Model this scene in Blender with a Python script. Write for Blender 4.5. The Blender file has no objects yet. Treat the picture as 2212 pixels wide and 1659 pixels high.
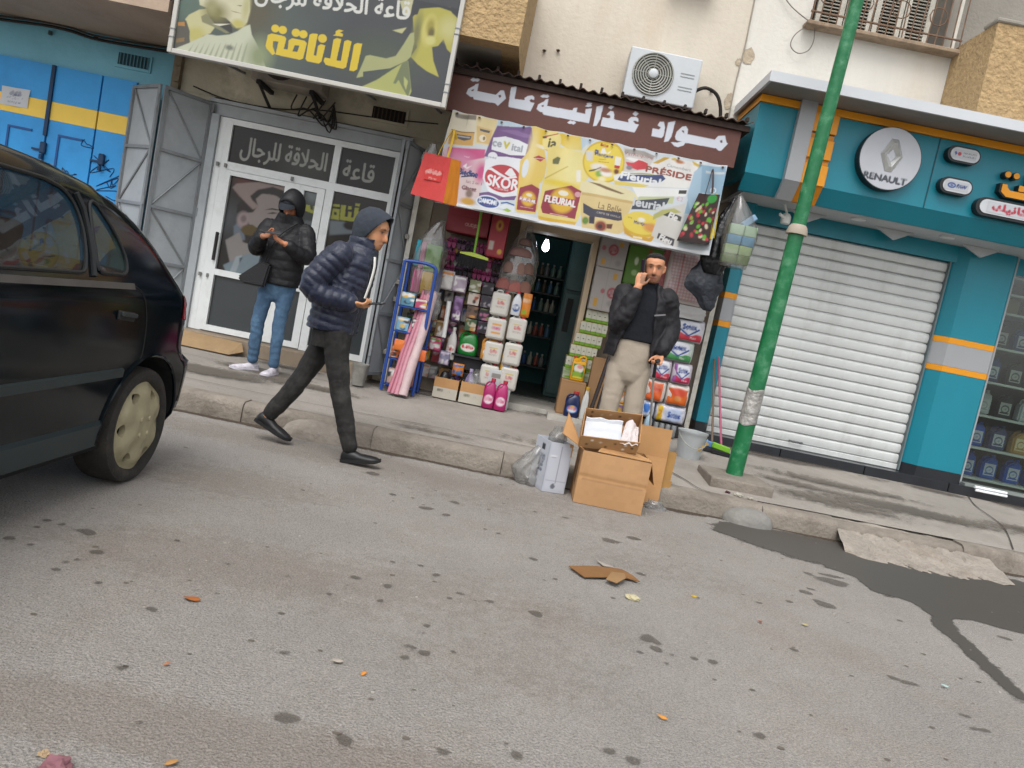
import bpy, bmesh, math, random
import numpy as np
from mathutils import Vector, Matrix, noise as mnoise
from mathutils.geometry import delaunay_2d_cdt
D = bpy.data
S = bpy.context.scene
COL = S.collection
PI = math.pi
rnd = random.Random(7)
# ------------------------------------------------------------------ camera, sky, sun, exposure
cam = D.cameras.new('camera')
cam.sensor_width = 36.0
cam.lens = 36.0 * 1665 / 2212
cam.clip_start = 0.05
cam.clip_end = 400
cam_o = D.objects.new('camera', cam)
COL.objects.link(cam_o)
_p, _r = math.radians(5.5), math.radians(11.5)
_f = Vector((0, math.cos(_p), -math.sin(_p)))
_r0 = Vector((1, 0, 0))
_u0 = _r0.cross(_f)
_R = _r0 * math.cos(_r) + _u0 * math.sin(_r)
_U = _u0 * math.cos(_r) - _r0 * math.sin(_r)
cam_o.matrix_world = Matrix(((_R.x, _U.x, -_f.x, 0), (_R.y, _U.y, -_f.y, 0), (_R.z, _U.z, -_f.z, 1.25), (0, 0, 0, 1)))
S.camera = cam_o
SUN_EL, SUN_AZ = math.radians(58), math.radians(195)      # overcast: a very soft sun behind the camera
w = D.worlds.new('World')
S.world = w
w.use_nodes = True
wt = w.node_tree
bg = wt.nodes['Background']
sky = wt.nodes.new('ShaderNodeTexSky')
sky.sky_type = 'NISHITA'
sky.sun_disc = False
sky.sun_elevation = SUN_EL
sky.sun_rotation = SUN_AZ
sky.dust_density = 3.0
hs = wt.nodes.new('ShaderNodeHueSaturation')
hs.inputs['Saturation'].default_value = 0.18
wt.links.new(sky.outputs[0], hs.inputs['Color'])
wt.links.new(hs.outputs[0], bg.inputs['Color'])
bg.inputs['Strength'].default_value = 0.15
sun = D.lights.new('sun', 'SUN')
sun.energy = 0.6
sun.angle = math.radians(36)
sun.color = (1.0, 0.985, 0.965)
sun_o = D.objects.new('sun', sun)
COL.objects.link(sun_o)
_d = Vector((math.sin(SUN_AZ) * math.cos(SUN_EL), math.cos(SUN_AZ) * math.cos(SUN_EL), math.sin(SUN_EL)))
sun_o.rotation_euler = _d.to_track_quat('Z', 'Y').to_euler()
sun_o.location = (0, -3, 12)
S.view_settings.view_transform = 'Standard'
S.view_settings.look = 'None'
S.view_settings.gamma = 1.0
S.view_settings.use_curve_mapping = False
S.view_settings.exposure = 1.0
S.render.engine = 'CYCLES'
# ------------------------------------------------------------------ helpers
ORD = 'first second third fourth fifth sixth seventh eighth ninth tenth eleventh twelfth thirteenth fourteenth fifteenth'.split()
def lin(h):
 h = h.lstrip('#')
 c = [int(h[i:i + 2], 16) / 255 for i in (0, 2, 4)]
 return tuple((x / 12.92 if x <= 0.04045 else ((x + 0.055) / 1.055) ** 2.4) for x in c)
MATS = {}
def mat(name, col, rough=0.7, metal=0.0, var=0.12, scale=6.0, bump=0.0, bscale=80.0, spec=0.4, stain=None, stain_amt=0.0,
  stain_scale=1.5, coat=0.0, streak=False, alpha=1.0, trans=0.0, fine=0.0, sheen=0.0, emit=0.0, stretch=None):
 """one Principled material with noise-driven tone, optional stains and relief"""
 if name in MATS:
  return MATS[name]
 m = D.materials.new(name)
 m.use_nodes = True
 nt = m.node_tree
 N, L = nt.nodes, nt.links
 b = N['Principled BSDF']
 c = lin(col) if isinstance(col, str) else col
 tc = N.new('ShaderNodeTexCoord')
 src = tc.outputs['Object']
 if stretch or streak:
  mp = N.new('ShaderNodeMapping')
  mp.inputs['Scale'].default_value = stretch or (1, 1, 0.18)
  L.new(src, mp.inputs['Vector'])
  srcs = mp.outputs[0]
 else:
  srcs = src
 n1 = N.new('ShaderNodeTexNoise')
 n1.inputs['Scale'].default_value = scale
 n1.inputs['Detail'].default_value = 6
 n1.inputs['Roughness'].default_value = 0.65
 L.new(srcs, n1.inputs['Vector'])
 rp = N.new('ShaderNodeValToRGB')
 rp.color_ramp.elements[0].position = 0.3
 rp.color_ramp.elements[1].position = 0.7
 lo = tuple(max(0, x * (1 - var)) for x in c)
 hi = tuple(min(1, x * (1 + var)) for x in c)
 rp.color_ramp.elements[0].color = (*lo, 1)
 rp.color_ramp.elements[1].color = (*hi, 1)
 L.new(n1.outputs['Fac'], rp.inputs['Fac'])
 out = rp.outputs['Color']
 if stain:
  n2 = N.new('ShaderNodeTexNoise')
  n2.inputs['Scale'].default_value = stain_scale
  n2.inputs['Detail'].default_value = 8
  n2.inputs['Roughness'].default_value = 0.7
  L.new(srcs, n2.inputs['Vector'])
  r2 = N.new('ShaderNodeValToRGB')
  r2.color_ramp.elements[0].position = 0.5
  r2.color_ramp.elements[1].position = 0.72
  r2.color_ramp.elements[0].color = (0, 0, 0, 1)
  r2.color_ramp.elements[1].color = (stain_amt,) * 3 + (1,)
  L.new(n2.outputs['Fac'], r2.inputs['Fac'])
  mx = N.new('ShaderNodeMix')
  mx.data_type = 'RGBA'
  L.new(r2.outputs['Color'], mx.inputs['Factor'])
  L.new(out, mx.inputs['A'])
  mx.inputs['B'].default_value = (*lin(stain), 1)
  out = mx.outputs['Result']
 if fine:
  n4 = N.new('ShaderNodeTexNoise')
  n4.inputs['Scale'].default_value = 190
  n4.inputs['Detail'].default_value = 2
  L.new(src, n4.inputs['Vector'])
  m4 = N.new('ShaderNodeMix')
  m4.data_type = 'RGBA'
  m4.blend_type = 'OVERLAY'
  m4.inputs['Factor'].default_value = fine
  L.new(out, m4.inputs['A'])
  L.new(n4.outputs['Color'], m4.inputs['B'])
  hsn = N.new('ShaderNodeRGBToBW')
  L.new(n4.outputs['Color'], hsn.inputs[0])
  L.new(hsn.outputs[0], m4.inputs['B'])
  out = m4.outputs['Result']
 L.new(out, b.inputs['Base Color'])
 b.inputs['Roughness'].default_value = rough
 b.inputs['Metallic'].default_value = metal
 b.inputs['Specular IOR Level'].default_value = spec
 b.inputs['Coat Weight'].default_value = coat
 b.inputs['Coat Roughness'].default_value = 0.05
 b.inputs['Alpha'].default_value = alpha
 b.inputs['Transmission Weight'].default_value = trans
 b.inputs['Sheen Weight'].default_value = sheen
 if emit:
  b.inputs['Emission Color'].default_value = (*c, 1)
  b.inputs['Emission Strength'].default_value = emit
 if bump:
  n3 = N.new('ShaderNodeTexNoise')
  n3.inputs['Scale'].default_value = bscale
  n3.inputs['Detail'].default_value = 6
  L.new(src, n3.inputs['Vector'])
  bp = N.new('ShaderNodeBump')
  bp.inputs['Strength'].default_value = bump
  bp.inputs['Distance'].default_value = 0.02
  L.new(n3.outputs['Fac'], bp.inputs['Height'])
  L.new(bp.outputs[0], b.inputs['Normal'])
 MATS[name] = m
 return m
def mat_print(name='print', rough=0.45, bump=0.0, spec=0.4, var=0.06, ink=0.62):
 """colour read from the mesh's own print (colour attribute), with slight tone wear"""
 if name in MATS:
  return MATS[name]
 m = D.materials.new(name)
 m.use_nodes = True
 N, L = m.node_tree.nodes, m.node_tree.links
 b = N['Principled BSDF']
 at = N.new('ShaderNodeVertexColor')
 at.layer_name = 'print'
 tc = N.new('ShaderNodeTexCoord')
 n1 = N.new('ShaderNodeTexNoise')
 n1.inputs['Scale'].default_value = 9
 n1.inputs['Detail'].default_value = 6
 L.new(tc.outputs['Object'], n1.inputs['Vector'])
 mr = N.new('ShaderNodeMapRange')
 mr.inputs['To Min'].default_value = ink * (1 - var)
 mr.inputs['To Max'].default_value = ink * (1 + var)
 L.new(n1.outputs['Fac'], mr.inputs['Value'])
 mx = N.new('ShaderNodeVectorMath')
 mx.operation = 'SCALE'
 L.new(at.outputs['Color'], mx.inputs[0])
 L.new(mr.outputs[0], mx.inputs['Scale'])
 L.new(mx.outputs[0], b.inputs['Base Color'])
 b.inputs['Roughness'].default_value = rough
 b.inputs['Specular IOR Level'].default_value = spec
 if bump:
  n3 = N.new('ShaderNodeTexNoise')
  n3.inputs['Scale'].default_value = 60
  L.new(tc.outputs['Object'], n3.inputs['Vector'])
  bp = N.new('ShaderNodeBump')
  bp.inputs['Strength'].default_value = bump
  bp.inputs['Distance'].default_value = 0.01
  L.new(n3.outputs['Fac'], bp.inputs['Height'])
  L.new(bp.outputs[0], b.inputs['Normal'])
 MATS[name] = m
 return m
def mat_glass(name, tint='#ffffff', rough=0.02, mixf=0.75, ior=1.45, refl=0.6):
 """thin pane: mostly see-through, reflecting by Fresnel"""
 if name in MATS:
  return MATS[name]
 m = D.materials.new(name)
 m.use_nodes = True
 N, L = m.node_tree.nodes, m.node_tree.links
 N.remove(N['Principled BSDF'])
 out = N['Material Output']
 t = N.new('ShaderNodeBsdfTransparent')
 t.inputs[0].default_value = (*lin(tint), 1)
 g = N.new('ShaderNodeBsdfGlossy')
 g.inputs['Roughness'].default_value = rough
 lw = N.new('ShaderNodeLayerWeight')
 lw.inputs['Blend'].default_value = 0.5
 pw = N.new('ShaderNodeMath')
 pw.operation = 'POWER'
 L.new(lw.outputs['Facing'], pw.inputs[0])
 pw.inputs[1].default_value = 4.0
 fr = N.new('ShaderNodeMapRange')
 fr.inputs['To Max'].default_value = refl
 fr.inputs['To Min'].default_value = ((ior - 1) / (ior + 1)) ** 2 * 1.5
 L.new(pw.outputs[0], fr.inputs['Value'])
 tc = N.new('ShaderNodeTexCoord')
 n = N.new('ShaderNodeTexNoise')
 n.inputs['Scale'].default_value = 3
 L.new(tc.outputs['Object'], n.inputs['Vector'])
 d = N.new('ShaderNodeBsdfDiffuse')
 d.inputs[0].default_value = (0.35, 0.34, 0.32, 1)
 mx0 = N.new('ShaderNodeMixShader')
 mr = N.new('ShaderNodeMapRange')
 mr.inputs['To Min'].default_value = 0.0
 mr.inputs['To Max'].default_value = (1 - mixf) * 0.6
 L.new(n.outputs['Fac'], mr.inputs['Value'])
 L.new(mr.outputs[0], mx0.inputs[0])
 L.new(t.outputs[0], mx0.inputs[1])
 L.new(d.outputs[0], mx0.inputs[2])
 mx = N.new('ShaderNodeMixShader')
 L.new(fr.outputs[0], mx.inputs[0])
 L.new(mx0.outputs[0], mx.inputs[1])
 L.new(g.outputs[0], mx.inputs[2])
 L.new(mx.outputs[0], out.inputs['Surface'])
 MATS[name] = m
 return m
def bm_new():
 return bmesh.new()
SPLIT = {'graffiti', 'jamb', 'bare_patch', 'lock', 'bracket', 'wall_bolt', 'wall_fitting', 'hinge', 'clip', 'interior_wall', 'shutter_rail', 'display_back', 'eyelet', 'floor_tile',
         'balcony_wall', 'louvre', 'rail_bar', 'pipe', 'side_slot', 'crease', 'print_mark'}
def islands(bm):
 seen, out = set(), []
 for v in bm.verts:
  if v in seen:
   continue
  st, comp = [v], []
  seen.add(v)
  while st:
   a = st.pop()
   comp.append(a)
   for e in a.link_edges:
    b = e.other_vert(a)
    if b not in seen:
     seen.add(b)
     st.append(b)
  out.append(comp)
 return out
def make(name, bm, mats, parent=None, smooth=False, kind=None, angle=None):
 if name in SPLIT:
  isl = islands(bm)
  if len(isl) > 1:
   o = None
   for comp in isl:
    b2 = bmesh.new()
    mp = {v: b2.verts.new(v.co) for v in comp}
    for f in {f for v in comp for f in v.link_faces}:
     g = b2.faces.new([mp[v] for v in f.verts])
     g.material_index = f.material_index
    o = make_one(name, b2, mats, parent, smooth, kind, angle)
   bm.free()
   return o
 return make_one(name, bm, mats, parent, smooth, kind, angle)
def make_one(name, bm, mats, parent=None, smooth=False, kind=None, angle=None):
 me = D.meshes.new(name)
 bmesh.ops.recalc_face_normals(bm, faces=bm.faces)
 if smooth:
  for f in bm.faces:
   f.smooth = True
 bm.to_mesh(me)
 bm.free()
 if smooth:
  me.set_sharp_from_angle(angle=math.radians(angle or 40))
 if not isinstance(mats, (list, tuple)):
  mats = [mats]
 for m in mats:
  me.materials.append(m)
 return link(name, me, parent, kind)
def link(name, me, parent=None, kind=None):
 o = D.objects.new(name, me)
 COL.objects.link(o)
 if parent is not None:
  o.parent = parent
  o.matrix_parent_inverse = parent.matrix_basis.inverted() if parent.parent is None else (parent.parent.matrix_basis @ parent.matrix_parent_inverse @ parent.matrix_basis).inverted()
 if kind:
  o['kind'] = kind
 return o
def thing(name, label, cat, loc=(0, 0, 0), group=None):
 o = D.objects.new(name, None)
 o.empty_display_size = 0.1
 COL.objects.link(o)
 o.location = loc
 o['label'] = label
 o['category'] = cat
 if group:
  o['group'] = group
 return o
def tag(o, label, cat, group=None):
 o['label'] = label
 o['category'] = cat
 if group:
  o['group'] = group
 return o
def dup(root, delta, rotz=0.0, label=None, group=None):
 """copy of a thing with its parts and sub-parts, moved by delta"""
 def rec(o, par):
  c = o.copy()
  COL.objects.link(c)
  if par is not None:
   inv = o.matrix_parent_inverse.copy()
   c.parent = par
   c.matrix_parent_inverse = inv
  for ch in list(o.children):
   rec(ch, c)
  return c
 r = rec(root, None)
 r.location = Vector(root.location) + Vector(delta)
 r.rotation_euler = (0, 0, root.rotation_euler.z + rotz)
 if label:
  r['label'] = label
 if group:
  r['group'] = group
 return r
def box(bm, x0, x1, y0, y1, z0, z1, mi=0, bev=0.0, seg=1):
 co = [(x0, y0, z0), (x1, y0, z0), (x1, y1, z0), (x0, y1, z0), (x0, y0, z1), (x1, y0, z1), (x1, y1, z1), (x0, y1, z1)]
 v = [bm.verts.new(c) for c in co]
 fs = []
 for q in ((0, 3, 2, 1), (4, 5, 6, 7), (0, 1, 5, 4), (1, 2, 6, 5), (2, 3, 7, 6), (3, 0, 4, 7)):
  f = bm.faces.new([v[i] for i in q])
  f.material_index = mi
  fs.append(f)
 if bev > 0:
  es = list({e for f in fs for e in f.edges})
  r = bmesh.ops.bevel(bm, geom=es, offset=bev, segments=seg, affect='EDGES', profile=0.5)
  for f in r['faces']:
   f.material_index = mi
 return v
def obox(bm, c, ax, ay, az, mi=0, bev=0.0, seg=1):
 """box by centre and three half-axis vectors"""
 c, ax, ay, az = map(Vector, (c, ax, ay, az))
 v = [bm.verts.new(c + sx * ax + sy * ay + sz * az) for sz in (-1, 1) for sx, sy in ((-1, -1), (1, -1), (1, 1), (-1, 1))]
 fs = []
 for q in ((0, 3, 2, 1), (4, 5, 6, 7), (0, 1, 5, 4), (1, 2, 6, 5), (2, 3, 7, 6), (3, 0, 4, 7)):
  f = bm.faces.new([v[i] for i in q])
  f.material_index = mi
  fs.append(f)
 if bev > 0:
  es = list({e for f in fs for e in f.edges})
  r = bmesh.ops.bevel(bm, geom=es, offset=bev, segments=seg, affect='EDGES', profile=0.5)
  for f in r['faces']:
   f.material_index = mi
def prism(bm, pts, a0, a1, axis='y', mi=0):
 """polygon pts extruded from a0 to a1 along an axis; pts are (x,z) for y, (y,z) for x, (x,y) for z"""
 def P(p, a):
  return {'y': (p[0], a, p[1]), 'x': (a, p[0], p[1]), 'z': (p[0], p[1], a)}[axis]
 A = [bm.verts.new(P(p, a0)) for p in pts]
 B = [bm.verts.new(P(p, a1)) for p in pts]
 n = len(pts)
 fs = [bm.faces.new(A), bm.faces.new(B[::-1])]
 for i in range(n):
  fs.append(bm.faces.new([A[i], B[i], B[(i + 1) % n], A[(i + 1) % n]]))
 for f in fs:
  f.material_index = mi
 return fs
def loft(bm, rings, closed=True, cap=True, mi=0):
 V = [[bm.verts.new(p) for p in r] for r in rings]
 n = len(rings[0])
 for a, b in zip(V[:-1], V[1:]):
  for i in range(n if closed else n - 1):
   j = (i + 1) % n
   f = bm.faces.new([a[i], a[j], b[j], b[i]])
   f.material_index = mi
 if cap and closed:
  f = bm.faces.new(V[0][::-1]); f.material_index = mi
  f = bm.faces.new(V[-1]); f.material_index = mi
 return V
def frames(pts):
 pts = [Vector(p) for p in pts]
 T = []
 for i in range(len(pts)):
  a = pts[max(0, i - 1)]
  b = pts[min(len(pts) - 1, i + 1)]
  T.append((b - a).normalized())
 return pts, T
def tube(bm, path, r, n=8, mi=0, side=None, flat=1.0, cap=True):
 pts, T = frames(path)
 if not isinstance(r, (list, tuple)):
  r = [r] * len(pts)
 s = Vector(side) if side is not None else (Vector((0, 0, 1)) if abs(T[0].z) < 0.9 else Vector((1, 0, 0)))
 rings = []
 for p, t, rr in zip(pts, T, r):
  a = (s - t * s.dot(t)).normalized()
  b = t.cross(a)
  if side is None:
   s = a
  rings.append([p + a * (rr * flat * math.cos(2 * PI * k / n)) + b * (rr * math.sin(2 * PI * k / n)) for k in range(n)])
 loft(bm, rings, True, cap, mi)
def lathe(bm, prof, c, n=16, mi=0, sx=1.0, sy=1.0, cap=True):
 rings = [[(c[0] + r * sx * math.cos(2 * PI * k / n), c[1] + r * sy * math.sin(2 * PI * k / n), c[2] + z) for k in range(n)] for r, z in prof]
 loft(bm, rings, True, cap, mi)
def catmull(pts, n=6):
 P = [Vector(p) for p in pts]
 out = []
 for i in range(len(P) - 1):
  p0, p1, p2, p3 = P[max(0, i - 1)], P[i], P[i + 1], P[min(len(P) - 1, i + 2)]
  for k in range(n):
   t = k / n
   out.append(0.5 * ((2 * p1) + (p2 - p0) * t + (2 * p0 - 5 * p1 + 4 * p2 - p3) * t * t + (3 * p1 - p0 - 3 * p2 + p3) * t ** 3))
 out.append(P[-1])
 return out
def grid_mesh(fn, nu, nv):
 """open sheet from fn(u,v)"""
 bm = bm_new()
 V = [[bm.verts.new(fn(i / nu, j / nv)) for i in range(nu + 1)] for j in range(nv + 1)]
 for j in range(nv):
  for i in range(nu):
   bm.faces.new([V[j][i], V[j][i + 1], V[j + 1][i + 1], V[j + 1][i]])
 return bm
# ------------------------------------------------------------------ lettering
AR = {'ا': (0xFE8D, 0xFE8E), 'أ': (0xFE83, 0xFE84), 'ب': (0xFE8F, 0xFE90, 0xFE91, 0xFE92), 'ة': (0xFE93, 0xFE94), 'ج': (0xFE9D, 0xFE9E, 0xFE9F, 0xFEA0),
      'ح': (0xFEA1, 0xFEA2, 0xFEA3, 0xFEA4), 'د': (0xFEA9, 0xFEAA), 'ر': (0xFEAD, 0xFEAE), 'ع': (0xFEC9, 0xFECA, 0xFECB, 0xFECC),
      'ق': (0xFED5, 0xFED6, 0xFED7, 0xFED8), 'ل': (0xFEDD, 0xFEDE, 0xFEDF, 0xFEE0), 'م': (0xFEE1, 0xFEE2, 0xFEE3, 0xFEE4), 'ن': (0xFEE5, 0xFEE6, 0xFEE7, 0xFEE8),
      'و': (0xFEED, 0xFEEE), 'ي': (0xFEF1, 0xFEF2, 0xFEF3, 0xFEF4), 'س': (0xFEB1, 0xFEB2, 0xFEB3, 0xFEB4), 'ف': (0xFED1, 0xFED2, 0xFED3, 0xFED4),
      'ك': (0xFED9, 0xFEDA, 0xFEDB, 0xFEDC), 'ت': (0xFE95, 0xFE96, 0xFE97, 0xFE98), 'ه': (0xFEE9, 0xFEEA, 0xFEEB, 0xFEEC)}
def arabic(s):
 s = s.replace('لا', '\ufefb').replace('لأ', '\ufef7')
 out, prev = [], False
 for i, ch in enumerate(s):
  if ch in '\ufefb\ufef7':
   out.append(chr(ord(ch) + (1 if prev else 0)))
   prev = False
   continue
  f = AR.get(ch)
  if not f:
   out.append(ch)
   prev = False
   continue
  nxt = i + 1 < len(s) and (s[i + 1] in AR or s[i + 1] in '\ufefb\ufef7')
  dual = len(f) == 4
  k = 3 if (prev and nxt and dual) else 1 if prev else 2 if (nxt and dual) else 0
  out.append(chr(f[k]))
  prev = dual
 return ''.join(reversed(out))
_TX = {}
def text_tris(s):
 """flat triangles of a word, unit height 1, centred on x, baseline 0"""
 if s in _TX:
  return _TX[s]
 t = arabic(s) if any(ord(c) > 0x600 for c in s) else s
 c = D.curves.new('word', 'FONT')
 c.body = t
 c.size = 1.0
 c.resolution_u = 3
 o = D.objects.new('word', c)
 COL.objects.link(o)
 bpy.context.view_layer.update()
 me = D.meshes.new_from_object(o.evaluated_get(bpy.context.evaluated_depsgraph_get()))
 me.calc_loop_triangles()
 v = np.array([q.co[:2] for q in me.vertices]) if len(me.vertices) else np.zeros((0, 2))
 tr = np.array([q.vertices[:] for q in me.loop_triangles], dtype=int) if len(me.loop_triangles) else np.zeros((0, 3), int)
 D.objects.remove(o)
 D.curves.remove(c)
 D.meshes.remove(me)
 if len(v):
  v[:, 0] -= (v[:, 0].min() + v[:, 0].max()) / 2
  y0, y1 = v[:, 1].min(), v[:, 1].max()
  v[:, 1] = (v[:, 1] - (y0 + y1) / 2) / max(1e-6, y1 - y0)
  v[:, 0] = v[:, 0] / max(1e-6, y1 - y0)
 _TX[s] = (v, tr)
 return _TX[s]
# ------------------------------------------------------------------ flat print painted on a fine grid mesh
class Print:
 def __init__(s, w, h, res=140, bg='#ffffff', o=(0, 0)):
  s.w, s.h, s.o = w, h, o
  s.nx, s.ny = max(2, int(w * res)), max(2, int(h * res))
  s.a = np.empty((s.ny, s.nx, 3))
  s.a[:] = lin(bg)
  u = (np.arange(s.nx)) / (s.nx - 1) * w + o[0]
  v = (np.arange(s.ny)) / (s.ny - 1) * h + o[1]
  s.X, s.Y = np.meshgrid(u, v)
  s.px = w / (s.nx - 1)
 def blend(s, m, col):
  c = np.array(lin(col) if isinstance(col, str) else col)
  s.a = s.a * (1 - m[..., None]) + c * m[..., None]
 def ell(s, cx, cy, rx, ry, col, soft=0.0, rot=0.0, a=1.0):
  dx, dy = s.X - cx, s.Y - cy
  c, n = math.cos(rot), math.sin(rot)
  q = np.sqrt(((dx * c + dy * n) / rx) ** 2 + ((-dx * n + dy * c) / ry) ** 2)
  sf = max(soft, s.px / min(rx, ry))
  s.blend(a * np.clip((1 + sf / 2 - q) / sf, 0, 1), col)
 def mask(s, pts, holes=()):
  def inside(X, Y, p):
   r = np.zeros(X.shape, bool)
   n = len(p)
   for i in range(n):
    x0, y0 = p[i]
    x1, y1 = p[(i + 1) % n]
    if y0 == y1:
     continue
    c = ((y0 > Y) != (y1 > Y)) & (X < (x1 - x0) * (Y - y0) / (y1 - y0) + x0)
    r ^= c
   return r
  acc = np.zeros(s.X.shape)
  xs, ys = [p[0] for p in pts], [p[1] for p in pts]
  i0, i1 = max(0, int((min(xs) - s.o[0]) / s.px) - 1), max(0, int((max(xs) - s.o[0]) / s.px) + 3)
  j0, j1 = max(0, int((min(ys) - s.o[1]) / s.px) - 1), max(0, int((max(ys) - s.o[1]) / s.px) + 3)
  sl = (slice(j0, j1), slice(i0, i1))
  if s.X[sl].size == 0:
   return acc
  for dx, dy in ((-.25, -.25), (.25, -.25), (-.25, .25), (.25, .25)):
   X, Y = s.X[sl] + dx * s.px, s.Y[sl] + dy * s.px
   r = inside(X, Y, pts)
   for h in holes:
    r &= ~inside(X, Y, h)
   acc[sl] += r
  return acc / 4
 def poly(s, pts, col, soft=0, holes=(), a=1.0):
  m = s.mask(pts, holes)
  for _ in range(int(soft)):
   m = blur(m)
  s.blend(m * a, col)
 def rect(s, x0, x1, y0, y1, col, a=1.0):
  s.poly([(x0, y0), (x1, y0), (x1, y1), (x0, y1)], col, a=a)
 def text(s, t, cx, cy, h, col, bold=0, rot=0.0, w=None, slant=0.0, a=1.0):
  v, tr = text_tris(t)
  if not len(tr):
   return
  sx = h if w is None else w / max(1e-6, v[:, 0].max() - v[:, 0].min())
  p = np.stack([v[:, 0] * sx + slant * v[:, 1] * h, v[:, 1] * h], 1)
  c, n = math.cos(rot), math.sin(rot)
  p = np.stack([p[:, 0] * c - p[:, 1] * n + cx, p[:, 0] * n + p[:, 1] * c + cy], 1)
  m = np.zeros(s.X.shape)
  for t3 in tr:
   q = p[t3]
   i0 = max(0, int((q[:, 0].min() - s.o[0]) / s.px) - 1); i1 = min(s.nx, int((q[:, 0].max() - s.o[0]) / s.px) + 3)
   j0 = max(0, int((q[:, 1].min() - s.o[1]) / s.px) - 1); j1 = min(s.ny, int((q[:, 1].max() - s.o[1]) / s.px) + 3)
   if i0 >= i1 or j0 >= j1:
    continue
   X, Y = s.X[j0:j1, i0:i1], s.Y[j0:j1, i0:i1]
   acc = 0
   (ax, ay), (bx, by), (cx_, cy_) = q
   ar = (bx - ax) * (cy_ - ay) - (cx_ - ax) * (by - ay)
   if abs(ar) < 1e-12:
    continue
   sg = 1 if ar > 0 else -1
   for ox, oy in ((-.25, -.25), (.25, -.25), (-.25, .25), (.25, .25)):
    x, y = X + ox * s.px, Y + oy * s.px
    e = (sg * ((bx - ax) * (y - ay) - (x - ax) * (by - ay)) >= 0) & (sg * ((cx_ - bx) * (y - by) - (x - bx) * (cy_ - by)) >= 0) & (sg * ((ax - cx_) * (y - cy_) - (x - cx_) * (ay - cy_)) >= 0)
    acc = acc + e
   m[j0:j1, i0:i1] = np.minimum(1, m[j0:j1, i0:i1] + acc / 4)
  for _ in range(bold):
   k = m.copy()
   k[1:] = np.maximum(k[1:], m[:-1]); k[:-1] = np.maximum(k[:-1], m[1:])
   k[:, 1:] = np.maximum(k[:, 1:], m[:, :-1]); k[:, :-1] = np.maximum(k[:, :-1], m[:, 1:])
   m = k
  s.blend(m * a, col)
 def speckle(s, amt, seed=1, cell=1):
  r = np.random.RandomState(seed)
  n = r.rand(s.ny // cell + 2, s.nx // cell + 2)
  n = np.kron(n, np.ones((cell, cell)))[:s.ny, :s.nx]
  s.a *= (1 + amt * (n - 0.5))[..., None]
 def mesh(s, name, fn, parent=None, m=None, kind=None):
  """fn(X,Y) -> (x,y,z) arrays"""
  x, y, z = fn(s.X, s.Y)
  co = np.stack([x, y, z], -1).reshape(-1, 3)
  idx = np.arange(s.nx * s.ny).reshape(s.ny, s.nx)
  q = np.stack([idx[:-1, :-1], idx[:-1, 1:], idx[1:, 1:], idx[1:, :-1]], -1).reshape(-1, 4)
  me = D.meshes.new(name)
  me.from_pydata(co.tolist(), [], q.tolist())
  at = me.color_attributes.new('print', 'FLOAT_COLOR', 'POINT')
  rgba = np.ones((s.nx * s.ny, 4))
  rgba[:, :3] = np.clip(s.a.reshape(-1, 3), 0, 1)
  at.data.foreach_set('color', rgba.ravel())
  me.polygons.foreach_set('use_smooth', [True] * len(me.polygons))
  me.materials.append(m or mat_print())
  return link(name, me, parent, kind)
def blur(m):
 k = np.pad(m, 1, mode='edge')
 return (k[:-2, 1:-1] + k[2:, 1:-1] + k[1:-1, :-2] + k[1:-1, 2:] + 2 * k[1:-1, 1:-1]) / 6
def flat_at(y):
 return lambda X, Y: (X, np.full_like(X, y), Y)
def mat_decal(name, col, rough, spec=0.4, strength=1.0):
 """a stain that lies on the surface below and fades out at its ragged edge"""
 m = D.materials.new(name)
 m.use_nodes = True
 N, L = m.node_tree.nodes, m.node_tree.links
 b = N['Principled BSDF']
 at = N.new('ShaderNodeVertexColor')
 at.layer_name = 'print'
 bw = N.new('ShaderNodeRGBToBW')
 L.new(at.outputs['Color'], bw.inputs[0])
 tc = N.new('ShaderNodeTexCoord')
 n = N.new('ShaderNodeTexNoise')
 n.inputs['Scale'].default_value = 14
 n.inputs['Detail'].default_value = 9
 n.inputs['Roughness'].default_value = 0.75
 L.new(tc.outputs['Object'], n.inputs['Vector'])
 ad = N.new('ShaderNodeMath')
 ad.operation = 'MULTIPLY_ADD'
 L.new(n.outputs['Fac'], ad.inputs[0])
 ad.inputs[1].default_value = 2.2
 ad.inputs[2].default_value = -1.1
 su = N.new('ShaderNodeMath')
 su.operation = 'MULTIPLY_ADD'
 L.new(bw.outputs[0], su.inputs[0])
 su.inputs[1].default_value = 1.6
 L.new(ad.outputs[0], su.inputs[2])
 mr = N.new('ShaderNodeMapRange')
 mr.inputs['From Min'].default_value = 0.35
 mr.inputs['From Max'].default_value = 0.75
 mr.inputs['To Max'].default_value = strength
 L.new(su.outputs[0], mr.inputs['Value'])
 L.new(mr.outputs[0], b.inputs['Alpha'])
 n2 = N.new('ShaderNodeTexNoise')
 n2.inputs['Scale'].default_value = 180
 L.new(tc.outputs['Object'], n2.inputs['Vector'])
 rp = N.new('ShaderNodeValToRGB')
 c = lin(col)
 rp.color_ramp.elements[0].color = (*[q * 0.7 for q in c], 1)
 rp.color_ramp.elements[1].color = (*[q * 1.3 for q in c], 1)
 L.new(n2.outputs['Fac'], rp.inputs['Fac'])
 L.new(rp.outputs[0], b.inputs['Base Color'])
 b.inputs['Roughness'].default_value = rough
 b.inputs['Specular IOR Level'].default_value = spec
 MATS[name] = m
 return m
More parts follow.
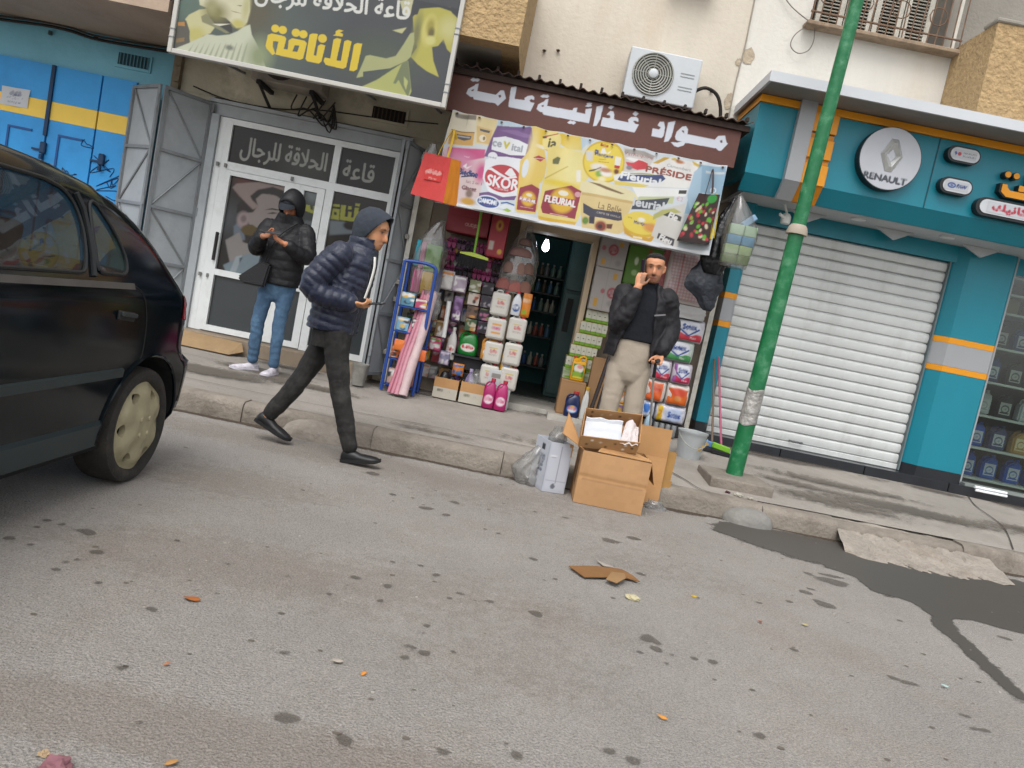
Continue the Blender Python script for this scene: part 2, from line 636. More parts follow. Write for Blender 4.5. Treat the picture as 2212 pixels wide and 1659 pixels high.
def decal(name, x0, y0, w_, h_, res, draw, zf, m, parent=None, kind=None, soft=3):
 pr = Print(w_, h_, res, '#000000', (x0, y0))
 draw(pr)
 k = pr.a[..., 0]
 for _ in range(soft):
  k = blur(k)
 on = (k > 0.004)
 q = on[:-1, :-1] | on[1:, :-1] | on[:-1, 1:] | on[1:, 1:]
 idx = np.full(k.shape, -1)
 use = np.zeros(k.shape, bool)
 use[:-1, :-1] |= q; use[1:, :-1] |= q; use[:-1, 1:] |= q; use[1:, 1:] |= q
 idx[use] = np.arange(use.sum())
 X, Y = pr.X[use], pr.Y[use]
 co = [(a, b_, zf(a, b_)) for a, b_ in zip(X.tolist(), Y.tolist())]
 jj, ii = np.nonzero(q)
 f = np.stack([idx[jj, ii], idx[jj, ii + 1], idx[jj + 1, ii + 1], idx[jj + 1, ii]], -1)
 me = D.meshes.new(name)
 me.from_pydata(co, [], f.tolist())
 at = me.color_attributes.new('print', 'FLOAT_COLOR', 'POINT')
 c = np.ones((len(co), 4)); c[:, :3] = k[use][:, None]
 at.data.foreach_set('color', c.ravel())
 me.materials.append(m)
 return link(name, me, parent, kind)
# ------------------------------------------------------------------ artwork of the printed signs, in metres on each sign
ART = {}
ART['sign'] = [
('p','#dfe3ec',[(-.944,3.246),(-.923,3.27),(-.896,3.267),(-.877,3.275),(-.855,3.263),(-.874,3.242),(-.898,3.243),(-.916,3.235)],0,[]),
('p','#dfe3ec',[(-.957,3.118),(-.948,3.162),(-.896,3.202),(-.889,3.216),(-.861,3.228),(-.861,3.16),(-.863,3.12),(-.889,3.099),(-.915,3.096)],0,[[(-.918,3.158),(-.892,3.172),(-.896,3.15),(-.913,3.149)]]),
('p','#dfe3ec',[(-.89,3.102),(-.861,3.16),(-.685,3.158),(-.648,3.208),(-.618,3.211),(-.585,3.145),(-.646,3.065),(-.674,3.082),(-.879,3.081)],0,[[(-.662,3.157),(-.641,3.17),(-.63,3.153),(-.644,3.137)]]),
('p','#dfe3ec',[(-.55,3.087),(-.559,3.252),(-.509,3.271),(-.506,3.156),(-.41,3.164),(-.417,3.182),(-.389,3.207),(-.351,3.22),(-.328,3.206),(-.326,3.183),(-.354,3.185),(-.368,3.172),(-.354,3.155),(-.317,3.155),(-.338,3.076),(-.544,3.075)],0,[]),
('p','#dfe3ec',[(-.276,3.226),(-.252,3.249),(-.228,3.247),(-.213,3.255),(-.192,3.243),(-.207,3.225),(-.234,3.223),(-.253,3.218)],0,[]),
('p','#dfe3ec',[(-.287,3.106),(-.28,3.15),(-.23,3.189),(-.222,3.207),(-.197,3.217),(-.195,3.151),(-.196,3.108),(-.22,3.09),(-.246,3.087)],0,[[(-.25,3.146),(-.226,3.159),(-.229,3.137),(-.244,3.138)]]),
('p','#dfe3ec',[(-.225,3.082),(-.195,3.152),(0.043,3.158),(0.051,3.183),(0.083,3.192),(0.085,3.15),(0.169,3.152),(0.163,3.166),(0.163,3.195),(0.217,3.212),(0.219,3.075),(-.208,3.069)],0,[]),
('p','#dfe3ec',[(0.02,3.042),(0.042,3.068),(0.063,3.062),(0.079,3.069),(0.1,3.056),(0.079,3.035),(0.061,3.04),(0.042,3.033)],0,[]),
('p','#dfe3ec',[(0.151,3.219),(0.168,3.235),(0.159,3.247),(0.183,3.26),(0.214,3.257),(0.2,3.245),(0.211,3.24),(0.21,3.23),(0.185,3.219)],0,[]),
('p','#dfe3ec',[(0.26,3.056),(0.259,3.237),(0.317,3.263),(0.312,3.129),(0.292,3.066)],0,[]),
('p','#dfe3ec',[(0.362,3.248),(0.385,3.274),(0.418,3.269),(0.394,3.238)],0,[]),
('p','#dfe3ec',[(0.328,3.078),(0.332,3.154),(0.382,3.153),(0.404,3.162),(0.396,3.183),(0.362,3.183),(0.391,3.224),(0.418,3.223),(0.434,3.197),(0.438,3.155),(0.578,3.153),(0.569,3.178),(0.59,3.205),(0.635,3.217),(0.661,3.203),(0.666,3.174),(0.636,3.181),(0.617,3.174),(0.638,3.155),(0.676,3.153),(0.652,3.076),(0.335,3.072)],0,[]),
('p','#dfe3ec',[(0.597,3.236),(0.617,3.266),(0.654,3.25),(0.63,3.221)],0,[]),
('p','#dfe3ec',[(0.813,3.075),(0.809,3.146),(0.87,3.145),(0.882,3.167),(0.848,3.181),(0.861,3.216),(0.899,3.223),(0.92,3.175),(0.924,3.097),(0.909,3.076)],0,[]),
('p','#dfe3ec',[(0.939,3.044),(0.94,3.225),(1.002,3.252),(0.997,3.105),(0.977,3.058)],0,[]),
('p','#dfe3ec',[(1.029,3.111),(1.035,3.159),(1.074,3.212),(1.108,3.225),(1.134,3.198),(1.137,3.156),(1.397,3.155),(1.421,3.196),(1.482,3.211),(1.508,3.154),(1.524,3.144),(1.477,3.069),(1.451,3.067),(1.427,3.082),(1.135,3.076),(1.124,3.048),(1.076,3.023),(1.041,3.028),(1.001,3.056),(1.06,3.062),(1.103,3.083),(1.063,3.079),(1.041,3.087)],0,[[(1.078,3.18),(1.098,3.181),(1.107,3.156),(1.084,3.168)],[(1.444,3.157),(1.465,3.168),(1.474,3.144),(1.458,3.137)]])]
ART['barber'] = [
('e','#59665d',-2.768,3.09,0.464,0.464,1.6),
('e','#5f7468',-3.415,3.306,0.258,0.216,1.2),
('e','#5c5640',-2.86,3.331,0.18,0.196,1.2),
('p','#d2cc98',[(-3.452,3.157),(-3.424,3.201),(-3.342,3.261),(-3.278,3.279),(-3.184,3.136),(-3.215,3.08),(-3.281,3.048),(-3.297,3.015),(-3.375,2.961),(-3.401,3.064)],1,[]),
('e','#c8c070',-3.337,3.047,0.077,0.062,0.9),
('p','#3b3a36',[(-3.276,3.264),(-3.236,3.297),(-3.097,3.226),(-3.042,3.203),(-3.023,3.123),(-3.049,3.123),(-3.137,3.16),(-3.232,3.185)],1,[]),
('p','#dad5b2',[(-3.386,3.438),(-2.938,3.525),(-2.902,3.337),(-2.91,3.238),(-2.938,3.193),(-2.996,3.172),(-3.042,3.203),(-3.098,3.236),(-3.201,3.24),(-3.257,3.302),(-3.28,3.288),(-3.343,3.3)],1,[]),
('e','#8b8650',-3.195,3.266,0.098,0.077,1.2),
('e','#a5a070',-3.243,3.31,0.046,0.062,1.2),
('e','#c9bf68',-2.982,3.209,0.057,0.036,0.9),
('e','#c5c08a',-2.938,3.355,0.031,0.119,1.2),
('p','#5a5640',[(-3.028,3.362),(-2.973,3.368),(-2.992,3.358)],0,[]),
('p','#8f8660',[(-3.069,3.305),(-3.034,3.306),(-2.967,3.3),(-3.037,3.298)],0,[]),
('p','#5a5640',[(-3.319,3.28),(-3.29,3.288),(-3.298,3.277)],0,[]),
('p','#cdd0b6',[(-3.503,2.899),(-3.386,2.968),(-3.271,3.045),(-3.244,3.07),(-3.148,3.074),(-3.046,3.104),(-2.981,3.146),(-2.938,3.189),(-2.882,3.224),(-2.853,3.142),(-2.757,3.023),(-2.683,2.89),(-2.99,2.893),(-3.499,2.877)],1,[]),
('p','#a9ae94',[(-3.357,2.945),(-3.342,2.982),(-3.375,2.872),(-3.401,2.872)],1,[]),
('p','#a9ae94',[(-3.31,2.954),(-3.295,2.991),(-3.327,2.872),(-3.352,2.872)],1,[]),
('p','#a9ae94',[(-3.262,2.963),(-3.248,3),(-3.278,2.872),(-3.304,2.872)],1,[]),
('p','#a9ae94',[(-3.215,2.972),(-3.201,3.01),(-3.23,2.872),(-3.255,2.872)],1,[]),
('p','#a9ae94',[(-3.168,2.982),(-3.154,3.019),(-3.181,2.873),(-3.207,2.873)],1,[]),
('p','#a9ae94',[(-3.121,2.991),(-3.107,3.028),(-3.133,2.873),(-3.158,2.873)],1,[]),
('p','#a9ae94',[(-3.074,3),(-3.06,3.037),(-3.084,2.873),(-3.11,2.873)],1,[]),
('p','#a9ae94',[(-3.027,3.009),(-3.013,3.046),(-3.035,2.873),(-3.061,2.873)],1,[]),
('p','#a9ae94',[(-2.98,3.018),(-2.966,3.056),(-2.987,2.873),(-3.012,2.873)],1,[]),
('p','#a9ae94',[(-2.933,3.028),(-2.919,3.065),(-2.938,2.873),(-2.964,2.873)],1,[]),
('p','#a9ae94',[(-2.887,3.037),(-2.872,3.074),(-2.89,2.874),(-2.915,2.873)],1,[]),
('e','#8f9a72',-2.758,2.973,0.103,0.134,1.3),
('e','#7d8070',-3.027,2.994,0.036,0.021,1),
('p','#5e5a50',[(-3.522,3.02),(-3.508,3.121),(-3.441,3.149),(-3.396,3.065),(-3.386,2.968),(-3.502,2.896)],1,[]),
('p','#c08a48',[(-3.513,3.12),(-3.454,3.134),(-3.445,3.099),(-3.51,3.091)],0,[]),
('p','#8f7448',[(-3.505,2.98),(-3.433,3.004),(-3.432,2.969),(-3.502,2.946)],0,[]),
('p','#8d8c68',[(-3.318,3.207),(-3.272,3.241),(-3.189,3.169),(-3.048,3.118),(-3.077,3.108),(-3.211,3.145),(-3.3,3.162)],1,[]),
('p','#e3e0cc',[(-3.209,3.165),(-3.046,3.197),(-3.146,3.158)],0,[]),
('e','#525c4c',-1.72,3.138,0.309,0.186,1.4),
('p','#bdb652',[(-1.449,3.645),(-1.181,3.703),(-1.16,3.658),(-1.085,3.614),(-1.093,3.437),(-1.094,3.319),(-1.143,3.351),(-1.189,3.43),(-1.225,3.364),(-1.276,3.343),(-1.242,3.231),(-1.168,3.104),(-1.284,3.134),(-1.372,3.176),(-1.443,3.227),(-1.405,3.317),(-1.461,3.453),(-1.487,3.559)],1,[]),
('e','#d0ca86',-1.147,3.526,0.093,0.093,1.1),
('e','#7d7c4a',-1.43,3.418,0.037,0.161,1.2),
('p','#34383b',[(-1.509,3.706),(-1.084,3.702),(-1.085,3.614),(-1.162,3.669),(-1.287,3.685),(-1.442,3.638),(-1.451,3.589),(-1.507,3.567)],1,[]),
('e','#d2c86e',-1.326,3.479,0.065,0.133,0.4),
('e','#a89d40',-1.32,3.51,0.034,0.068,0.9),
('e','#6d6430',-1.304,3.46,0.028,0.043,0.9),
('e','#d6cf80',-1.298,3.397,0.043,0.037,0.6),
('p','#b1b47c',[(-1.833,3.157),(-1.799,3.172),(-1.652,3.171),(-1.574,3.208),(-1.522,3.324),(-1.485,3.419),(-1.452,3.437),(-1.437,3.358),(-1.443,3.227),(-1.472,3.186),(-1.602,3.096),(-1.768,3.004),(-1.882,2.958)],1,[]),
('p','#b5b86c',[(-1.838,2.883),(-1.702,2.975),(-1.519,3.147),(-1.46,3.189),(-1.382,2.938),(-1.399,2.869),(-1.683,2.872)],1,[]),
('p','#77805a',[(-1.509,3.155),(-1.46,3.189),(-1.393,2.965),(-1.402,2.88),(-1.464,2.951),(-1.512,3.013),(-1.53,2.974),(-1.554,2.975)],1,[]),
('p','#bcbf78',[(-1.471,3.051),(-1.428,3.018),(-1.431,2.94),(-1.458,2.982)],1,[]),
('p','#cbc79c',[(-1.624,3.672),(-1.51,3.712),(-1.514,3.568),(-1.573,3.563)],1,[]),
('p','#c8c690',[(-1.643,3.414),(-1.524,3.463),(-1.556,3.405)],1,[]),
('p','#4d5350',[(-1.833,3.021),(-1.602,3.096),(-1.763,2.975),(-1.82,2.952)],0,[]),
('t','#e2e2da',-2.2,3.535,'قاعة الحلاقة للرجال',0.2,1,1.36,0.07),
('e','#e6c832',-2.658,3.233,0.035,0.033,0),
('e','#e6c832',-2.591,3.233,0.037,0.034,0),
('e','#e6c832',-2.473,3.232,0.037,0.034,0),
('e','#e6c832',-2.406,3.232,0.037,0.034,0),
('e','#e6c832',-2.234,3.229,0.039,0.036,0),
('p','#e6c832',[(-2.644,3.005),(-2.702,3.049),(-2.716,3.071),(-2.713,3.166),(-2.681,3.185),(-2.566,3.183),(-2.547,3.165),(-2.554,3.075),(-2.519,3.078),(-2.524,3.157),(-2.496,3.181),(-2.388,3.181),(-2.362,3.164),(-2.373,3.027),(-2.402,3.012),(-2.617,3.015),(-2.611,3.129),(-2.658,3.125),(-2.653,3.077),(-2.621,3.022)],0,[[(-2.464,3.126),(-2.423,3.131),(-2.432,3.074),(-2.476,3.07)]]),
('p','#e6c832',[(-2.352,3.031),(-2.35,3.24),(-2.324,3.256),(-2.28,3.257),(-2.286,3.075),(-2.263,3.073),(-2.263,3.159),(-2.241,3.179),(-2.199,3.175),(-2.209,3.035),(-2.23,3.013),(-2.333,3.014)],0,[]),
('p','#e6c832',[(-2.192,3.044),(-2.187,3.076),(-2.136,3.074),(-2.137,3.239),(-2.108,3.257),(-2.07,3.255),(-2.081,3.069),(-2.04,3.074),(-2.042,3.242),(-2.013,3.259),(-1.977,3.252),(-1.987,3.029),(-2.013,3.01),(-2.167,3.015)],0,[]),
('p','#e6c832',[(-2.149,3.271),(-2.126,3.287),(-2.131,3.311),(-2.103,3.332),(-2.061,3.328),(-2.092,3.309),(-2.062,3.3),(-2.061,3.278)],0,[]),
('p','#e6c832',[(-1.955,3.008),(-1.951,3.233),(-1.923,3.251),(-1.882,3.252),(-1.889,3.03),(-1.917,3.008)],0,[])]
ART['poster'] = [
('e','#6d4038',-3.209,2.016,0.092,0.092,1.2),
('e','#5b5f62',-3.328,1.576,0.153,0.153,1.4),
('p','#7d8894',[(-3.241,1.518),(-3.163,1.609),(-3.096,1.394),(-3.216,1.37)],2,[]),
('p','#a39d99',[(-3.306,1.352),(-3.17,1.463),(-3.115,1.367),(-2.981,1.356),(-2.939,1.288),(-3.085,1.144),(-3.212,1.11)],1,[]),
('p','#8fa0a8',[(-3.286,1.088),(-3.064,1.248),(-2.904,1.31),(-2.928,1.044),(-3.232,0.999)],1,[]),
('p','#b0bcc2',[(-3.165,1.204),(-3.1,1.233),(-3.138,1.041),(-3.205,1.027)],1,[]),
('p','#5a666d',[(-3.125,1.197),(-3.089,1.212),(-3.115,1.137)],1,[]),
('p','#a99d97',[(-3.111,1.847),(-3.058,1.896),(-2.925,1.93),(-2.806,1.908),(-2.751,1.859),(-2.738,1.74),(-2.795,1.622),(-2.983,1.547),(-3.079,1.565),(-3.153,1.687)],1,[]),
('p','#3a3432',[(-3.234,1.663),(-3.24,1.746),(-3.197,1.807),(-3.121,1.86),(-3.063,1.925),(-2.899,2.003),(-2.733,1.975),(-2.744,1.86),(-2.847,1.923),(-2.999,1.911),(-3.056,1.843),(-3.022,1.774),(-3.063,1.698),(-3.158,1.671)],1,[]),
('p','#ab9790',[(-3.322,1.911),(-3.284,1.96),(-3.02,2.033),(-2.743,2.034),(-2.722,1.978),(-2.899,2.003),(-3.05,1.942),(-3.121,1.86),(-3.091,1.821),(-3.005,1.77),(-3.068,1.727),(-3.233,1.838)],1,[]),
('e','#b3a0a0',-3.155,1.603,0.065,0.084,0.5),
('e','#8b7a7a',-3.149,1.612,0.031,0.038,0.8),
('p','#4b403a',[(-2.948,1.747),(-2.869,1.783),(-2.784,1.78),(-2.774,1.771),(-2.866,1.766)],0,[]),
('p','#5b5250',[(-2.919,1.715),(-2.854,1.743),(-2.793,1.744),(-2.851,1.721)],0,[]),
('e','#6e5c36',-3.069,1.506,0.084,0.053,0.4),
('p','#6e5c36',[(-3.167,1.494),(-3.049,1.571),(-2.973,1.533),(-2.985,1.47),(-3.114,1.452)],1,[])]
ART['poster2'] = [
('e','#8a9293',-2.464,2.022,0.099,0.099,1),
('p','#8b949a',[(-2.251,1.777),(-2.092,1.793),(-1.894,1.765),(-1.885,1.713),(-2.223,1.623)],2,[]),
('e','#3f3a36',-2.025,1.761,0.069,0.042,0.5),
('p','#70777a',[(-2.507,1.741),(-2.37,1.753),(-2.362,1.618),(-2.501,1.62)],2,[]),
('p','#b9bb52',[(-2.509,1.971),(-2.473,1.986),(-2.42,1.989),(-2.41,1.957),(-2.505,1.946)],0,[]),
('p','#b9bb52',[(-2.517,1.928),(-2.425,1.931),(-2.384,1.917),(-2.388,1.855),(-2.35,1.855),(-2.357,1.809),(-2.427,1.81),(-2.514,1.823),(-2.525,1.843)],0,[[(-2.479,1.89),(-2.442,1.894),(-2.441,1.845),(-2.464,1.848)]]),
('p','#b9bb52',[(-2.244,1.952),(-2.169,1.96),(-2.164,1.934),(-2.24,1.927)],0,[]),
('p','#b9bb52',[(-2.236,1.905),(-2.16,1.912),(-2.147,1.798),(-2.239,1.794)],0,[[(-2.215,1.875),(-2.184,1.877),(-2.182,1.844),(-2.213,1.845)]]),
('p','#b9bb52',[(-2.153,1.959),(-2.1,1.966),(-2.094,1.846),(-2.064,1.848),(-2.066,1.905),(-2.028,1.908),(-2.026,1.81),(-2.14,1.803)],0,[]),
('p','#b9bb52',[(-2.077,1.963),(-2.039,1.967),(-2.037,1.933),(-2.075,1.929)],0,[]),
('p','#b9bb52',[(-2.007,1.958),(-1.962,1.967),(-1.951,1.822),(-2.03,1.81),(-2.033,1.851),(-1.999,1.854)],0,[]),
('p','#b9bb52',[(-2.008,2.007),(-1.955,2.01),(-1.957,1.979),(-2.003,1.978)],0,[])]
ART['banner'] = [
('p','#e8dfc6',[(-1.078,2.933),(-.821,2.951),(-.81,2.893),(-.78,2.672),(-1.038,2.621)],1,[]),
('p','#8d8578',[(-1.035,2.922),(-.82,2.944),(-.818,2.898),(-1.021,2.885)],2,[]),
('p','#dcae62',[(-1.026,2.77),(-.917,2.772),(-.81,2.786),(-.805,2.66),(-1.026,2.63)],1,[]),
('p','#8c6a3a',[(-1.026,2.772),(-.917,2.773),(-.81,2.786),(-.809,2.778),(-.915,2.764),(-1.026,2.762)],0,[]),
('p','#5c5b5e',[(-.972,2.741),(-.832,2.745),(-.836,2.714),(-.894,2.691),(-.965,2.705)],0,[]),
('p','#b5b3b0',[(-.96,2.73),(-.841,2.735),(-.842,2.723),(-.957,2.717)],0,[]),
('p','#ecd8a2',[(-.819,2.938),(-.621,2.944),(-.634,2.697),(-.786,2.684)],1,[]),
('p','#dfbe7e',[(-.801,2.848),(-.649,2.842),(-.652,2.704),(-.772,2.7)],1,[]),
('p','#5d6066',[(-.77,2.828),(-.67,2.829),(-.673,2.806),(-.763,2.809)],0,[]),
('e','#f2e7cc',-.726,2.746,0.033,0.033,0),
('e','#8d7a50',-.713,2.749,0.012,0.018,0),
('p','#e2cfcf',[(-1.015,2.605),(-.68,2.651),(-.655,2.387),(-.648,2.212),(-.822,2.116),(-1.002,2.114),(-1.064,2.575)],1,[]),
('p','#d1588a',[(-1.015,2.605),(-.68,2.651),(-.674,2.572),(-.831,2.514),(-1.012,2.518)],2,[]),
('e','#d2568c',-.678,2.436,0.055,0.09,1),
('e','#d98fb0',-.895,2.488,0.138,0.083,1.2),
('t','#f0c8d8',-.839,2.553,'maxi',0.019,0,None,0),
('t','#3c4a80',-.797,2.409,'Bledine',0.055,1,0.179,-.02),
('p','#3a3f60',[(-.858,2.37),(-.72,2.404),(-.721,2.393),(-.856,2.357)],0,[]),
('p','#f2f0ee',[(-.862,2.46),(-.828,2.494),(-.827,2.454),(-.771,2.485),(-.817,2.442)],1,[]),
('t','#8a5a60',-.727,2.332,'lait 2 en 1',0.028,0,None,0),
('t','#8a6068',-.763,2.271,'Glacez',0.036,1,None,0),
('e','#8d7a70',-.754,2.225,0.034,0.041,0.8),
('e','#d3a548',-.753,2.15,0.069,0.034,0.6),
('p','#c3d6e2',[(-.615,2.945),(-.293,2.949),(-.309,2.926),(-.43,2.912),(-.617,2.888)],0,[]),
('p','#775689',[(-.614,2.892),(-.496,2.899),(-.313,2.942),(-.293,2.929),(-.242,2.765),(-.309,2.658),(-.341,2.611),(-.68,2.584),(-.647,2.765)],1,[]),
('p','#8d6c9d',[(-.582,2.851),(-.424,2.883),(-.29,2.863),(-.276,2.832),(-.483,2.838)],2,[]),
('p','#eceef0',[(-.629,2.775),(-.524,2.802),(-.386,2.797),(-.298,2.771),(-.304,2.666),(-.444,2.644),(-.627,2.662)],0,[]),
('t','#a9adb4',-.583,2.721,'ce',0.046,1,None,0),
('t','#d3c64c',-.495,2.725,'v',0.062,1,None,0),
('t','#a9adb4',-.391,2.722,'ital',0.062,1,None,0),
('p','#eceef2',[(-.661,2.558),(-.574,2.605),(-.474,2.622),(-.324,2.628),(-.296,2.458),(-.309,2.283),(-.434,2.252),(-.577,2.274),(-.655,2.387)],0,[]),
('e','#eceef2',-.601,2.6,0.045,0.041,0),
('t','#5a5a90',-.602,2.592,'cevital',0.021,0,None,0),
('p','#775689',[(-.661,2.247),(-.577,2.274),(-.434,2.252),(-.31,2.287),(-.322,2.243),(-.649,2.185)],0,[]),
('e','#c0424a',-.467,2.418,0.172,0.128,0),
('p','#f0eef0',[(-.63,2.473),(-.594,2.5),(-.504,2.464),(-.43,2.438),(-.353,2.467),(-.336,2.45),(-.427,2.422),(-.514,2.442),(-.589,2.474)],0,[]),
('p','#f0eef0',[(-.46,2.466),(-.426,2.522),(-.403,2.526),(-.351,2.471),(-.404,2.447)],0,[]),
('t','#f2f0f2',-.46,2.382,'SKOR',0.097,1,0.297,0),
('t','#f0d8d8',-.462,2.324,'cristallisé',0.025,0,None,0),
('e','#e8ecf2',-.561,2.179,0.116,0.062,0),
('e','#2f4f93',-.561,2.179,0.103,0.051,0),
('t','#e9edf4',-.563,2.185,'DANONE',0.04,1,0.172,0),
('p','#c24048',[(-.614,2.148),(-.551,2.143),(-.52,2.163),(-.552,2.148)],0,[]),
('p','#e6ecf0',[(-.456,2.155),(-.402,2.193),(-.31,2.185),(-.299,2.132),(-.354,2.128)],0,[]),
('p','#3d62a3',[(-.444,2.199),(-.386,2.217),(-.314,2.204),(-.311,2.191),(-.39,2.203),(-.441,2.186)],0,[]),
('p','#a3bf4e',[(-.418,2.136),(-.374,2.158),(-.328,2.14),(-.36,2.124)],0,[]),
('p','#e6c440',[(-.296,2.945),(-.169,2.943),(-.023,2.932),(0.173,2.944),(0.207,2.821),(0.072,2.807),(-.002,2.833),(-.142,2.778),(-.25,2.787)],1,[]),
('p','#efe6c8',[(-.263,2.801),(-.159,2.795),(-.131,2.76),(-.242,2.765)],1,[]),
('e','#eedc8e',-.088,2.849,0.086,0.103,0),
('t','#5f5a3a',-.077,2.831,'ia',0.083,1,None,0),
('p','#55503a',[(-.183,2.877),(-.151,2.89),(-.134,2.873),(-.172,2.859)],0,[]),
('p','#b3542f',[(-.164,2.888),(-.049,2.927),(-.028,2.925),(-.098,2.901),(-.155,2.876)],0,[]),
('p','#b3643f',[(-.146,2.764),(-.066,2.746),(-.005,2.812),(-.069,2.759)],0,[]),
('p','#e6c86a',[(-.309,2.658),(-.271,2.739),(-.222,2.769),(-.138,2.759),(-.091,2.634),(-.087,2.514),(-.12,2.439),(-.117,2.393),(-.09,2.228),(-.103,2.158),(-.273,2.138),(-.298,2.16),(-.316,2.387),(-.341,2.611)],1,[]),
('e','#f0dc98',-.247,2.724,0.041,0.207,1.2),
('e','#dfe6ea',-.281,2.552,0.029,0.086,0),
('p','#b23b46',[(-.229,2.666),(-.18,2.696),(-.115,2.682),(-.154,2.64)],0,[]),
('p','#e8c8c0',[(-.215,2.665),(-.127,2.675),(-.128,2.67),(-.213,2.659)],0,[]),
('p','#9a3947',[(-.295,2.367),(-.192,2.422),(-.111,2.394),(-.108,2.177),(-.284,2.162),(-.296,2.289)],0,[]),
('e','#e3b63a',-.195,2.282,0.066,0.069,0.35),
('e','#efe8d0',-.195,2.319,0.028,0.015,0),
('p','#9a3947',[(-.281,2.282),(-.12,2.29),(-.117,2.257),(-.274,2.249)],0,[]),
('t','#f2e8e4',-.198,2.27,'FLEURIAL',0.028,1,0.152,0),
('p','#d8a8a8',[(-.257,2.199),(-.134,2.206),(-.133,2.201),(-.256,2.193)],0,[]),
('p','#ecd984',[(-.111,2.764),(-.066,2.81),(0.071,2.811),(0.211,2.801),(0.279,2.707),(0.319,2.581),(0.277,2.519),(0.315,2.242),(0.297,2.163),(-.069,2.124),(-.086,2.175),(-.097,2.43),(-.078,2.536)],1,[]),
('e','#f2e6a0',0.14,2.646,0.11,0.207,1.3),
('p','#6f7045',[(-.046,2.683),(-.006,2.718),(0.024,2.711),(0.016,2.649),(-.038,2.644)],1,[]),
('e','#e8cf48',0.072,2.478,0.179,0.028,1),
('p','#c9b25a',[(-.091,2.499),(0.104,2.653),(0.112,2.648),(-.076,2.495)],1,[]),
('p','#f2efe2',[(0.192,2.63),(0.231,2.638),(0.253,2.534),(0.214,2.526)],1,[]),
('p','#9a3947',[(-.058,2.388),(0.174,2.485),(0.278,2.451),(0.271,2.188),(-.04,2.184),(-.067,2.233)],0,[]),
('e','#e3b63a',0.12,2.332,0.114,0.117,0.3),
('e','#f0ead6',0.116,2.399,0.048,0.025,0),
('p','#9a3947',[(-.048,2.342),(0.254,2.365),(0.262,2.299),(-.039,2.28)],0,[]),
('t','#f4ece8',0.105,2.322,'FLEURIAL',0.059,1,0.29,0),
('e','#d8a0a8',0.251,2.415,0.029,0.025,0),
('p','#e2b8b8',[(0.027,2.197),(0.2,2.198),(0.201,2.192),(0.028,2.19)],0,[]),
('p','#e0b438',[(-.074,2.15),(0.058,2.149),(0.29,2.162),(0.283,2.133),(-.059,2.112)],1,[]),
('p','#c2d4e0',[(0.171,2.934),(0.31,2.928),(0.232,2.873),(0.201,2.827)],0,[]),
('e','#d8b83a',0.429,2.755,0.2,0.197,0),
('e','#ecd34e',0.426,2.754,0.181,0.178,0),
('t','#b8502e',0.403,2.91,'Bellat',0.022,1,None,0),
('t','#42508e',0.417,2.813,'Mordjene',0.036,1,0.169,0),
('t','#42508e',0.34,2.834,'El',0.034,1,None,0),
('p','#f2f0ea',[(0.379,2.829),(0.386,2.877),(0.408,2.885),(0.438,2.84),(0.473,2.871),(0.459,2.841)],1,[]),
('p','#b08a30',[(0.377,2.776),(0.443,2.784),(0.444,2.78),(0.377,2.771)],0,[]),
('p','#b08a30',[(0.375,2.753),(0.476,2.761),(0.477,2.756),(0.376,2.747)],0,[]),
('p','#efece0',[(0.521,2.823),(0.578,2.828),(0.582,2.748),(0.531,2.745)],0,[]),
('p','#c23a40',[(0.531,2.745),(0.582,2.748),(0.581,2.721),(0.533,2.718)],0,[]),
('e','#7a4030',0.56,2.69,0.024,0.024,0.8),
('e','#eee6d8',0.393,2.697,0.076,0.038,0.5),
('p','#4a4a40',[(0.306,2.653),(0.37,2.679),(0.412,2.708),(0.414,2.698),(0.354,2.656),(0.309,2.64)],1,[]),
('e','#8db04a',0.406,2.639,0.034,0.031,0.7),
('e','#f0ece4',0.472,2.652,0.055,0.028,0.6),
('e','#c08a6a',0.458,2.683,0.055,0.021,0.8),
('e','#f0e6b8',0.442,2.596,0.034,0.021,0.8),
('p','#d8d6d2',[(0.243,2.822),(0.306,2.834),(0.322,2.743),(0.267,2.739)],1,[]),
('p','#eadfb2',[(0.256,2.535),(0.315,2.547),(0.418,2.581),(0.699,2.556),(0.804,2.516),(0.807,2.469),(0.738,2.442),(0.312,2.431),(0.256,2.468)],1,[]),
('p','#e0c88e',[(0.276,2.438),(0.779,2.443),(0.748,2.329),(0.744,2.158),(0.695,2.127),(0.35,2.123),(0.29,2.339)],1,[]),
('p','#cdb274',[(0.281,2.446),(0.77,2.452),(0.772,2.428),(0.287,2.42)],1,[]),
('p','#7d6440',[(0.322,2.548),(0.425,2.549),(0.682,2.505),(0.643,2.496),(0.502,2.51)],1,[]),
('p','#484552',[(0.316,2.348),(0.421,2.311),(0.686,2.33),(0.707,2.263),(0.669,2.248),(0.446,2.241),(0.448,2.197),(0.408,2.192),(0.398,2.238),(0.335,2.26)],0,[]),
('t','#c8c0b0',0.571,2.286,'CREME DE VANILLE',0.018,0,0.228,0),
('t','#6a5230',0.57,2.354,'La Belle',0.061,0,0.221,0),
('e','#8a3a2c',0.52,2.167,0.055,0.048,0.5),
('e','#3a2824',0.514,2.163,0.021,0.021,0.5),
('e','#6c8c3e',0.37,2.192,0.031,0.034,0.6),
('p','#6a4030',[(0.569,2.198),(0.629,2.21),(0.625,2.161),(0.578,2.158)],1,[]),
('p','#3f3a48',[(0.396,2.231),(0.449,2.242),(0.456,2.175),(0.408,2.172)],1,[]),
('p','#d2cdc8',[(0.578,2.925),(0.651,2.933),(0.89,2.91),(0.844,2.773),(0.627,2.697),(0.619,2.796)],1,[]),
('p','#a8a29c',[(0.594,2.911),(0.673,2.93),(0.883,2.909),(0.87,2.873),(0.73,2.885),(0.601,2.879)],1,[]),
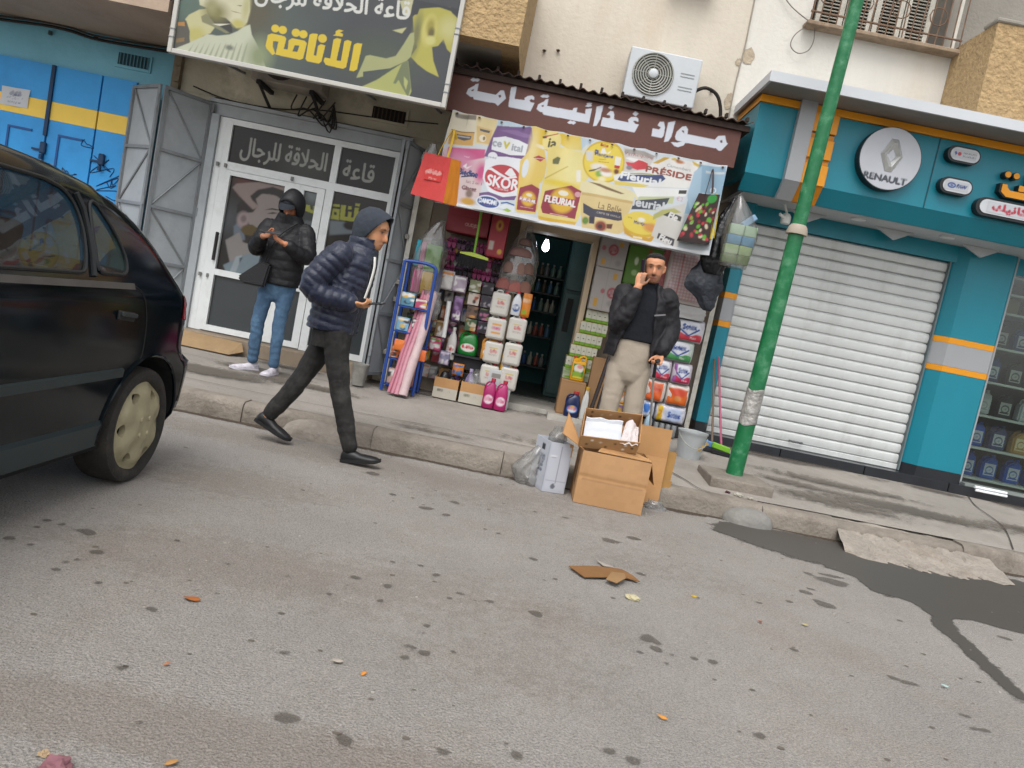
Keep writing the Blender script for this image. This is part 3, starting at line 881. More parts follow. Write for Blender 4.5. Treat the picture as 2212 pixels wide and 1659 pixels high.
('t','#a8565a',0.733,2.875,'Vachequirit',0.039,0,0.276,0),
('p','#f0ecea',[(0.611,2.834),(0.649,2.849),(0.76,2.844),(0.846,2.827),(0.763,2.831),(0.712,2.811)],0,[]),
('p','#d2444c',[(0.625,2.8),(0.7,2.805),(0.741,2.837),(0.833,2.825),(0.838,2.772),(0.748,2.741),(0.654,2.762)],1,[]),
('e','#8a8488',0.67,2.752,0.028,0.021,0.6),
('p','#ece9e4',[(0.876,2.847),(0.964,2.915),(1.1,2.918),(1.236,2.925),(1.339,2.925),(1.279,2.793),(1.256,2.681),(0.605,2.672),(0.832,2.764)],1,[]),
('p','#c9a545',[(0.871,2.839),(0.965,2.911),(1.026,2.913),(0.925,2.843)],1,[]),
('p','#d3b348',[(1.035,2.905),(1.071,2.926),(1.11,2.907),(1.051,2.895)],1,[]),
('p','#d3b348',[(1.228,2.93),(1.271,2.919),(1.326,2.889),(1.309,2.873),(1.256,2.896)],1,[]),
('e','#c08050',1.118,2.898,0.041,0.017,0.8),
('t','#8f9298',1.124,2.843,'Camembert',0.028,0,0.228,0),
('t','#9a5040',1.041,2.782,'PRÉSIDE',0.069,1,0.428,0),
('e','#c9b048',1.159,2.715,0.055,0.019,0.7),
('e','#4a4638',1.16,2.714,0.024,0.01,0.7),
('p','#efeee8',[(0.54,2.652),(0.634,2.698),(1,2.751),(1.238,2.731),(1.238,2.67),(0.572,2.568)],1,[]),
('p','#e4cf68',[(0.55,2.607),(0.645,2.613),(0.89,2.628),(0.829,2.592),(0.572,2.568)],1,[]),
('p','#a8a858',[(0.628,2.693),(0.866,2.737),(0.934,2.738),(0.63,2.684)],0,[]),
('p','#46527e',[(0.585,2.621),(0.606,2.669),(0.987,2.749),(1.025,2.715),(0.983,2.672),(0.618,2.611)],0,[]),
('t','#eef0f2',0.797,2.673,'Fleurial',0.063,1,0.373,0),
('p','#f2f2ef',[(0.735,2.58),(1.246,2.665),(1.242,2.593),(0.801,2.499)],0,[]),
('p','#44443f',[(1.17,2.638),(1.242,2.652),(1.242,2.616),(1.171,2.603)],0,[]),
('t','#d9a0a8',1.194,2.56,'2€',0.041,0,None,0),
('p','#c8cfa0',[(0.819,2.509),(1.14,2.573),(1.138,2.502),(1.077,2.496),(1.006,2.414),(0.778,2.382)],1,[]),
('p','#4a4e58',[(0.781,2.464),(1.1,2.551),(1.085,2.491),(0.99,2.421),(0.769,2.377)],0,[]),
('t','#d3d6da',0.92,2.458,'leurial',0.076,1,0.29,0.03),
('e','#dcb43c',0.896,2.256,0.181,0.114,0),
('e','#ecd45a',0.892,2.272,0.176,0.103,0),
('p','#d6a536',[(0.734,2.203),(0.829,2.147),(0.994,2.153),(1.061,2.228),(1.021,2.124),(0.924,2.095),(0.753,2.146)],1,[]),
('t','#42508e',0.893,2.266,'Mordjene',0.032,1,0.145,0),
('e','#f0ecdc',0.886,2.302,0.034,0.021,0.6),
('e','#dd9a52',0.994,2.249,0.076,0.041,0.7),
('t','#8a7030',0.775,2.3,'500g',0.018,0,None,0),
('p','#efe0b0',[(0.837,2.142),(0.926,2.146),(0.931,2.127),(0.842,2.123)],0,[]),
('p','#d6d3cc',[(1.037,2.427),(1.255,2.532),(1.274,2.264),(1.283,2.102),(1.216,2.088),(1.008,2.183)],1,[]),
('p','#b9b870',[(0.987,2.376),(1.057,2.431),(1.16,2.465),(1.235,2.44),(1.081,2.388),(0.991,2.323)],1,[]),
('p','#4a4846',[(1.074,2.387),(1.127,2.426),(1.247,2.401),(1.243,2.356)],0,[]),
('t','#e6e4e0',1.17,2.389,'Fle',0.055,1,None,-.22),
('p','#47444a',[(1.07,2.219),(1.226,2.186),(1.227,2.118),(1.064,2.167)],0,[]),
('t','#e6e4e0',1.146,2.17,'Fleu',0.052,1,None,-.25),
('p','#8fb0c6',[(1.309,2.906),(1.549,2.934),(1.573,2.798),(1.541,2.487),(1.264,2.432),(1.279,2.793)],1,[]),
('p','#a9c4d6',[(1.271,2.831),(1.331,2.897),(1.373,2.623),(1.31,2.475),(1.254,2.599)],2,[]),
('p','#c8d0d2',[(1.373,2.865),(1.548,2.88),(1.549,2.86),(1.378,2.843)],1,[]),
('e','#e6ecf0',1.479,2.698,0.028,0.028,0),
('e','#8fb0c6',1.48,2.697,0.018,0.018,0),
('t','#e6ecf2',1.45,2.645,'candia',0.039,1,0.138,0),
('t','#50608a',1.45,2.615,'lait',0.018,0,None,0),
('p','#b5bcc0',[(1.264,2.432),(1.541,2.487),(1.551,2.142),(1.269,2.099)],2,[])]
def paint(pr, items):
 for it in items:
  if it[0] == 'p':
   pr.poly(it[2], it[1], it[3], it[4])
  elif it[0] == 'e':
   pr.ell(it[2], it[3], it[4], it[5], it[1], it[6])
  else:
   pr.text(it[4], it[2], it[3], it[5], it[1], it[6], it[8], it[7])
WET = [(1.619, 5.349), (1.859, 5.241), (2.048, 5.413), (2.124, 5.159), (2.282, 5.057), (2.289, 4.948), (2.409, 4.873), (2.411, 4.605), (2.626, 4.565), (2.648, 4.344), (2.55, 4.162), (2.563, 4.031), (2.517, 3.708), (2.493, 3.456), (2.47, 3.259), (2.551, 3.383), (2.58, 3.595), (2.639, 3.914), (2.662, 4.115), (2.75, 4.368), (2.897, 4.427), (3.187, 4.353), (4.084, 5.723), (3.697, 5.706), (3.319, 5.544), (2.966, 5.694), (2.628, 5.754), (2.159, 5.753), (1.956, 5.711), (1.747, 5.689)]
SPOTS = [(-1.599, 3.072, 0.046, 0.037), (-1.72, 3.097, 0.019, 0.023), (-1.791, 3.108, 0.019, 0.019), (-1.767, 3.023, 0.015, 0.016), (-1.781, 2.853, 0.019, 0.026), (-1.683, 2.838, 0.012, 0.019), (-1.45, 2.89, 0.022, 0.026), (-1.47, 2.791, 0.014, 0.018), (-1.491, 2.752, 0.012, 0.012), (-1.487, 2.675, 0.023, 0.02), (-1.304, 2.644, 0.014, 0.014), (-1.049, 2.524, 0.024, 0.02), (-0.947, 2.143, 0.017, 0.017), (-0.775, 1.9, 0.012, 0.012), (-0.597, 2.422, 0.01, 0.012), (-0.553, 2.418, 0.017, 0.016), (-0.992, 3.035, 0.007, 0.009), (-0.739, 3.037, 0.006, 0.011), (-0.546, 2.939, 0.017, 0.015), (-0.49, 3.173, 0.02, 0.016), (-1.264, 3.18, 0.017, 0.016), (-0.781, 4.989, 0.044, 0.043), (-0.989, 2.744, 0.01, 0.009), (-0.913, 2.749, 0.013, 0.01), (-0.26, 2.02, 0.027, 0.034), (-0.431, 2.049, 0.035, 0.035), (-0.341, 4.442, 0.056, 0.038), (-0.228, 4.387, 0.033, 0.03), (-0.193, 4.698, 0.03, 0.034), (-0.576, 4.579, 0.028, 0.032), (-0.781, 4.989, 0.039, 0.043), (0.781, 4.544, 0.069, 0.048), (0.94, 4.719, 0.055, 0.043), (0.504, 4.863, 0.023, 0.027), (0.31, 4.87, 0.02, 0.023), (0.29, 3.902, 0.032, 0.024), (-0.162, 3.392, 0.018, 0.022), (-0.161, 3.311, 0.013, 0.015), (-0.04, 3.229, 0.035, 0.018), (0.087, 3.21, 0.022, 0.016), (-0.072, 3.155, 0.021, 0.016), (-0.139, 2.839, 0.016, 0.014), (-0.134, 2.771, 0.012, 0.014), (-0.112, 2.614, 0.024, 0.025), (-0.16, 2.635, 0.02, 0.017), (-0.17, 2.553, 0.016, 0.018), (0.292, 3.166, 0.037, 0.036), (-0.347, 2.979, 0.018, 0.017), (-0.348, 3.139, 0.023, 0.039), (0.794, 3.151, 0.052, 0.055), (0.786, 3.061, 0.039, 0.033), (0.723, 2.991, 0.019, 0.016), (0.857, 3.034, 0.016, 0.014), (0.952, 3.044, 0.017, 0.018), (1.035, 3.048, 0.026, 0.024), (0.82, 2.938, 0.013, 0.014), (0.674, 3.556, 0.014, 0.02), (0.577, 2.201, 0.025, 0.028), (0.024, 2.041, 0.026, 0.017), (0.507, 2.214, 0.033, 0.018), (0.222, 2.092, 0.03, 0.027), (0.877, 4.013, 0.031, 0.028), (-0.017, 2.664, 0.01, 0.011), (0.088, 4.221, 0.019, 0.017), (2.047, 4.704, 0.041, 0.036), (2.228, 4.751, 0.091, 0.046), (2.176, 4.636, 0.149, 0.07), (1.873, 4.294, 0.055, 0.03), (1.927, 4.151, 0.062, 0.056), (1.48, 3.364, 0.032, 0.023), (1.942, 3.246, 0.051, 0.026), (1.889, 3.276, 0.028, 0.018), (1.063, 2.513, 0.028, 0.024), (1.037, 3.048, 0.02, 0.023), (2.072, 3.02, 0.031, 0.019), (2.045, 2.922, 0.026, 0.018), (2.09, 2.921, 0.026, 0.018), (2.987, 4.603, 0.064, 0.06), (1.5, 3.939, 0.023, 0.016), (1.7, 4.064, 0.024, 0.02), (2.487, 4.568, 0.053, 0.034), (1.94, 4.385, 0.038, 0.023), (2.338, 4.121, 0.021, 0.021), (2.968, 4.198, 0.044, 0.029)]
# ------------------------------------------------------------------ materials
def M_(n): return MATS[n]
asphalt = mat('asphalt', '#8b8680', 0.88, var=0.10, scale=1.2, bump=0.9, bscale=100, stain='#7f7367', stain_amt=0.5, stain_scale=0.9, fine=1.0)
concrete = mat('concrete', '#8c867e', 0.85, var=0.2, scale=2.2, bump=0.5, bscale=45, stain='#5b5650', stain_amt=0.75, stain_scale=1.1, fine=0.3)
kerbmat = mat('kerb_concrete', '#7b7369', 0.9, var=0.22, scale=4, bump=0.6, bscale=40, stain='#51483f', stain_amt=0.7, stain_scale=3, fine=0.3)
mortar = mat('mortar', '#8c847a', 0.95, var=0.2, scale=6, bump=1.0, bscale=30, stain='#776a5c', stain_amt=0.6, stain_scale=5)
cream = mat('cream_plaster', '#bfb6a7', 0.9, var=0.06, scale=3, bump=0.25, bscale=25, stain='#b39f84', stain_amt=0.5, stain_scale=1.6, streak=True)
white_pl = mat('white_plaster', '#c6c2b9', 0.9, var=0.05, scale=3, bump=0.25, bscale=25, stain='#b8a88f', stain_amt=0.35, stain_scale=1.3, streak=True)
rough_pl = mat('roughcast', '#a48b65', 0.95, var=0.2, scale=14, bump=1.6, bscale=26)
grey_pl = mat('grey_plaster', '#8a857c', 0.9, var=0.1, scale=3, bump=0.3, bscale=30, stain='#6f675c', stain_amt=0.5)
soffit_m = mat('soffit_plaster', '#a08d7b', 0.9, var=0.08, scale=2, bump=0.2, bscale=30, stain='#6f5c4c', stain_amt=0.4)
barber_wall = mat('barber_wall', '#b8b19d', 0.85, var=0.08, scale=3, bump=0.3, bscale=20, stain='#6d6250', stain_amt=0.6, stain_scale=2.2)
lblue = mat('pale_blue_paint', '#74b0c4', 0.7, var=0.07, scale=3, bump=0.25, bscale=20, stain='#53808e', stain_amt=0.5)
blue = mat('blue_paint', '#2a90d2', 0.5, var=0.07, scale=4, bump=0.15, bscale=15, stain='#1a6aa2', stain_amt=0.4)
yellow_p = mat('yellow_paint', '#e2be4c', 0.5, var=0.05, scale=4, bump=0.15, bscale=15)
gate_m = mat('grey_gate_paint', '#9a9fa2', 0.55, var=0.08, scale=4, bump=0.15, bscale=12, stain='#6f6c68', stain_amt=0.4)
gate_d = mat('grey_gate_frame', '#787c7f', 0.55, var=0.1, scale=6, stain='#5d5044', stain_amt=0.5, stain_scale=5)
alu = mat('white_aluminium', '#d3d6d5', 0.4, var=0.04, scale=5, stain='#a3a39d', stain_amt=0.35, stain_scale=6)
dark_in = mat('dark_interior', '#2a2826', 0.9, var=0.1)
dark_gl = mat('dark_film', '#3a3e40', 0.18, var=0.06, scale=3, spec=0.5)
black_m = mat('black_metal', '#1b1a19', 0.6, var=0.15)
rubber = mat('rubber', '#1d1c1b', 0.9, var=0.2, scale=20, bump=0.2)
cable_m = mat('cable', '#2d2926', 0.8)
brown_m = mat('brown_board', '#5f382b', 0.6, var=0.05, scale=4, stain='#5a3127', stain_amt=0.3)
rust_m = mat('rusty_sheet', '#3d2a22', 0.85, var=0.3, scale=7, bump=0.3, stain='#4b4038', stain_amt=0.6, stain_scale=4)
teal = mat('teal_panel', '#0c7485', 0.38, var=0.05, scale=2, spec=0.4, stain='#1b6a76', stain_amt=.5, stain_scale=2.5, streak=True)
orange_p = mat('orange_panel', '#cf8808', 0.42, var=0.03, scale=2)
lgrey_p = mat('light_grey_panel', '#8f9193', 0.42, var=0.03, scale=2)
white_p = mat('white_panel', '#b7babd', 0.4, var=0.03, scale=2)
dgrey_p = mat('grey_soffit_panel', '#7c7a75', 0.5, var=0.04)
white_in = mat('white_ceiling', '#a9aeb0', 0.7, var=0.03)
shut_m = mat('shutter_steel', '#bdbfbd', 0.42, var=0.06, scale=3, stain='#8d8a82', stain_amt=0.55, stain_scale=2.2, streak=True)
tile_b = mat('black_tile', '#24262a', 0.25, var=0.15, scale=6)
marble = mat('worn_marble', '#a39f97', 0.5, var=0.15, scale=5, stain='#6b655c', stain_amt=0.6, stain_scale=4)
wood = mat('cream_wood', '#b8a58a', 0.7, var=0.1, scale=6, streak=True)
plast_w = mat('white_plastic', '#cfcfca', 0.4, var=0.05, scale=8)
green_p = mat('green_paint', '#0d6338', 0.45, var=0.2, scale=7, bump=0.35, bscale=18, stain='#5d8a6c', stain_amt=0.75, stain_scale=7)
beige_p = mat('beige_paint', '#94897a', 0.6, var=0.1)
tape_m = mat('silver_tape', '#9d9a95', 0.35, metal=0.3, var=0.3, scale=12, bump=1.2, bscale=22, stain='#6b665f', stain_amt=0.5, stain_scale=8)
glass = mat_glass('window_glass', '#e6ece8', 0.02, 0.8)
print_m = mat_print('print', 0.5, ink=.72)
print_gloss = mat_print('print_gloss', 0.3, spec=0.4, ink=.72)
print_pane = mat_print('print_pane', 0.25, spec=0.25, ink=0.5)
print_matte = mat_print('print_matte', 0.75, ink=.72)
# ------------------------------------------------------------------ ground
def ky(x):
 return 5.74 + 0.05 * max(0.0, x - 0.5)
def pz(x, y):
 t = min(1.0, max(0.0, (y - ky(x) - 0.1) / 2.4))
 a = min(1.0, max(0.0, (x + 0.3) / 2.5))
 a = a * a * (3 - 2 * a)
 return 0.15 + t * (0.05 + 0.10 * a)
bm = grid_mesh(lambda u, v: (-45 + 90 * u, -30 + 38.6 * v, 0.0), 30, 16)
make('road', bm, asphalt, kind='structure')
bm = grid_mesh(lambda u, v: (-10 + 20 * u, 0, 0), 1, 1)
bm.clear()
nu, nv = 80, 14
V = []
for j in range(nv + 1):
 row = []
 for i in range(nu + 1):
  x = -11 + 22 * i / nu
  y = ky(x) + 0.17 + (8.4 - ky(x) - 0.17) * j / nv
  row.append(bm.verts.new((x, y, pz(x, y) + 0.006 * mnoise.noise((x * 1.7, y * 1.7, 0)))))
 V.append(row)
for j in range(nv):
 for i in range(nu):
  bm.faces.new([V[j][i], V[j][i + 1], V[j + 1][i + 1], V[j + 1][i]])
pav = make('pavement', bm, concrete, smooth=True, kind='structure')
# joints sunk into the pavement show as thin dark strips of dirt
bm = bm_new()
def strip(bm, pts, wd, dz=0.006, zf=pz):
 P = catmull([(p[0], p[1], 0) for p in pts], 5)
 L_, R_ = [], []
 for i, p in enumerate(P):
  a, b = P[max(0, i - 1)], P[min(len(P) - 1, i + 1)]
  t = (b - a).normalized()
  n = Vector((-t.y, t.x, 0))
  k = wd * (0.6 + 0.7 * abs(mnoise.noise((p.x * 9, p.y * 9, 1))))
  for s, lst in ((1, L_), (-1, R_)):
   q = p + n * s * k
   lst.append(bm.verts.new((q.x, q.y, zf(q.x, q.y) + dz)))
 for i in range(len(P) - 1):
  bm.faces.new([L_[i], L_[i + 1], R_[i + 1], R_[i]])
dirt = mat('dirt', '#3b352e', 0.95, var=0.25)
strip(bm, [(1.40, 6.45), (1.52, 6.2), (1.6, 5.98), (1.68, 5.93)], 0.008, 0.009)
strip(bm, [(4.2, 6.1), (4.6, 6.9), (4.75, 7.6), (5.0, 8.2)], 0.008, 0.009)
strip(bm, [(-2.9, 6.25), (-1.6, 6.22), (-0.5, 6.3), (0.6, 6.22)], 0.006, 0.009)
strip(bm, [(-3.6, 7.5), (-3.0, 7.42), (-2.0, 7.5), (-1.4, 7.46)], 0.006, 0.009)
make('pavement_crack', bm, dirt, pav)
# kerb of separate stones, each a little uneven
kerb = thing('kerb', '', '', (0, 5.7, 0)); del kerb['label']; del kerb['category']; kerb['kind'] = 'structure'
x = -9.0
i = 0
while x < 9:
 ln = 1.0 + 0.02 * rnd.random()
 if x < 2.68 < x + ln:
  ln = 2.68 - x
 lower = 2.7 < x + 0.5 < 3.75
 y0 = ky(x + ln / 2) + rnd.uniform(-.008, .008)
 zt = (0.152 + rnd.uniform(-.006, .006)) if not lower else 0.135
 bm = bm_new()
 n = 8
 rings = []
 for k in range(n + 1):
  xx = x + 0.0025 + (ln - 0.005) * k / n
  j = 0.006 * mnoise.noise((xx * 6, 3.1, i))
  yy = y0 + 0.05 * (xx - x - ln / 2) * (1 if x > 0.5 else 0)
  rings.append([(xx, yy + 0.18, -0.1), (xx, yy + j, -0.1), (xx, yy + j, zt - 0.05), (xx, yy + 0.012 + j, zt - 0.02), (xx, yy + 0.04, zt + j), (xx, yy + 0.18, zt)])
 loft(bm, rings)
 make('kerb_stone', bm, kerbmat, kerb, smooth=True, angle=50)
 x += ln
 i += 1
def blob(bm, cx, cy, rx, ry, h, z0=0.0, n=20, m=7, seed=0, p=1.0, flat=None):
 for_r = []
 for j in range(m + 1):
  t = j / m
  r = math.cos(t * PI / 2) ** 0.7
  z = h * math.sin(t * PI / 2) ** p
  for_r.append([(cx + rx * max(r, 0.02) * math.cos(2 * PI * k / n) * (1 + .1 * mnoise.noise((k * .8, seed, 0))), cy + ry * max(r, 0.02) * math.sin(2 * PI * k / n) * (1 + .1 * mnoise.noise((k * .8, seed, 5))),
                       z0 - 0.02 * (j == 0) + z + .006 * mnoise.noise((k * .7, j * .9, seed))) for k in range(n)])
 loft(bm, for_r)
bm = bm_new(); blob(bm, -1.36, 5.72, 0.27, 0.15, 0.13, seed=3)
tag(make('mortar_mound', bm, mortar, smooth=True), 'rounded half dome of pale mortar against the kerb behind the walking man', 'kerb ramp')
bm = bm_new(); blob(bm, 1.97, 5.8, 0.2, 0.13, 0.12, seed=9)
tag(make('mortar_mound', bm, mat('grey_mortar', '#777570', .9, var=.15, bump=.5, bscale=30), smooth=True), 'small lump of grey mortar against the kerb below the green post', 'kerb ramp')
# broken sloping crossing in the kerb on the right
bm = grid_mesh(lambda u, v: (2.66 + 1.25 * u + 0.10 * (v - .5) * (1 - u), 5.46 + 0.62 * v + 0.10 * u - 0.13 * math.sin(PI * u) ** .7 * (1 - v) + .03 * mnoise.noise((u * 6, v, 4)) * (1 - v), max(-0.004, 0.003 + 0.15 * v ** 1.1 + 0.016 * mnoise.noise((u * 9, v * 6, 2)) - 0.016 * (1 if (int(u * 26 + v * 8) % 3 == 0) and .15 < u < .8 and v < .75 else 0))), 90, 34)
tag(make('kerb_crossing', bm, mortar, smooth=True), 'broken concrete crossing sloping from the pavement into the wet gutter', 'kerb ramp')
decal('wet_patch', 1.3, 2.6, 4.6, 3.5, 60, lambda pr: (pr.poly(WET, '#ffffff'), pr.ell(2.2, 5.3, .5, .25, '#ffffff', .9, -.3)), lambda x, y: .004, mat_decal('wet_asphalt', '#4a4641', .5, .4, .88), None, 'structure', 6)
def damp(pr):
 for c in ((-2.75, 6.75, .6, .2, .7), (-1.9, 7.0, .55, .13, .6), (-2.35, 7.3, .4, .12, .9), (2.9, 6.45, .6, .2, .5), (3.7, 6.75, .8, .16, .6), (3.2, 7.2, .8, .14, .5), (5.0, 6.9, .6, .14, .5), (2.6, 6.9, .3, .1, .5), (0.3, 6.5, .5, .12, .35), (-.6, 6.1, .4, .08, .4)):
  pr.ell(c[0], c[1], c[2], c[3], '#ffffff', 1.2, -.05, c[4])
decal('damp_patch', -4, 5.9, 10, 2.2, 40, damp, lambda x, y: pz(x, y) + .013, mat_decal('damp_concrete', '#5d564d', .55, .4, .75), pav)
def spots(pr):
 for (sx, sy, rx, ry) in SPOTS: [pr.ell(sx + rnd.uniform(-.5, .5) * rx, sy + rnd.uniform(-.5, .5) * ry, rx * rnd.uniform(.3, .75), ry * rnd.uniform(.3, .75), '#ffffff', 1.0, rnd.uniform(-.5, .5), rnd.uniform(.4, .9)) for _ in range(4)]
decal('oil_spots', -2.6, 1.2, 6.0, 4.5, 90, spots, lambda x, y: .003, mat_decal('oil_spot', '#57514a', .6, .4, .55), None, 'stuff', 1)
def mud(pr):
 for (sx, sy, rx, ry, a_) in ((-.6, 1.9, 1.2, .12, .8), (.3, 1.75, .5, .12, .8), (-1.2, 3.0, .6, .25, .5), (-.2, 3.2, .9, .3, .45), (-1.2, 5.3, 1.4, .22, .8), (.2, 4.9, 1.2, .3, .4), (.9, 4.2, .6, .3, .4), (-1.4, 4.2, .5, .3, .6), (.2, 2.6, .5, .25, .4)):
  pr.ell(sx, sy, rx, ry, '#ffffff', 1.6, 0, a_)
def gutter(pr):
 for k in range(60):
  gx = -4 + k * .16 + rnd.uniform(-.05, .05)
  pr.ell(gx, ky(gx) - rnd.uniform(.0, .05), rnd.uniform(.08, .2), rnd.uniform(.02, .06), '#ffffff', 1.0, 0, rnd.uniform(.4, 1))
decal('gutter_dirt', -4, 5.45, 9.5, .6, 60, gutter, lambda x, y: .0045, mat_decal('gutter_dirt', '#4a4036', .9, .2, .8), None, 'stuff', 1)
def foot(pr):
 for k in range(70):
  gx = -5.5 + k * .18 + rnd.uniform(-.06, .06)
  pr.ell(gx, rnd.uniform(7.85, 8.2), rnd.uniform(.1, .3), rnd.uniform(.03, .12), '#ffffff', 1.3, 0, rnd.uniform(.3, .9))
decal('wall_foot_dirt', -5.5, 7.6, 13, .75, 36, foot, lambda x, y: pz(x, y) + .012, mat_decal('wall_foot_dirt', '#57504a', .9, .2, .6), pav, None, 2)
decal('mud_film', -3.4, 1.2, 6.0, 4.45, 30, mud, lambda x, y: .0015, mat_decal('mud_film', '#7a6a5a', .9, .2, .15), None, 'stuff', 2)
bm = bm_new()
spot_m = mat('oil_fleck', '#5d564d', .8, var=.2)
for k in range(260):
 sx, sy = rnd.uniform(-3, 4.5), rnd.uniform(1.0, 5.6)
 r = rnd.uniform(.002, .008)
 n = 7
 vs = [bm.verts.new((sx + r * 1.6 * (1 + .4 * rnd.random()) * math.cos(2 * PI * j / n), sy + r * (1 + .4 * rnd.random()) * math.sin(2 * PI * j / n), 0.003)) for j in range(n)]
 bm.faces.new(vs)
make('oil_stains', bm, spot_m, kind='stuff')
# pale grit and chips
bm = bm_new()
for k in range(520):
 sx, sy = rnd.uniform(-3, 4.5), rnd.uniform(1.0, 5.65)
 r = rnd.uniform(.0015, .0042)
 obox(bm, (sx, sy, r * .5), (r, r * .3, 0), (-r * .3, r * .8, 0), (0, 0, r * .6))
make('grit', bm, mat('grit', '#9a948b', 0.9, var=0.3), kind='stuff')
# ------------------------------------------------------------------ apartment building above the shops
apt = thing('apartment_building', 'cream plastered upper storey with rough yellow balcony walls above the row of shops', 'building', (1.5, 8.4, 3.3))
bm = bm_new()
box(bm, -0.53, 1.66, 8.30, 8.6, 3.2, 8.0)
make('wall', bm, cream, apt)
bm = bm_new()
box(bm, 1.66, 3.77, 8.315, 8.6, 3.2, 4.70); box(bm, 1.66, 2.26, 8.315, 8.6, 4.70, 8.0); box(bm, 3.74, 3.77, 8.315, 8.6, 4.70, 8.0); box(bm, 2.26, 3.74, 8.315, 8.6, 6.1, 8.0)
make('wall', bm, white_pl, apt)
bm = bm_new()
box(bm, -3.62, -0.53, 7.0, 7.2, 3.5, 4.5); box(bm, -0.70, -0.53, 7.2, 8.29, 3.5, 4.5)
make('balcony_wall', bm, rough_pl, apt)
bm = bm_new(); box(bm, -3.62, -0.70, 7.2, 8.29, 3.5, 3.64)
make('balcony_slab', bm, grey_pl, apt)
bm = bm_new()
box(bm, -10, -3.62, 7.0, 8.4, 3.19, 3.30, 0); box(bm, -10, -3.62, 7.0, 7.2, 3.302, 4.5, 1)
make('balcony_slab', bm, [soffit_m, grey_pl], apt)
bm = bm_new()
box(bm, 3.77, 9, 7.55, 7.75, 3.78, 4.75); box(bm, 3.77, 3.94, 7.75, 8.31, 3.78, 4.75)
make('balcony_wall', bm, rough_pl, apt)
bm = bm_new(); box(bm, 3.75, 9, 7.53, 7.77, 4.751, 4.79, bev=.01)
make('balcony_coping', bm, grey_pl, apt)
bm = bm_new(); box(bm, 3.77, 9, 8.9, 9.1, 3.8, 8)
make('wall', bm, grey_pl, apt)
bm = bm_new(); box(bm, -10, -3.62, 8.4, 8.6, 3.3, 8); box(bm, -3.62, -.53, 8.4, 8.6, 3.64, 8)
make('wall', bm, grey_pl, apt)
# louvred window with iron guard rail
win = make('window', (lambda b: (box(b, 2.26, 3.74, 8.52, 8.58, 4.70, 6.1), b)[1])(bm_new()), mat('window_void', '#57534c', .9), apt)
bm = bm_new()
box(bm, 2.20, 3.80, 8.16, 8.33, 4.66, 4.70, bev=.006)
make('sill', bm, mat('stained_sill', '#8c7a66', .9, var=.25, scale=8, stain='#5a4736', stain_amt=.7, stain_scale=5), win)
for k in range(4):
 x0 = 2.33 + k * .30
 bm = bm_new()
 box(bm, x0, x0 + .05, 8.40, 8.44, 4.72, 6.05); box(bm, x0 + .235, x0 + .285, 8.40, 8.44, 4.72, 6.05); box(bm, x0 + .05, x0 + .235, 8.402, 8.438, 4.72, 4.78); box(bm, x0 + .05, x0 + .235, 8.402, 8.438, 5.9, 6.05)
 for q in range(32):
  z = 4.80 + q * .034
  obox(bm, (x0 + .1425, 8.42, z), (.0925, 0, 0), (0, .014, .008), (0, -.002, .004))
 make('shutter', bm, mat('old_shutter', '#b8b4a8', .7, var=.15, scale=8, stain='#85796a', stain_amt=.5, stain_scale=6), win)
bm = bm_new()
rust = mat('rusty_iron', '#6b5443', .85, var=.3, scale=9)
for z in (4.80, 5.45):
 tube(bm, [(2.22, 8.2, z), (3.78, 8.2, z)], .011, 6)
for k in range(19):
 xx = 2.24 + k * .085
 tube(bm, [(xx, 8.2, 4.70), (xx + .012 * math.sin(k), 8.19, 5.1), (xx, 8.2, 5.5)], .007, 5)
for k in range(4):
 for q in range(10):
  a = Vector((2.35 + k * .38 + .09 * math.cos(q * .63), 8.19, 4.98 + .09 * math.sin(q * .63)))
  b = Vector((2.35 + k * .38 + .09 * math.cos(q * .63 + .63), 8.19, 4.98 + .09 * math.sin(q * .63 + .63)))
  tube(bm, [a, b], .006, 4)
make('guard_rail', bm, rust, win)
# patches where plaster has come off, small fittings
bm = bm_new()
def wall_patch(bm, cx, cz, rx, rz, y, seed):
 n = 14
 P = [bm.verts.new((cx + rx * (1 + .5 * mnoise.noise((k * .9, seed, 1))) * math.cos(2 * PI * k / n), y, cz + rz * (1 + .5 * mnoise.noise((k * .9, seed, 6))) * math.sin(2 * PI * k / n))) for k in range(n)]
 bm.faces.new(P)
wall_patch(bm, 1.72, 4.28, .07, .08, 8.309, 1); wall_patch(bm, 1.63, 4.20, .03, .04, 8.294, 2); wall_patch(bm, 1.60, 4.86, .03, .03, 8.294, 3); wall_patch(bm, 1.62, 3.80, .04, .09, 8.294, 4)
make('bare_patch', bm, mat('bare_render', '#a39581', .95, var=.2, bump=.6, bscale=30), apt)
bm = bm_new()
strip_pts = [(1.655, 8.296, 3.6), (1.65, 8.296, 4.0), (1.662, 8.296, 4.4), (1.65, 8.296, 5.0), (1.66, 8.296, 6)]
tube(bm, strip_pts, .008, 5)
make('cable', bm, mat('grey_cable', '#8b8478', .8), apt)
bm = bm_new(); box(bm, .75, 1.22, 8.1, 8.30, 4.83, 4.90, bev=.01)
make('ledge', bm, mat('stained_sill', '#8c7a66'), apt)
bm = bm_new()
for (xx, zz) in ((-.36, 3.92), (-.22, 3.95), (1.42, 3.86)):
 tube(bm, [(xx, 8.31, zz), (xx, 8.27, zz)], .012, 6); box(bm, xx - .02, xx + .02, 8.27, 8.28, zz - .008, zz + .008)
make('wall_bolt', bm, rust, apt)
bm = bm_new()
P = catmull([(1.93, 8.30, 6.3), (1.86, 8.28, 5.2), (1.90, 8.27, 4.98), (2.02, 8.27, 4.84), (2.25, 8.27, 4.72), (2.33, 8.28, 4.70)], 6)
tube(bm, P, .006, 5)
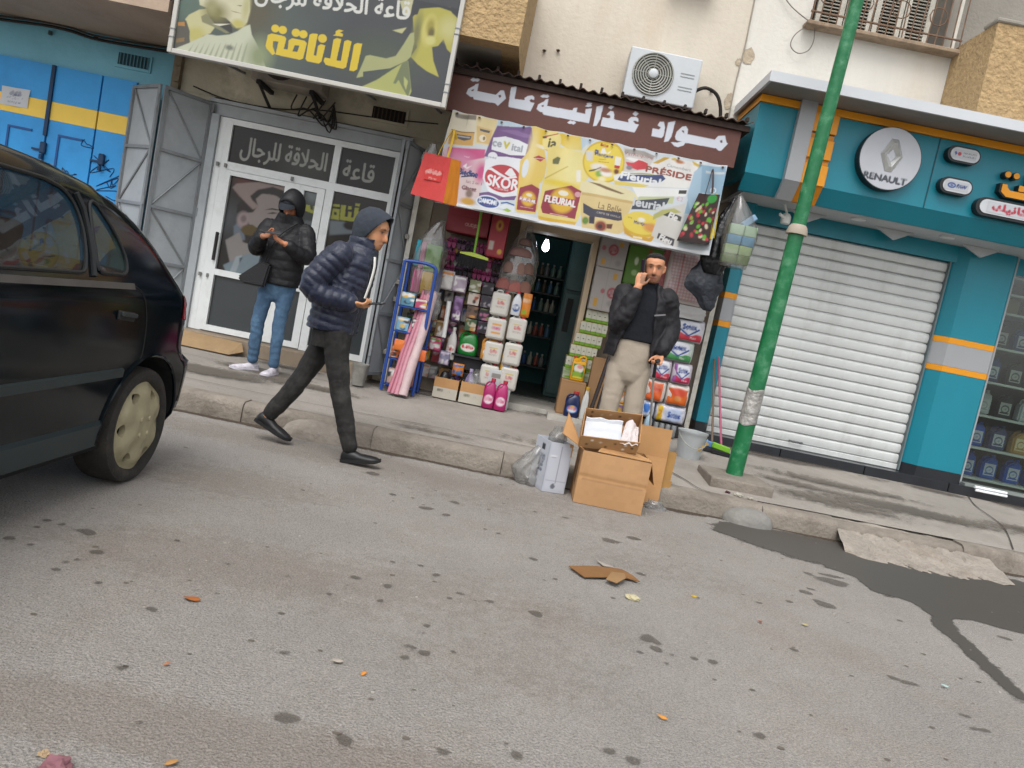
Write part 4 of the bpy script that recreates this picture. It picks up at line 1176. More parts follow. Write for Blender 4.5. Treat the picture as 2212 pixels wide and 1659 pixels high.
P = catmull([(2.30, 8.27, 4.71), (2.33, 8.26, 4.56), (2.30, 8.26, 4.44), (2.20, 8.26, 4.39), (2.11, 8.26, 4.45), (2.13, 8.26, 4.56), (2.22, 8.27, 4.66), (2.30, 8.28, 4.71)], 6)
tube(bm, P, .006, 5)
tag(make('loose_cable', bm, mat('pale_cable', '#77716a', .8)), 'thin grey cable hanging in a loop below the shuttered window', 'cable')
# air conditioner above the brown awning
ac = thing('air_conditioner', 'white outdoor air conditioner with round grille on the cream wall above the brown sign', 'air conditioner', (.9, 8.2, 3.55))
bm = bm_new(); box(bm, .50, 1.22, 7.95, 8.25, 3.55, 4.03, bev=.012, seg=2)
make('casing', bm, mat('ac_white', '#b4b8ba', .45, var=.03), ac)
bm = bm_new(); lathe(bm, [(.2, 0), (.2, .006)], (0, 0, 0), 28)
bmesh.ops.rotate(bm, verts=bm.verts, matrix=Matrix.Rotation(PI / 2, 3, 'X')); bmesh.ops.translate(bm, verts=bm.verts, vec=(.76, 7.948, 3.80))
gp = make('fan_opening', bm, mat('fan_dark', '#3c3d3a', .8), ac)
bm = bm_new()
for r in (.05, .075, .1, .125, .15, .175, .2):
 n = 36
 tube(bm, [(.76 + r * math.cos(2 * PI * k / n), 7.938, 3.80 + r * math.sin(2 * PI * k / n)) for k in range(n + 1)], .0075, 5, cap=False)
for k in range(8):
 a = k * PI / 4
 tube(bm, [(.76 + .05 * math.cos(a), 7.935, 3.80 + .05 * math.sin(a)), (.76 + .205 * math.cos(a), 7.935, 3.80 + .205 * math.sin(a))], .004, 4)
make('fan_grille', bm, mat('grille_grey', '#95958d', .5), ac)
bm = bm_new(); lathe(bm, [(.045, 0), (.045, .012), (.03, .02)], (0, 0, 0), 16)
bmesh.ops.rotate(bm, verts=bm.verts, matrix=Matrix.Rotation(PI / 2, 3, 'X')); bmesh.ops.translate(bm, verts=bm.verts, vec=(.76, 7.93, 3.80))
make('fan_hub', bm, M_('ac_white'), ac, smooth=True)
bm = bm_new()
for z in (3.70, 3.73, 3.83, 3.86): box(bm, 1.03, 1.17, 7.946, 7.955, z, z + .008)
make('side_slot', bm, mat('slot_grey', '#8e9294', .6), ac)
bm = bm_new()
for xx in (.6, 1.1): box(bm, xx, xx + .03, 7.97, 8.31, 3.515, 3.548)
make('bracket', bm, black_m, ac)
bm = bm_new(); tube(bm, catmull([(1.22, 8.1, 3.76), (1.33, 8.1, 3.82), (1.47, 8.15, 3.78), (1.55, 8.2, 3.62), (1.56, 8.25, 3.4)], 6), .018, 7)
make('hose', bm, cable_m, ac, smooth=True)
# ------------------------------------------------------------------ closed blue shop on the left
bs = thing('blue_shop_front', 'pale blue shop wall with closed bright blue folding doors and a yellow stripe', 'shop front', (-6, 8.4, .2))
bm = bm_new(); box(bm, -10, -4.10, 8.30, 8.6, .0, 3.19)
make('wall', bm, lblue, bs)
for (xa, xb) in ((-8.2, -7.3), (-7.28, -6.60), (-6.58, -5.97), (-5.95, -5.362), (-5.338, -4.85), (-4.83, -4.48)):
 bm = bm_new()
 box(bm, xa, xb, 8.26, 8.298, .36, 2.22, 0); box(bm, xa, xb, 8.26, 8.298, 2.222, 2.41, 1); box(bm, xa, xb, 8.26, 8.298, 2.412, 2.78, 0)
 leaf = make('door_leaf', bm, [blue, yellow_p], bs)
 if xb - xa > .4:
  for (za, zb) in ((1.35, 2.09), (.5, 1.2)):
   bm = bm_new()
   cx = xa + .19 if xa < -5.4 else xa + .12
   d = .012
   for q in ((cx, cx + .26, zb - .022, zb), (cx, cx + .022, za, zb - .023)):
    box(bm, q[0], q[1], 8.26 - d, 8.259, q[2], q[3])
   make('moulding', bm, mat('blue_moulding', '#164a86', .5, var=.1), leaf)
bm = bm_new()
for xx in (-5.35, -4.72):
 box(bm, xx - .03, xx + .03, 8.22, 8.26, 1.86, 1.98, bev=.008); box(bm, xx - .12, xx + .02, 8.235, 8.262, 1.885, 1.905)
 lathe(bm, [(.02, 0), (.02, .05)], (xx, 8.22, 1.8), 8)
box(bm, -5.372, -5.335, 8.236, 8.262, 2.05, 2.78)
make('lock', bm, mat('dark_blue_iron', '#12304f', .6, var=.3), bs)
bm = bm_new()
for (cx, cz, s, sd) in ((-4.70, 1.87, .16, 1), (-4.62, 1.72, .14, 2), (-5.05, 1.72, .08, 3), (-4.62, 1.60, .13, 5), (-4.9, 2.05, .07, 8)):
 r_ = random.Random(sd)
 pts = [(cx + s * r_.uniform(-1, 1), 8.256, cz + s * r_.uniform(-.7, .7)) for _ in range(7)]
 tube(bm, catmull(pts, 5), .0045, 4)
make('graffiti', bm, mat('graffiti_paint', '#173a66', .6), bs)
bm = bm_new(); box(bm, -4.75, -4.37, 8.28, 8.299, 2.90, 3.07)
v = make('vent', bm, lblue, bs)
bm = bm_new(); box(bm, -4.72, -4.40, 8.272, 8.279, 2.93, 3.05)
make('vent_opening', bm, mat('vent_dark', '#26424c', .9), v)
for k in range(9):
 bm = bm_new(); xx = -4.70 + k * .037
 box(bm, xx, xx + .011, 8.262, 8.271, 2.93, 3.05)
 make('slat', bm, mat('vent_slat', '#467481', .7), v)
bm = bm_new()
for (xx, zz) in ((-5.46, 3.08), (-4.98, 3.12)):
 lathe(bm, [(.022, 0), (.02, .04)], (xx, 8.27, zz), 8)
make('wall_fitting', bm, mat('old_fitting', '#3a4a4a', .8), bs)
bm = bm_new()
for k, (dz, dy) in enumerate(((0, 0), (.02, .03), (-.015, .02))):
 tube(bm, catmull([(-9, 8.25 - dy, 3.15 + dz), (-6.5, 8.25 - dy, 3.12 + dz), (-5.4, 8.24 - dy, 3.165 + dz), (-4.9, 8.25 - dy, 3.13 + dz), (-4.0, 8.24 - dy, 3.16 + dz), (-3.4, 8.2, 3.17)], 6), .011, 5)
tag(make('wall_cable', bm, cable_m), 'bundle of dark cables running under the balcony above the blue doors', 'cable')
pr = Print(.30, .19, 120, '#d3d6da', (-.15, -.095))
pr.text('للكراء', 0, .035, .05, '#3c4a78', 1); pr.text('الاتصال بالرقم', 0, -.015, .03, '#3c4a78', 0); pr.text('0550 12 40', 0, -.055, .022, '#3c4a78', 0)
o = pr.mesh('notice', lambda X, Y: (X - 5.725 + .04 * Y, 8.252 + .006 * np.sin(X * 30 + Y * 20), Y + 2.38 + .03 * X), None, print_m)
tag(o, 'white handwritten notice taped over the yellow stripe of the blue doors', 'notice')
# ------------------------------------------------------------------ barber shop
bb = thing('barber_shop_front', 'barber shop front with white framed glass door, dark panes and posters', 'shop front', (-2.6, 8.4, .2))
bm = bm_new()
box(bm, -4.098, -1.2, 8.302, 8.6, 2.80, 3.5); box(bm, -4.098, -3.66, 8.302, 8.6, .0, 2.798); box(bm, -1.55, -1.2, 8.302, 8.6, .0, 2.798)
make('wall', bm, barber_wall, bb)
bm = bm_new()
box(bm, -4.12, -4.04, 8.24, 8.301, .2, 3.2)
for z in (2.86, 3.02, 3.14): box(bm, -4.085, -4.03, 8.21, 8.239, z, z + .05)
make('edge_strip', bm, mat('dirty_strip', '#7d7260', .8, var=.25, scale=9), bb)
bm = bm_new()
box(bm, -3.66, -1.55, 8.27, 8.5, 2.62, 2.74); box(bm, -3.69, -1.52, 8.24, 8.30, 2.742, 2.778)
make('lintel', bm, gate_m, bb)
bm = bm_new(); box(bm, -3.66, -3.552, 8.22, 8.5, .3, 2.619); box(bm, -1.598, -1.55, 8.22, 8.5, .3, 2.619)
make('jamb', bm, gate_m, bb)
bm = bm_new(); box(bm, -3.70, -1.5, 8.05, 8.5, .1, .355, bev=.01)
make('sill', bm, mat('sill_concrete', '#857766', .9, var=.2, stain='#5d5146', stain_amt=.5), bb)
bm = bm_new()
box(bm, -3.55, -3.48, 8.26, 8.33, .36, 2.61); box(bm, -3.475, -3.41, 8.25, 8.33, .36, 2.61); box(bm, -1.67, -1.60, 8.25, 8.33, .36, 2.61)
box(bm, -3.41, -1.67, 8.252, 8.33, 2.55, 2.61); box(bm, -3.41, -1.67, 8.25, 8.33, 2.085, 2.165); box(bm, -2.315, -2.245, 8.246, 8.33, 2.166, 2.549); box(bm, -2.33, -2.245, 8.246, 8.33, .36, 2.084)
box(bm, -2.244, -1.671, 8.252, 8.33, .36, .425)
make('frame', bm, alu, bb)
bm = bm_new()
box(bm, -3.405, -3.35, 8.235, 8.31, .37, 2.08); box(bm, -2.76, -2.60, 8.235, 8.31, .37, 2.08); box(bm, -3.35, -2.76, 8.237, 8.31, 2.03, 2.08); box(bm, -3.35, -2.76, 8.237, 8.31, .97, 1.035); box(bm, -3.35, -2.76, 8.237, 8.31, .37, .43)
dl = make('door_leaf', bm, alu, bb)
bm = bm_new(); box(bm, -3.39, -3.365, 8.20, 8.235, 1.12, 1.42, bev=.004); make('handle', bm, black_m, dl)
bm = bm_new()
box(bm, -2.60, -2.555, 8.238, 8.31, .37, 2.08); box(bm, -2.415, -2.335, 8.238, 8.31, .37, 2.08); box(bm, -2.555, -2.415, 8.24, 8.31, 2.03, 2.08); box(bm, -2.555, -2.415, 8.24, 8.31, .97, 1.035); box(bm, -2.555, -2.415, 8.24, 8.31, .37, .43)
dl2 = make('door_leaf', bm, alu, bb)
bm = bm_new()
for xx in (-3.50, -3.415, -2.70):
 for z in (2.12, .95): box(bm, xx - .012, xx + .012, 8.225, 8.25, z - .02, z + .02)
make('hinge', bm, mat('hinge_grey', '#6d6d6a', .5), bb)
for (xa, xb, za, zb, par) in ((-3.35, -2.76, .43, .97, dl), (-2.555, -2.415, .43, .97, dl2), (-2.244, -1.671, .426, 1.05, bb)):
 bm = bm_new(); box(bm, xa, xb, 8.275, 8.285, za, zb)
 make('pane', bm, dark_gl, par)
pr = Print(.59, 1.0, 130, '#3d3936', (-3.35, 1.034)); paint(pr, ART['poster'])
pr.mesh('poster_pane', flat_at(8.275), dl, print_pane)
pr = Print(.14, 1.0, 130, '#4a4d4c', (-2.555, 1.034)); paint(pr, ART['poster2']); pr.mesh('poster_pane', flat_at(8.275), dl2, print_pane)
pr = Print(.573, 1.035, 130, '#423b38', (-2.244, 1.05)); pr.ell(-2.05, 1.9, .3, .25, '#3c3836', 1.2); pr.ell(-2.0, 1.2, .4, .3, '#55564a', 1.4); paint(pr, ART['poster2']); pr.mesh('poster_pane', flat_at(8.275), bb, print_pane)
pr = Print(1.095, .384, 220, '#2e2a28', (-3.41, 2.166)); pr.ell(-2.6, 2.3, .25, .3, '#4a4c44', 1.2); pr.text('الحلاقة للرجال', -2.84, 2.335, .25, '#b9b9b2', 1, w=.92)
pr.mesh('lettered_pane', flat_at(8.277), bb, print_pane)
pr = Print(.574, .384, 220, '#2e2a28', (-2.244, 2.166)); pr.text('قاعة', -2.03, 2.34, .19, '#b9b9b2', 1, w=.33)
pr.mesh('lettered_pane', flat_at(8.277), bb, print_pane)
bm = bm_new(); box(bm, -2.03, -1.62, 8.28, 8.301, 2.885, 3.05)
v = make('vent', bm, barber_wall, bb)
bm = bm_new(); box(bm, -2.0, -1.65, 8.272, 8.279, 2.91, 3.03); make('vent_opening', bm, mat('vent_brown', '#1f1813', .9), v)
for k in range(8):
 bm = bm_new(); xx = -1.985 + k * .043
 box(bm, xx, xx + .01, 8.262, 8.271, 2.91, 3.03); make('slat', bm, mat('vent_slat_brown', '#40342a', .7), v)
ac2 = thing('air_conditioner', 'soiled outdoor air conditioner half hidden behind the barber sign on black brackets', 'air conditioner', (-2.8, 8.1, 2.95))
bm = bm_new(); box(bm, -3.18, -2.46, 7.92, 8.22, 2.98, 3.45, bev=.012)
make('casing', bm, mat('ac_dirty', '#8d857a', .6, var=.15, stain='#5d5348', stain_amt=.6), ac2)
bm = bm_new(); lathe(bm, [(.19, 0), (.19, .006)], (0, 0, 0), 24); bmesh.ops.rotate(bm, verts=bm.verts, matrix=Matrix.Rotation(PI / 2, 3, 'X')); bmesh.ops.translate(bm, verts=bm.verts, vec=(-2.9, 7.918, 3.2)); make('fan_opening', bm, mat('fan_brown', '#3a302a', .8), ac2)
bm = bm_new()
for xx in (-3.1, -2.56):
 box(bm, xx, xx + .04, 7.88, 8.3, 2.935, 2.975); tube(bm, [(xx + .02, 7.9, 2.95), (xx + .03, 8.27, 2.80)], .016, 6)
make('bracket', bm, black_m, ac2)
bm = bm_new()
for sd in range(5):
 r_ = random.Random(sd)
 tube(bm, catmull([(-2.75 + .1 * sd, 8.1, 2.95), (-2.8 + .08 * sd, 8.15, 2.78 + r_.uniform(-.04, .04)), (-2.65 + .05 * sd, 8.2, 2.82 + r_.uniform(-.05, .05)), (-2.45 + .03 * sd, 8.22, 2.75 + r_.uniform(-.1, .05)), (-2.4, 8.25, 2.95)], 5), .008, 5)
make('pipework', bm, cable_m, ac2)
bm = bm_new(); tube(bm, catmull([(-3.9, 8.28, 2.86), (-3.5, 8.27, 2.79), (-3.0, 8.27, 2.80), (-2.5, 8.27, 2.88), (-1.9, 8.28, 2.92), (-1.3, 8.28, 2.98)], 6), .007, 5)
tag(make('wall_cable', bm, cable_m), 'single thin cable sagging along the wall under the barber sign', 'cable')
def gate(a, b, z0, z1, label, group):
 a, b = Vector((*a, 0)), Vector((*b, 0))
 t = (b - a).normalized(); n = Vector((t.y, -t.x, 0))
 if n.y > 0: n = -n
 L_ = (b - a).length
 g = thing('gate_leaf', label, 'gate', (a.x, a.y, z0), group)
 def P(s, z, o): q = a + t * s + n * o; return (q.x, q.y, z)
 bm = bm_new()
 obox(bm, P(L_ / 2, (z0 + z1) / 2, 0), t * (L_ / 2 - .005), n * .002, (0, 0, (z1 - z0) / 2))
 make('sheet', bm, gate_m, g)
 bm = bm_new()
 for s in (.018, L_ - .018): obox(bm, P(s, (z0 + z1) / 2, .014), t * .018, n * .012, (0, 0, (z1 - z0) / 2))
 zs = [z0 + .018, z0 + (z1 - z0) * .27, z0 + (z1 - z0) * .5, z0 + (z1 - z0) * .74, z1 - .018]
 for z in zs: obox(bm, P(L_ / 2, z, .014), t * (L_ / 2 - .037), n * .011, (0, 0, .016))
 make('frame', bm, gate_d, g)
 for k in range(4):
  s0, s1 = (.04, L_ - .04) if k % 2 else (L_ - .04, .04)
  bm = bm_new(); tube(bm, [P(s0, zs[k] + .02, .012), P(s1, zs[k + 1] - .02, .012)], .010, 4)
  make('brace', bm, gate_d, g)
 bm = bm_new()
 for z in (z1 - .1, (z0 + z1) / 2, z0 + .2): lathe(bm, [(.016, 0), (.016, .09)], P(0.0, z, .02), 8)
 make('hinge', bm, gate_d, g)
 return g
gate((-3.65, 8.24), (-3.97, 7.83), .34, 2.73, 'grey steel gate leaf folded open next to the white barber door frame', 'folded gate leaves')
gate((-3.99, 7.83), (-4.46, 8.20), .34, 2.73, 'grey steel gate leaf folded back against the blue shop, behind the dark car', 'folded gate leaves')
gate((-1.58, 8.22), (-1.50, 7.72), .30, 2.66, 'dark grey gate leaf folded open at the right edge of the barber door', 'folded gate leaves')
gate((-1.48, 7.72), (-1.34, 8.14), .30, 2.66, 'grey gate leaf with diagonal brace beside the white grocery post', 'folded gate leaves')
sg = thing('barber_sign', 'large framed barber sign with yellow and white Arabic lettering and haircut photographs', 'shop sign', (-2.3, 7.0, 2.87))
pr = Print(2.42, 1.0, 220, '#44474a', (-3.52, 2.89))
paint(pr, ART['barber'])
pr.mesh('print_sheet', lambda X, Y: (X, 6.985 + .003 * np.sin(X * 4) * np.sin(Y * 6), Y), sg, mat_print('print_sign', .45, ink=.56))
bm = bm_new(); box(bm, -3.54, -1.08, 6.995, 7.0, 2.87, 3.91); make('back_panel', bm, gate_d, sg)
bm = bm_new()
box(bm, -3.56, -3.52, 6.96, 7.03, 2.85, 3.93, bev=.004); box(bm, -1.10, -1.06, 6.96, 7.03, 2.85, 3.93, bev=.004); box(bm, -3.52, -1.10, 6.962, 7.028, 2.85, 2.89, bev=.004); box(bm, -3.52, -1.10, 6.962, 7.028, 3.89, 3.93, bev=.004)
make('frame', bm, mat('sign_frame', '#aaa8a1', .5, var=.06, stain='#9d978a', stain_amt=.4, stain_scale=6), sg)
bm = bm_new()
for xx in (-3.4, -2.7, -2.0, -1.3): tube(bm, [(xx, 7.02, 2.95), (xx, 8.3, 3.1)], .014, 6);
for z in (2.98, 3.05, 3.48, 3.53):
 for xx in (-3.54, -1.08): box(bm, xx - .023, xx + .023, 6.955, 7.035, z, z + .008)
make('bracket', bm, gate_d, sg)
# ------------------------------------------------------------------ grocery shop: front, interior, awning, sign, banner
gr = thing('grocery_shop_front', 'open grocery shop front with cream door frame and dark interior lit by one bulb', 'shop front', (.3, 8.4, .2))
wall_d = mat('grocery_wall', '#8d8172', .9, var=.1, scale=3, stain='#5e5346', stain_amt=.5)  # grey brown grocery wall with random stains
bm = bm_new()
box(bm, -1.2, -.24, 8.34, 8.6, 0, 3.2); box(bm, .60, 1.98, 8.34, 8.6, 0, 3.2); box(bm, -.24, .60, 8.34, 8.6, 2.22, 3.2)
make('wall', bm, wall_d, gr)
bm = bm_new()
box(bm, -.24, -.17, 8.22, 8.5, .26, 2.1); box(bm, .545, .60, 8.20, 8.5, .26, 2.1); box(bm, -.24, .60, 8.21, 8.5, 2.102, 2.26)
make('door_frame', bm, wood, gr)
bm = bm_new(); prism(bm, [(-.35, 8.10), (.42, 8.10), (.42, 7.84), (1.05, 7.84), (1.05, 8.9), (-.35, 8.9)], .1, .275, 'z')
make('doorstep', bm, marble, gr)
int_w = mat('teal_interior', '#45706e', .8, var=.1)
bm = bm_new()
box(bm, -1.4, 1.8, 10.8, 10.9, 0, 3); box(bm, -1.5, -1.4, 8.6, 10.9, 0, 3); box(bm, 1.8, 1.9, 8.6, 10.9, 0, 3); box(bm, -1.4, 1.8, 8.6, 10.8, 2.7, 2.8)
make('interior_wall', bm, int_w, gr)
bm = bm_new()
ntx = 7
for i_ in range(ntx):
 for j_ in range(5):
  box(bm, -1.2 + i_ * .42, -1.2 + i_ * .42 + .412, 8.905 + j_ * .4, 8.905 + j_ * .4 + .392, .2, .285)
make('floor_tile', bm, mat('floor_tile', '#4e504b', .3, var=.2, scale=3), gr)
bm = bm_new()
shelf_m = mat('dark_shelf', '#262a2a', .5)
sh = thing('shop_shelf', 'dark shelf rack of jars and bottles deep inside the grocery doorway', 'shelf', (0, 10.4, .28))
for z in (.55, .95, 1.28, 1.52, 1.74, 2.3): box(bm, -.75, .42, 10.2, 10.6, z - .012, z + .012)
for xx in (-.75, .40): box(bm, xx, xx + .02, 10.18, 10.6, .28, 2.4)
make('rack', bm, shelf_m, sh)
def simple_bottle(bm, x, y, z, r, h, mi=0, mc=1):
 lathe(bm, [(r * .9, 0), (r, h * .05), (r, h * .6), (r * .45, h * .78), (r * .4, h * .86)], (x, y, z), 9, mi)
 lathe(bm, [(r * .46, h * .862), (r * .46, h)], (x, y, z), 9, mc)
jar_cols = ['#7f9a8a', '#93a36a', '#5b7a93', '#b3ad9a', '#6b5a48', '#3f5d8d', '#8b8b86', '#a05a4a']
capm = mat('cap_mix', '#b9b4a8', .5)
jar_names = ['sage green', 'olive', 'steel blue', 'ivory', 'brown', 'dark blue', 'grey', 'rust red']
protos = []
for q, c in enumerate(jar_cols):
 bm = bm_new(); simple_bottle(bm, 0, 10.32, 0, .032, .17)
 o = make('bottle', bm, [mat('jar%d' % q, c, .35, var=.15), capm], None, smooth=True)
 protos.append(o)
used = [False] * 8
for zi, z in enumerate((.562, .962, 1.292, 1.532, 1.752)):
 for k in range(13):
  q = rnd.randrange(8)
  xx = -.66 + k * .082 + rnd.uniform(-.008, .008)
  o = protos[q] if not used[q] else protos[q].copy()
  if used[q]: COL.objects.link(o)
  used[q] = True
  o.location = (xx, rnd.uniform(-.04, .06), z)
  lv = ('lowest', 'second lowest', 'middle', 'second highest', 'highest')[zi]
  tag(o, '%s jar on the %s dark shelf inside the grocery, %s from the left' % (jar_names[q], lv, ORD[k]), 'bottle', 'bottles on the shop shelf')
fr = thing('fridge', 'dark green upright fridge cabinet standing inside the doorway on the right', 'fridge', (.6, 9.5, .28))
bm = bm_new(); box(bm, .38, .98, 9.3, 9.9, .285, 2.28, bev=.015)
make('cabinet', bm, mat('fridge_green', '#2f4a48', .45, var=.06), fr)
bm = bm_new(); box(bm, .41, .95, 9.275, 9.298, 1.60, 2.24, bev=.004); box(bm, .41, .95, 9.275, 9.298, .34, 1.56, bev=.004); make('door', bm, mat('fridge_door', '#37524f', .4), fr)
bm = bm_new(); box(bm, .45, .52, 9.25, 9.274, 1.1, 1.5); make('handle', bm, black_m, fr)
lb = thing('light_bulb', 'bare glowing white bulb hanging inside the grocery doorway', 'lamp', (.065, 8.9, 2.05))
bm = bm_new(); lathe(bm, [(.008, .085), (.016, .07), (.024, .04), (.038, .0), (.040, -.02), (.030, -.05), (.010, -.064)][::-1], (.065, 8.9, 2.02), 14)
make('bulb', bm, mat('bulb_glow', '#eaf4ff', .3, var=0, emit=14.0), lb, smooth=True)
bm = bm_new(); tube(bm, [(.065, 8.9, 2.7), (.065, 8.9, 2.11)], .006, 5); lathe(bm, [(.018, 0), (.018, .05)], (.065, 8.9, 2.09), 8); make('cord', bm, cable_m, lb)
for (xx, yy, zb, zt, lab) in ((-1.325, 7.98, .2, 2.62, 'weathered white angle iron post at the left edge of the grocery display'), (1.90, 8.12, .28, 2.86, 'white angle iron post at the right edge of the grocery display')):
 p = thing('post', lab, 'post', (xx, yy, zb))
 bm = bm_new()
 box(bm, xx - .025, xx + .025, yy, yy + .006, zb, zt); box(bm, xx + .019 if xx < 0 else xx - .025, xx + .025 if xx < 0 else xx - .019, yy + .007, yy + .05, zb, zt)
 make('angle_iron', bm, mat('post_white', '#b5b2a8', .6, var=.12, scale=8, stain='#6d5b49', stain_amt=.6, stain_scale=9), p)
 bm = bm_new()
 if xx < 0:
  for z in (.55, 1.1, 1.28, 1.75, 2.3): blob(bm, xx - .03, yy - .01, .025, .02, .03, z, 8, 3, seed=z)
 else:
  tube(bm, [(xx, yy + .01, 2.84), (xx - .2, yy + .2, 2.74)], .014, 5)
  for z in (2.5, 2.58, 2.66, 2.74): lathe(bm, [(.012, 0), (.012, .012)], (xx - .03, yy - .008, z), 6)
 make('clip', bm, mat('clip_grey', '#86827a', .7), p)
aw = thing('awning', 'dark rusty corrugated sheet awning with bolt heads over the grocery', 'awning', (.25, 8.2, 3.3))
bm = bm_new()
nx = 150
top, bot = [], []
for j in range(2):
 rt = []; rb = []
 for i_ in range(nx + 1):
  xx = -1.17 + 2.87 * i_ / nx
  y = 7.32 if j == 0 else 8.295
  z = (3.345 if j == 0 else 3.52) + .012 * math.cos(2 * PI * xx / .1) + .012 * mnoise.noise((xx * 2, 0, 1))
  rt.append(bm.verts.new((xx, y, z + .004))); rb.append(bm.verts.new((xx, y, z - .004)))
 top.append(rt); bot.append(rb)
for i_ in range(nx):
 bm.faces.new([top[0][i_], top[0][i_ + 1], top[1][i_ + 1], top[1][i_]])
 bm.faces.new([bot[0][i_], bot[1][i_], bot[1][i_ + 1], bot[0][i_ + 1]])
 bm.faces.new([top[0][i_], bot[0][i_], bot[0][i_ + 1], top[0][i_ + 1]])
make('corrugated_sheet', bm, rust_m, aw, smooth=True)
bm = bm_new(); box(bm, -1.16, 1.69, 7.36, 7.40, 3.275, 3.325)
box(bm, -1.16, -1.12, 7.40, 8.29, 3.28, 3.31); box(bm, 1.65, 1.69, 7.40, 8.29, 3.28, 3.31)
make('beam', bm, mat('dark_beam', '#2e2019', .8, var=.2), aw)
for k in range(15):
 bm = bm_new(); xx = -1.10 + k * .196
 box(bm, xx - .012, xx + .012, 7.335, 7.40, 3.355, 3.40, bev=.004)
 make('bolt', bm, mat('dark_bolt', '#2b211c', .8), aw)
gs = thing('grocery_sign', 'long brown sign board with white Arabic lettering above the grocery banner', 'shop sign', (.25, 7.4, 2.94))
pr = Print(2.75, .335, 190, '#693d32', (-1.125, 2.94))
pr.speckle(.06, 3, 5)
paint(pr, ART['sign'])
pr.mesh('lettered_face', flat_at(7.395), gs, mat_print('print_board', .55))
bm = bm_new(); box(bm, -1.125, 1.625, 7.398, 7.44, 2.94, 3.275); make('board', bm, brown_m, gs)
bn = thing('banner', 'printed vinyl banner of oil, sugar, cheese and margarine packs hung below the brown sign', 'banner', (.25, 7.38, 2.1))
pr = Print(2.62, .85, 230, '#d5dde2', (-1.06, 2.095))
pr.rect(-1.06, 1.56, 2.095, 2.13, '#e6e8ea')
paint(pr, ART['banner'])
pr.rect(-1.0, 1.56, 2.095, 2.118, '#e8eaec')
def banner_fn(X, Y):
 t = (2.94 - Y) / .84
 wv = .018 * np.sin(X * 7 + 1) * t + .01 * np.sin(X * 17 + Y * 4) * t + .008 * np.sin(X * 31) * np.clip(1 - t * 3, 0, 1)
 sag = -.010 * np.abs(np.sin(X * PI / .26)) * np.clip(1 - t * 2.5, 0, 1)
 curl = np.clip((X - 1.45) / .11, 0, 1)
 return X + .012 * np.sin(Y * 9) * (X < -.9), 7.385 - .01 + wv - .07 * curl * curl * t, Y + sag
pr.mesh('printed_sheet', banner_fn, bn, mat_print('print_vinyl', .42, bump=.08))
bm = bm_new()
for k in range(13):
 xx = -1.0 + k * .21; lathe(bm, [(.011, 0), (.011, .01)], (xx, 7.364, 2.915), 7)
make('eyelet', bm, mat('eyelet', '#5d4636', .5, metal=.4), bn)
bm = bm_new(); tube(bm, [(-1.06, 7.40, 2.095), (1.50, 7.41, 2.095)], .012, 6); make('bottom_bar', bm, white_p, bn)
# ------------------------------------------------------------------ car parts shop on the right
rs = thing('car_parts_shop_front', 'teal car parts shop with closed white shutter, round logo sign and lit-free glass display', 'shop front', (4, 8.4, .25))
rs['label'] = 'teal and orange car parts shop with closed white roller shutter and round logo sign'
bm = bm_new()
box(bm, 1.76, 9, 7.5, 7.56, 2.95, 3.605); box(bm, 1.76, 1.82, 7.56, 8.30, 2.95, 3.605)
prism(bm, [(7.501, 2.948), (7.62, 2.80), (7.66, 2.80), (7.56, 2.948)], 1.765, 9, 'x')
fa = make('fascia_panel', bm, teal, rs)
bm = bm_new(); box(bm, 3.480, 3.490, 7.494, 7.499, 2.95, 3.605); box(bm, 5.5, 5.51, 7.494, 7.499, 2.95, 3.605); make('seam', bm, mat('seam_dark', '#0b4350', .5), fa)
bm = bm_new(); box(bm, 1.75, 9, 7.47, 7.56, 3.607, 3.672); box(bm, 1.75, 1.82, 7.56, 8.30, 3.607, 3.672); make('orange_band', bm, orange_p, rs)
bm = bm_new()
box(bm, 2.12, 2.27, 7.42, 7.499, 2.94, 3.69); prism(bm, [(7.42, 2.938), (7.55, 2.775), (7.64, 2.775), (7.50, 2.938)], 2.12, 2.27, 'x')
make('grey_band', bm, lgrey_p, rs)
for (za, zb) in ((3.43, 3.605), (3.19, 3.37), (2.945, 3.135)):
 bm = bm_new(); box(bm, 2.275, 2.51, 7.455, 7.498, za, zb, bev=.004); make('orange_block', bm, orange_p, rs)
bm = bm_new(); box(bm, 2.275, 2.505, 7.48, 7.499, 2.95, 3.42); prism(bm, [(7.47, 2.944), (7.585, 2.785), (7.64, 2.785), (7.50, 2.944)], 2.275, 2.505, 'x'); make('orange_back', bm, mat('orange_dark', '#b87406', .5), rs)
bm = bm_new(); box(bm, 1.70, 9, 7.1, 7.125, 3.675, 3.765); box(bm, 1.70, 1.725, 7.125, 8.295, 3.675, 3.765); box(bm, 1.725, 9, 7.125, 8.295, 3.74, 3.765); make('canopy_edge', bm, white_p, rs)
bm = bm_new(); box(bm, 1.726, 9, 7.126, 8.295, 3.68, 3.738); make('canopy_soffit', bm, dgrey_p, rs)
bm = bm_new(); box(bm, 1.83, 9, 7.64, 8.33, 2.802, 2.84); ce = make('ceiling_panel', bm, white_in, rs)
for k in range(5):
 bm = bm_new(); xx = 2.6 + k * .9
 prism(bm, [(xx - .2, 2.80), (xx + .2, 2.80), (xx + .02, 2.70)], 8.02, 8.05, 'y'); make('ceiling_wedge', bm, white_in, ce)
 bm = bm_new(); lathe(bm, [(.07, 0), (.07, .012)], (xx + .45, 7.85, 2.79), 14); make('spot_lamp', bm, mat('spot_white', '#c9cccd', .5), ce)
bm = bm_new(); box(bm, 1.98, 9, 8.2, 8.4, 2.63, 2.80); make('lintel', bm, teal, rs)
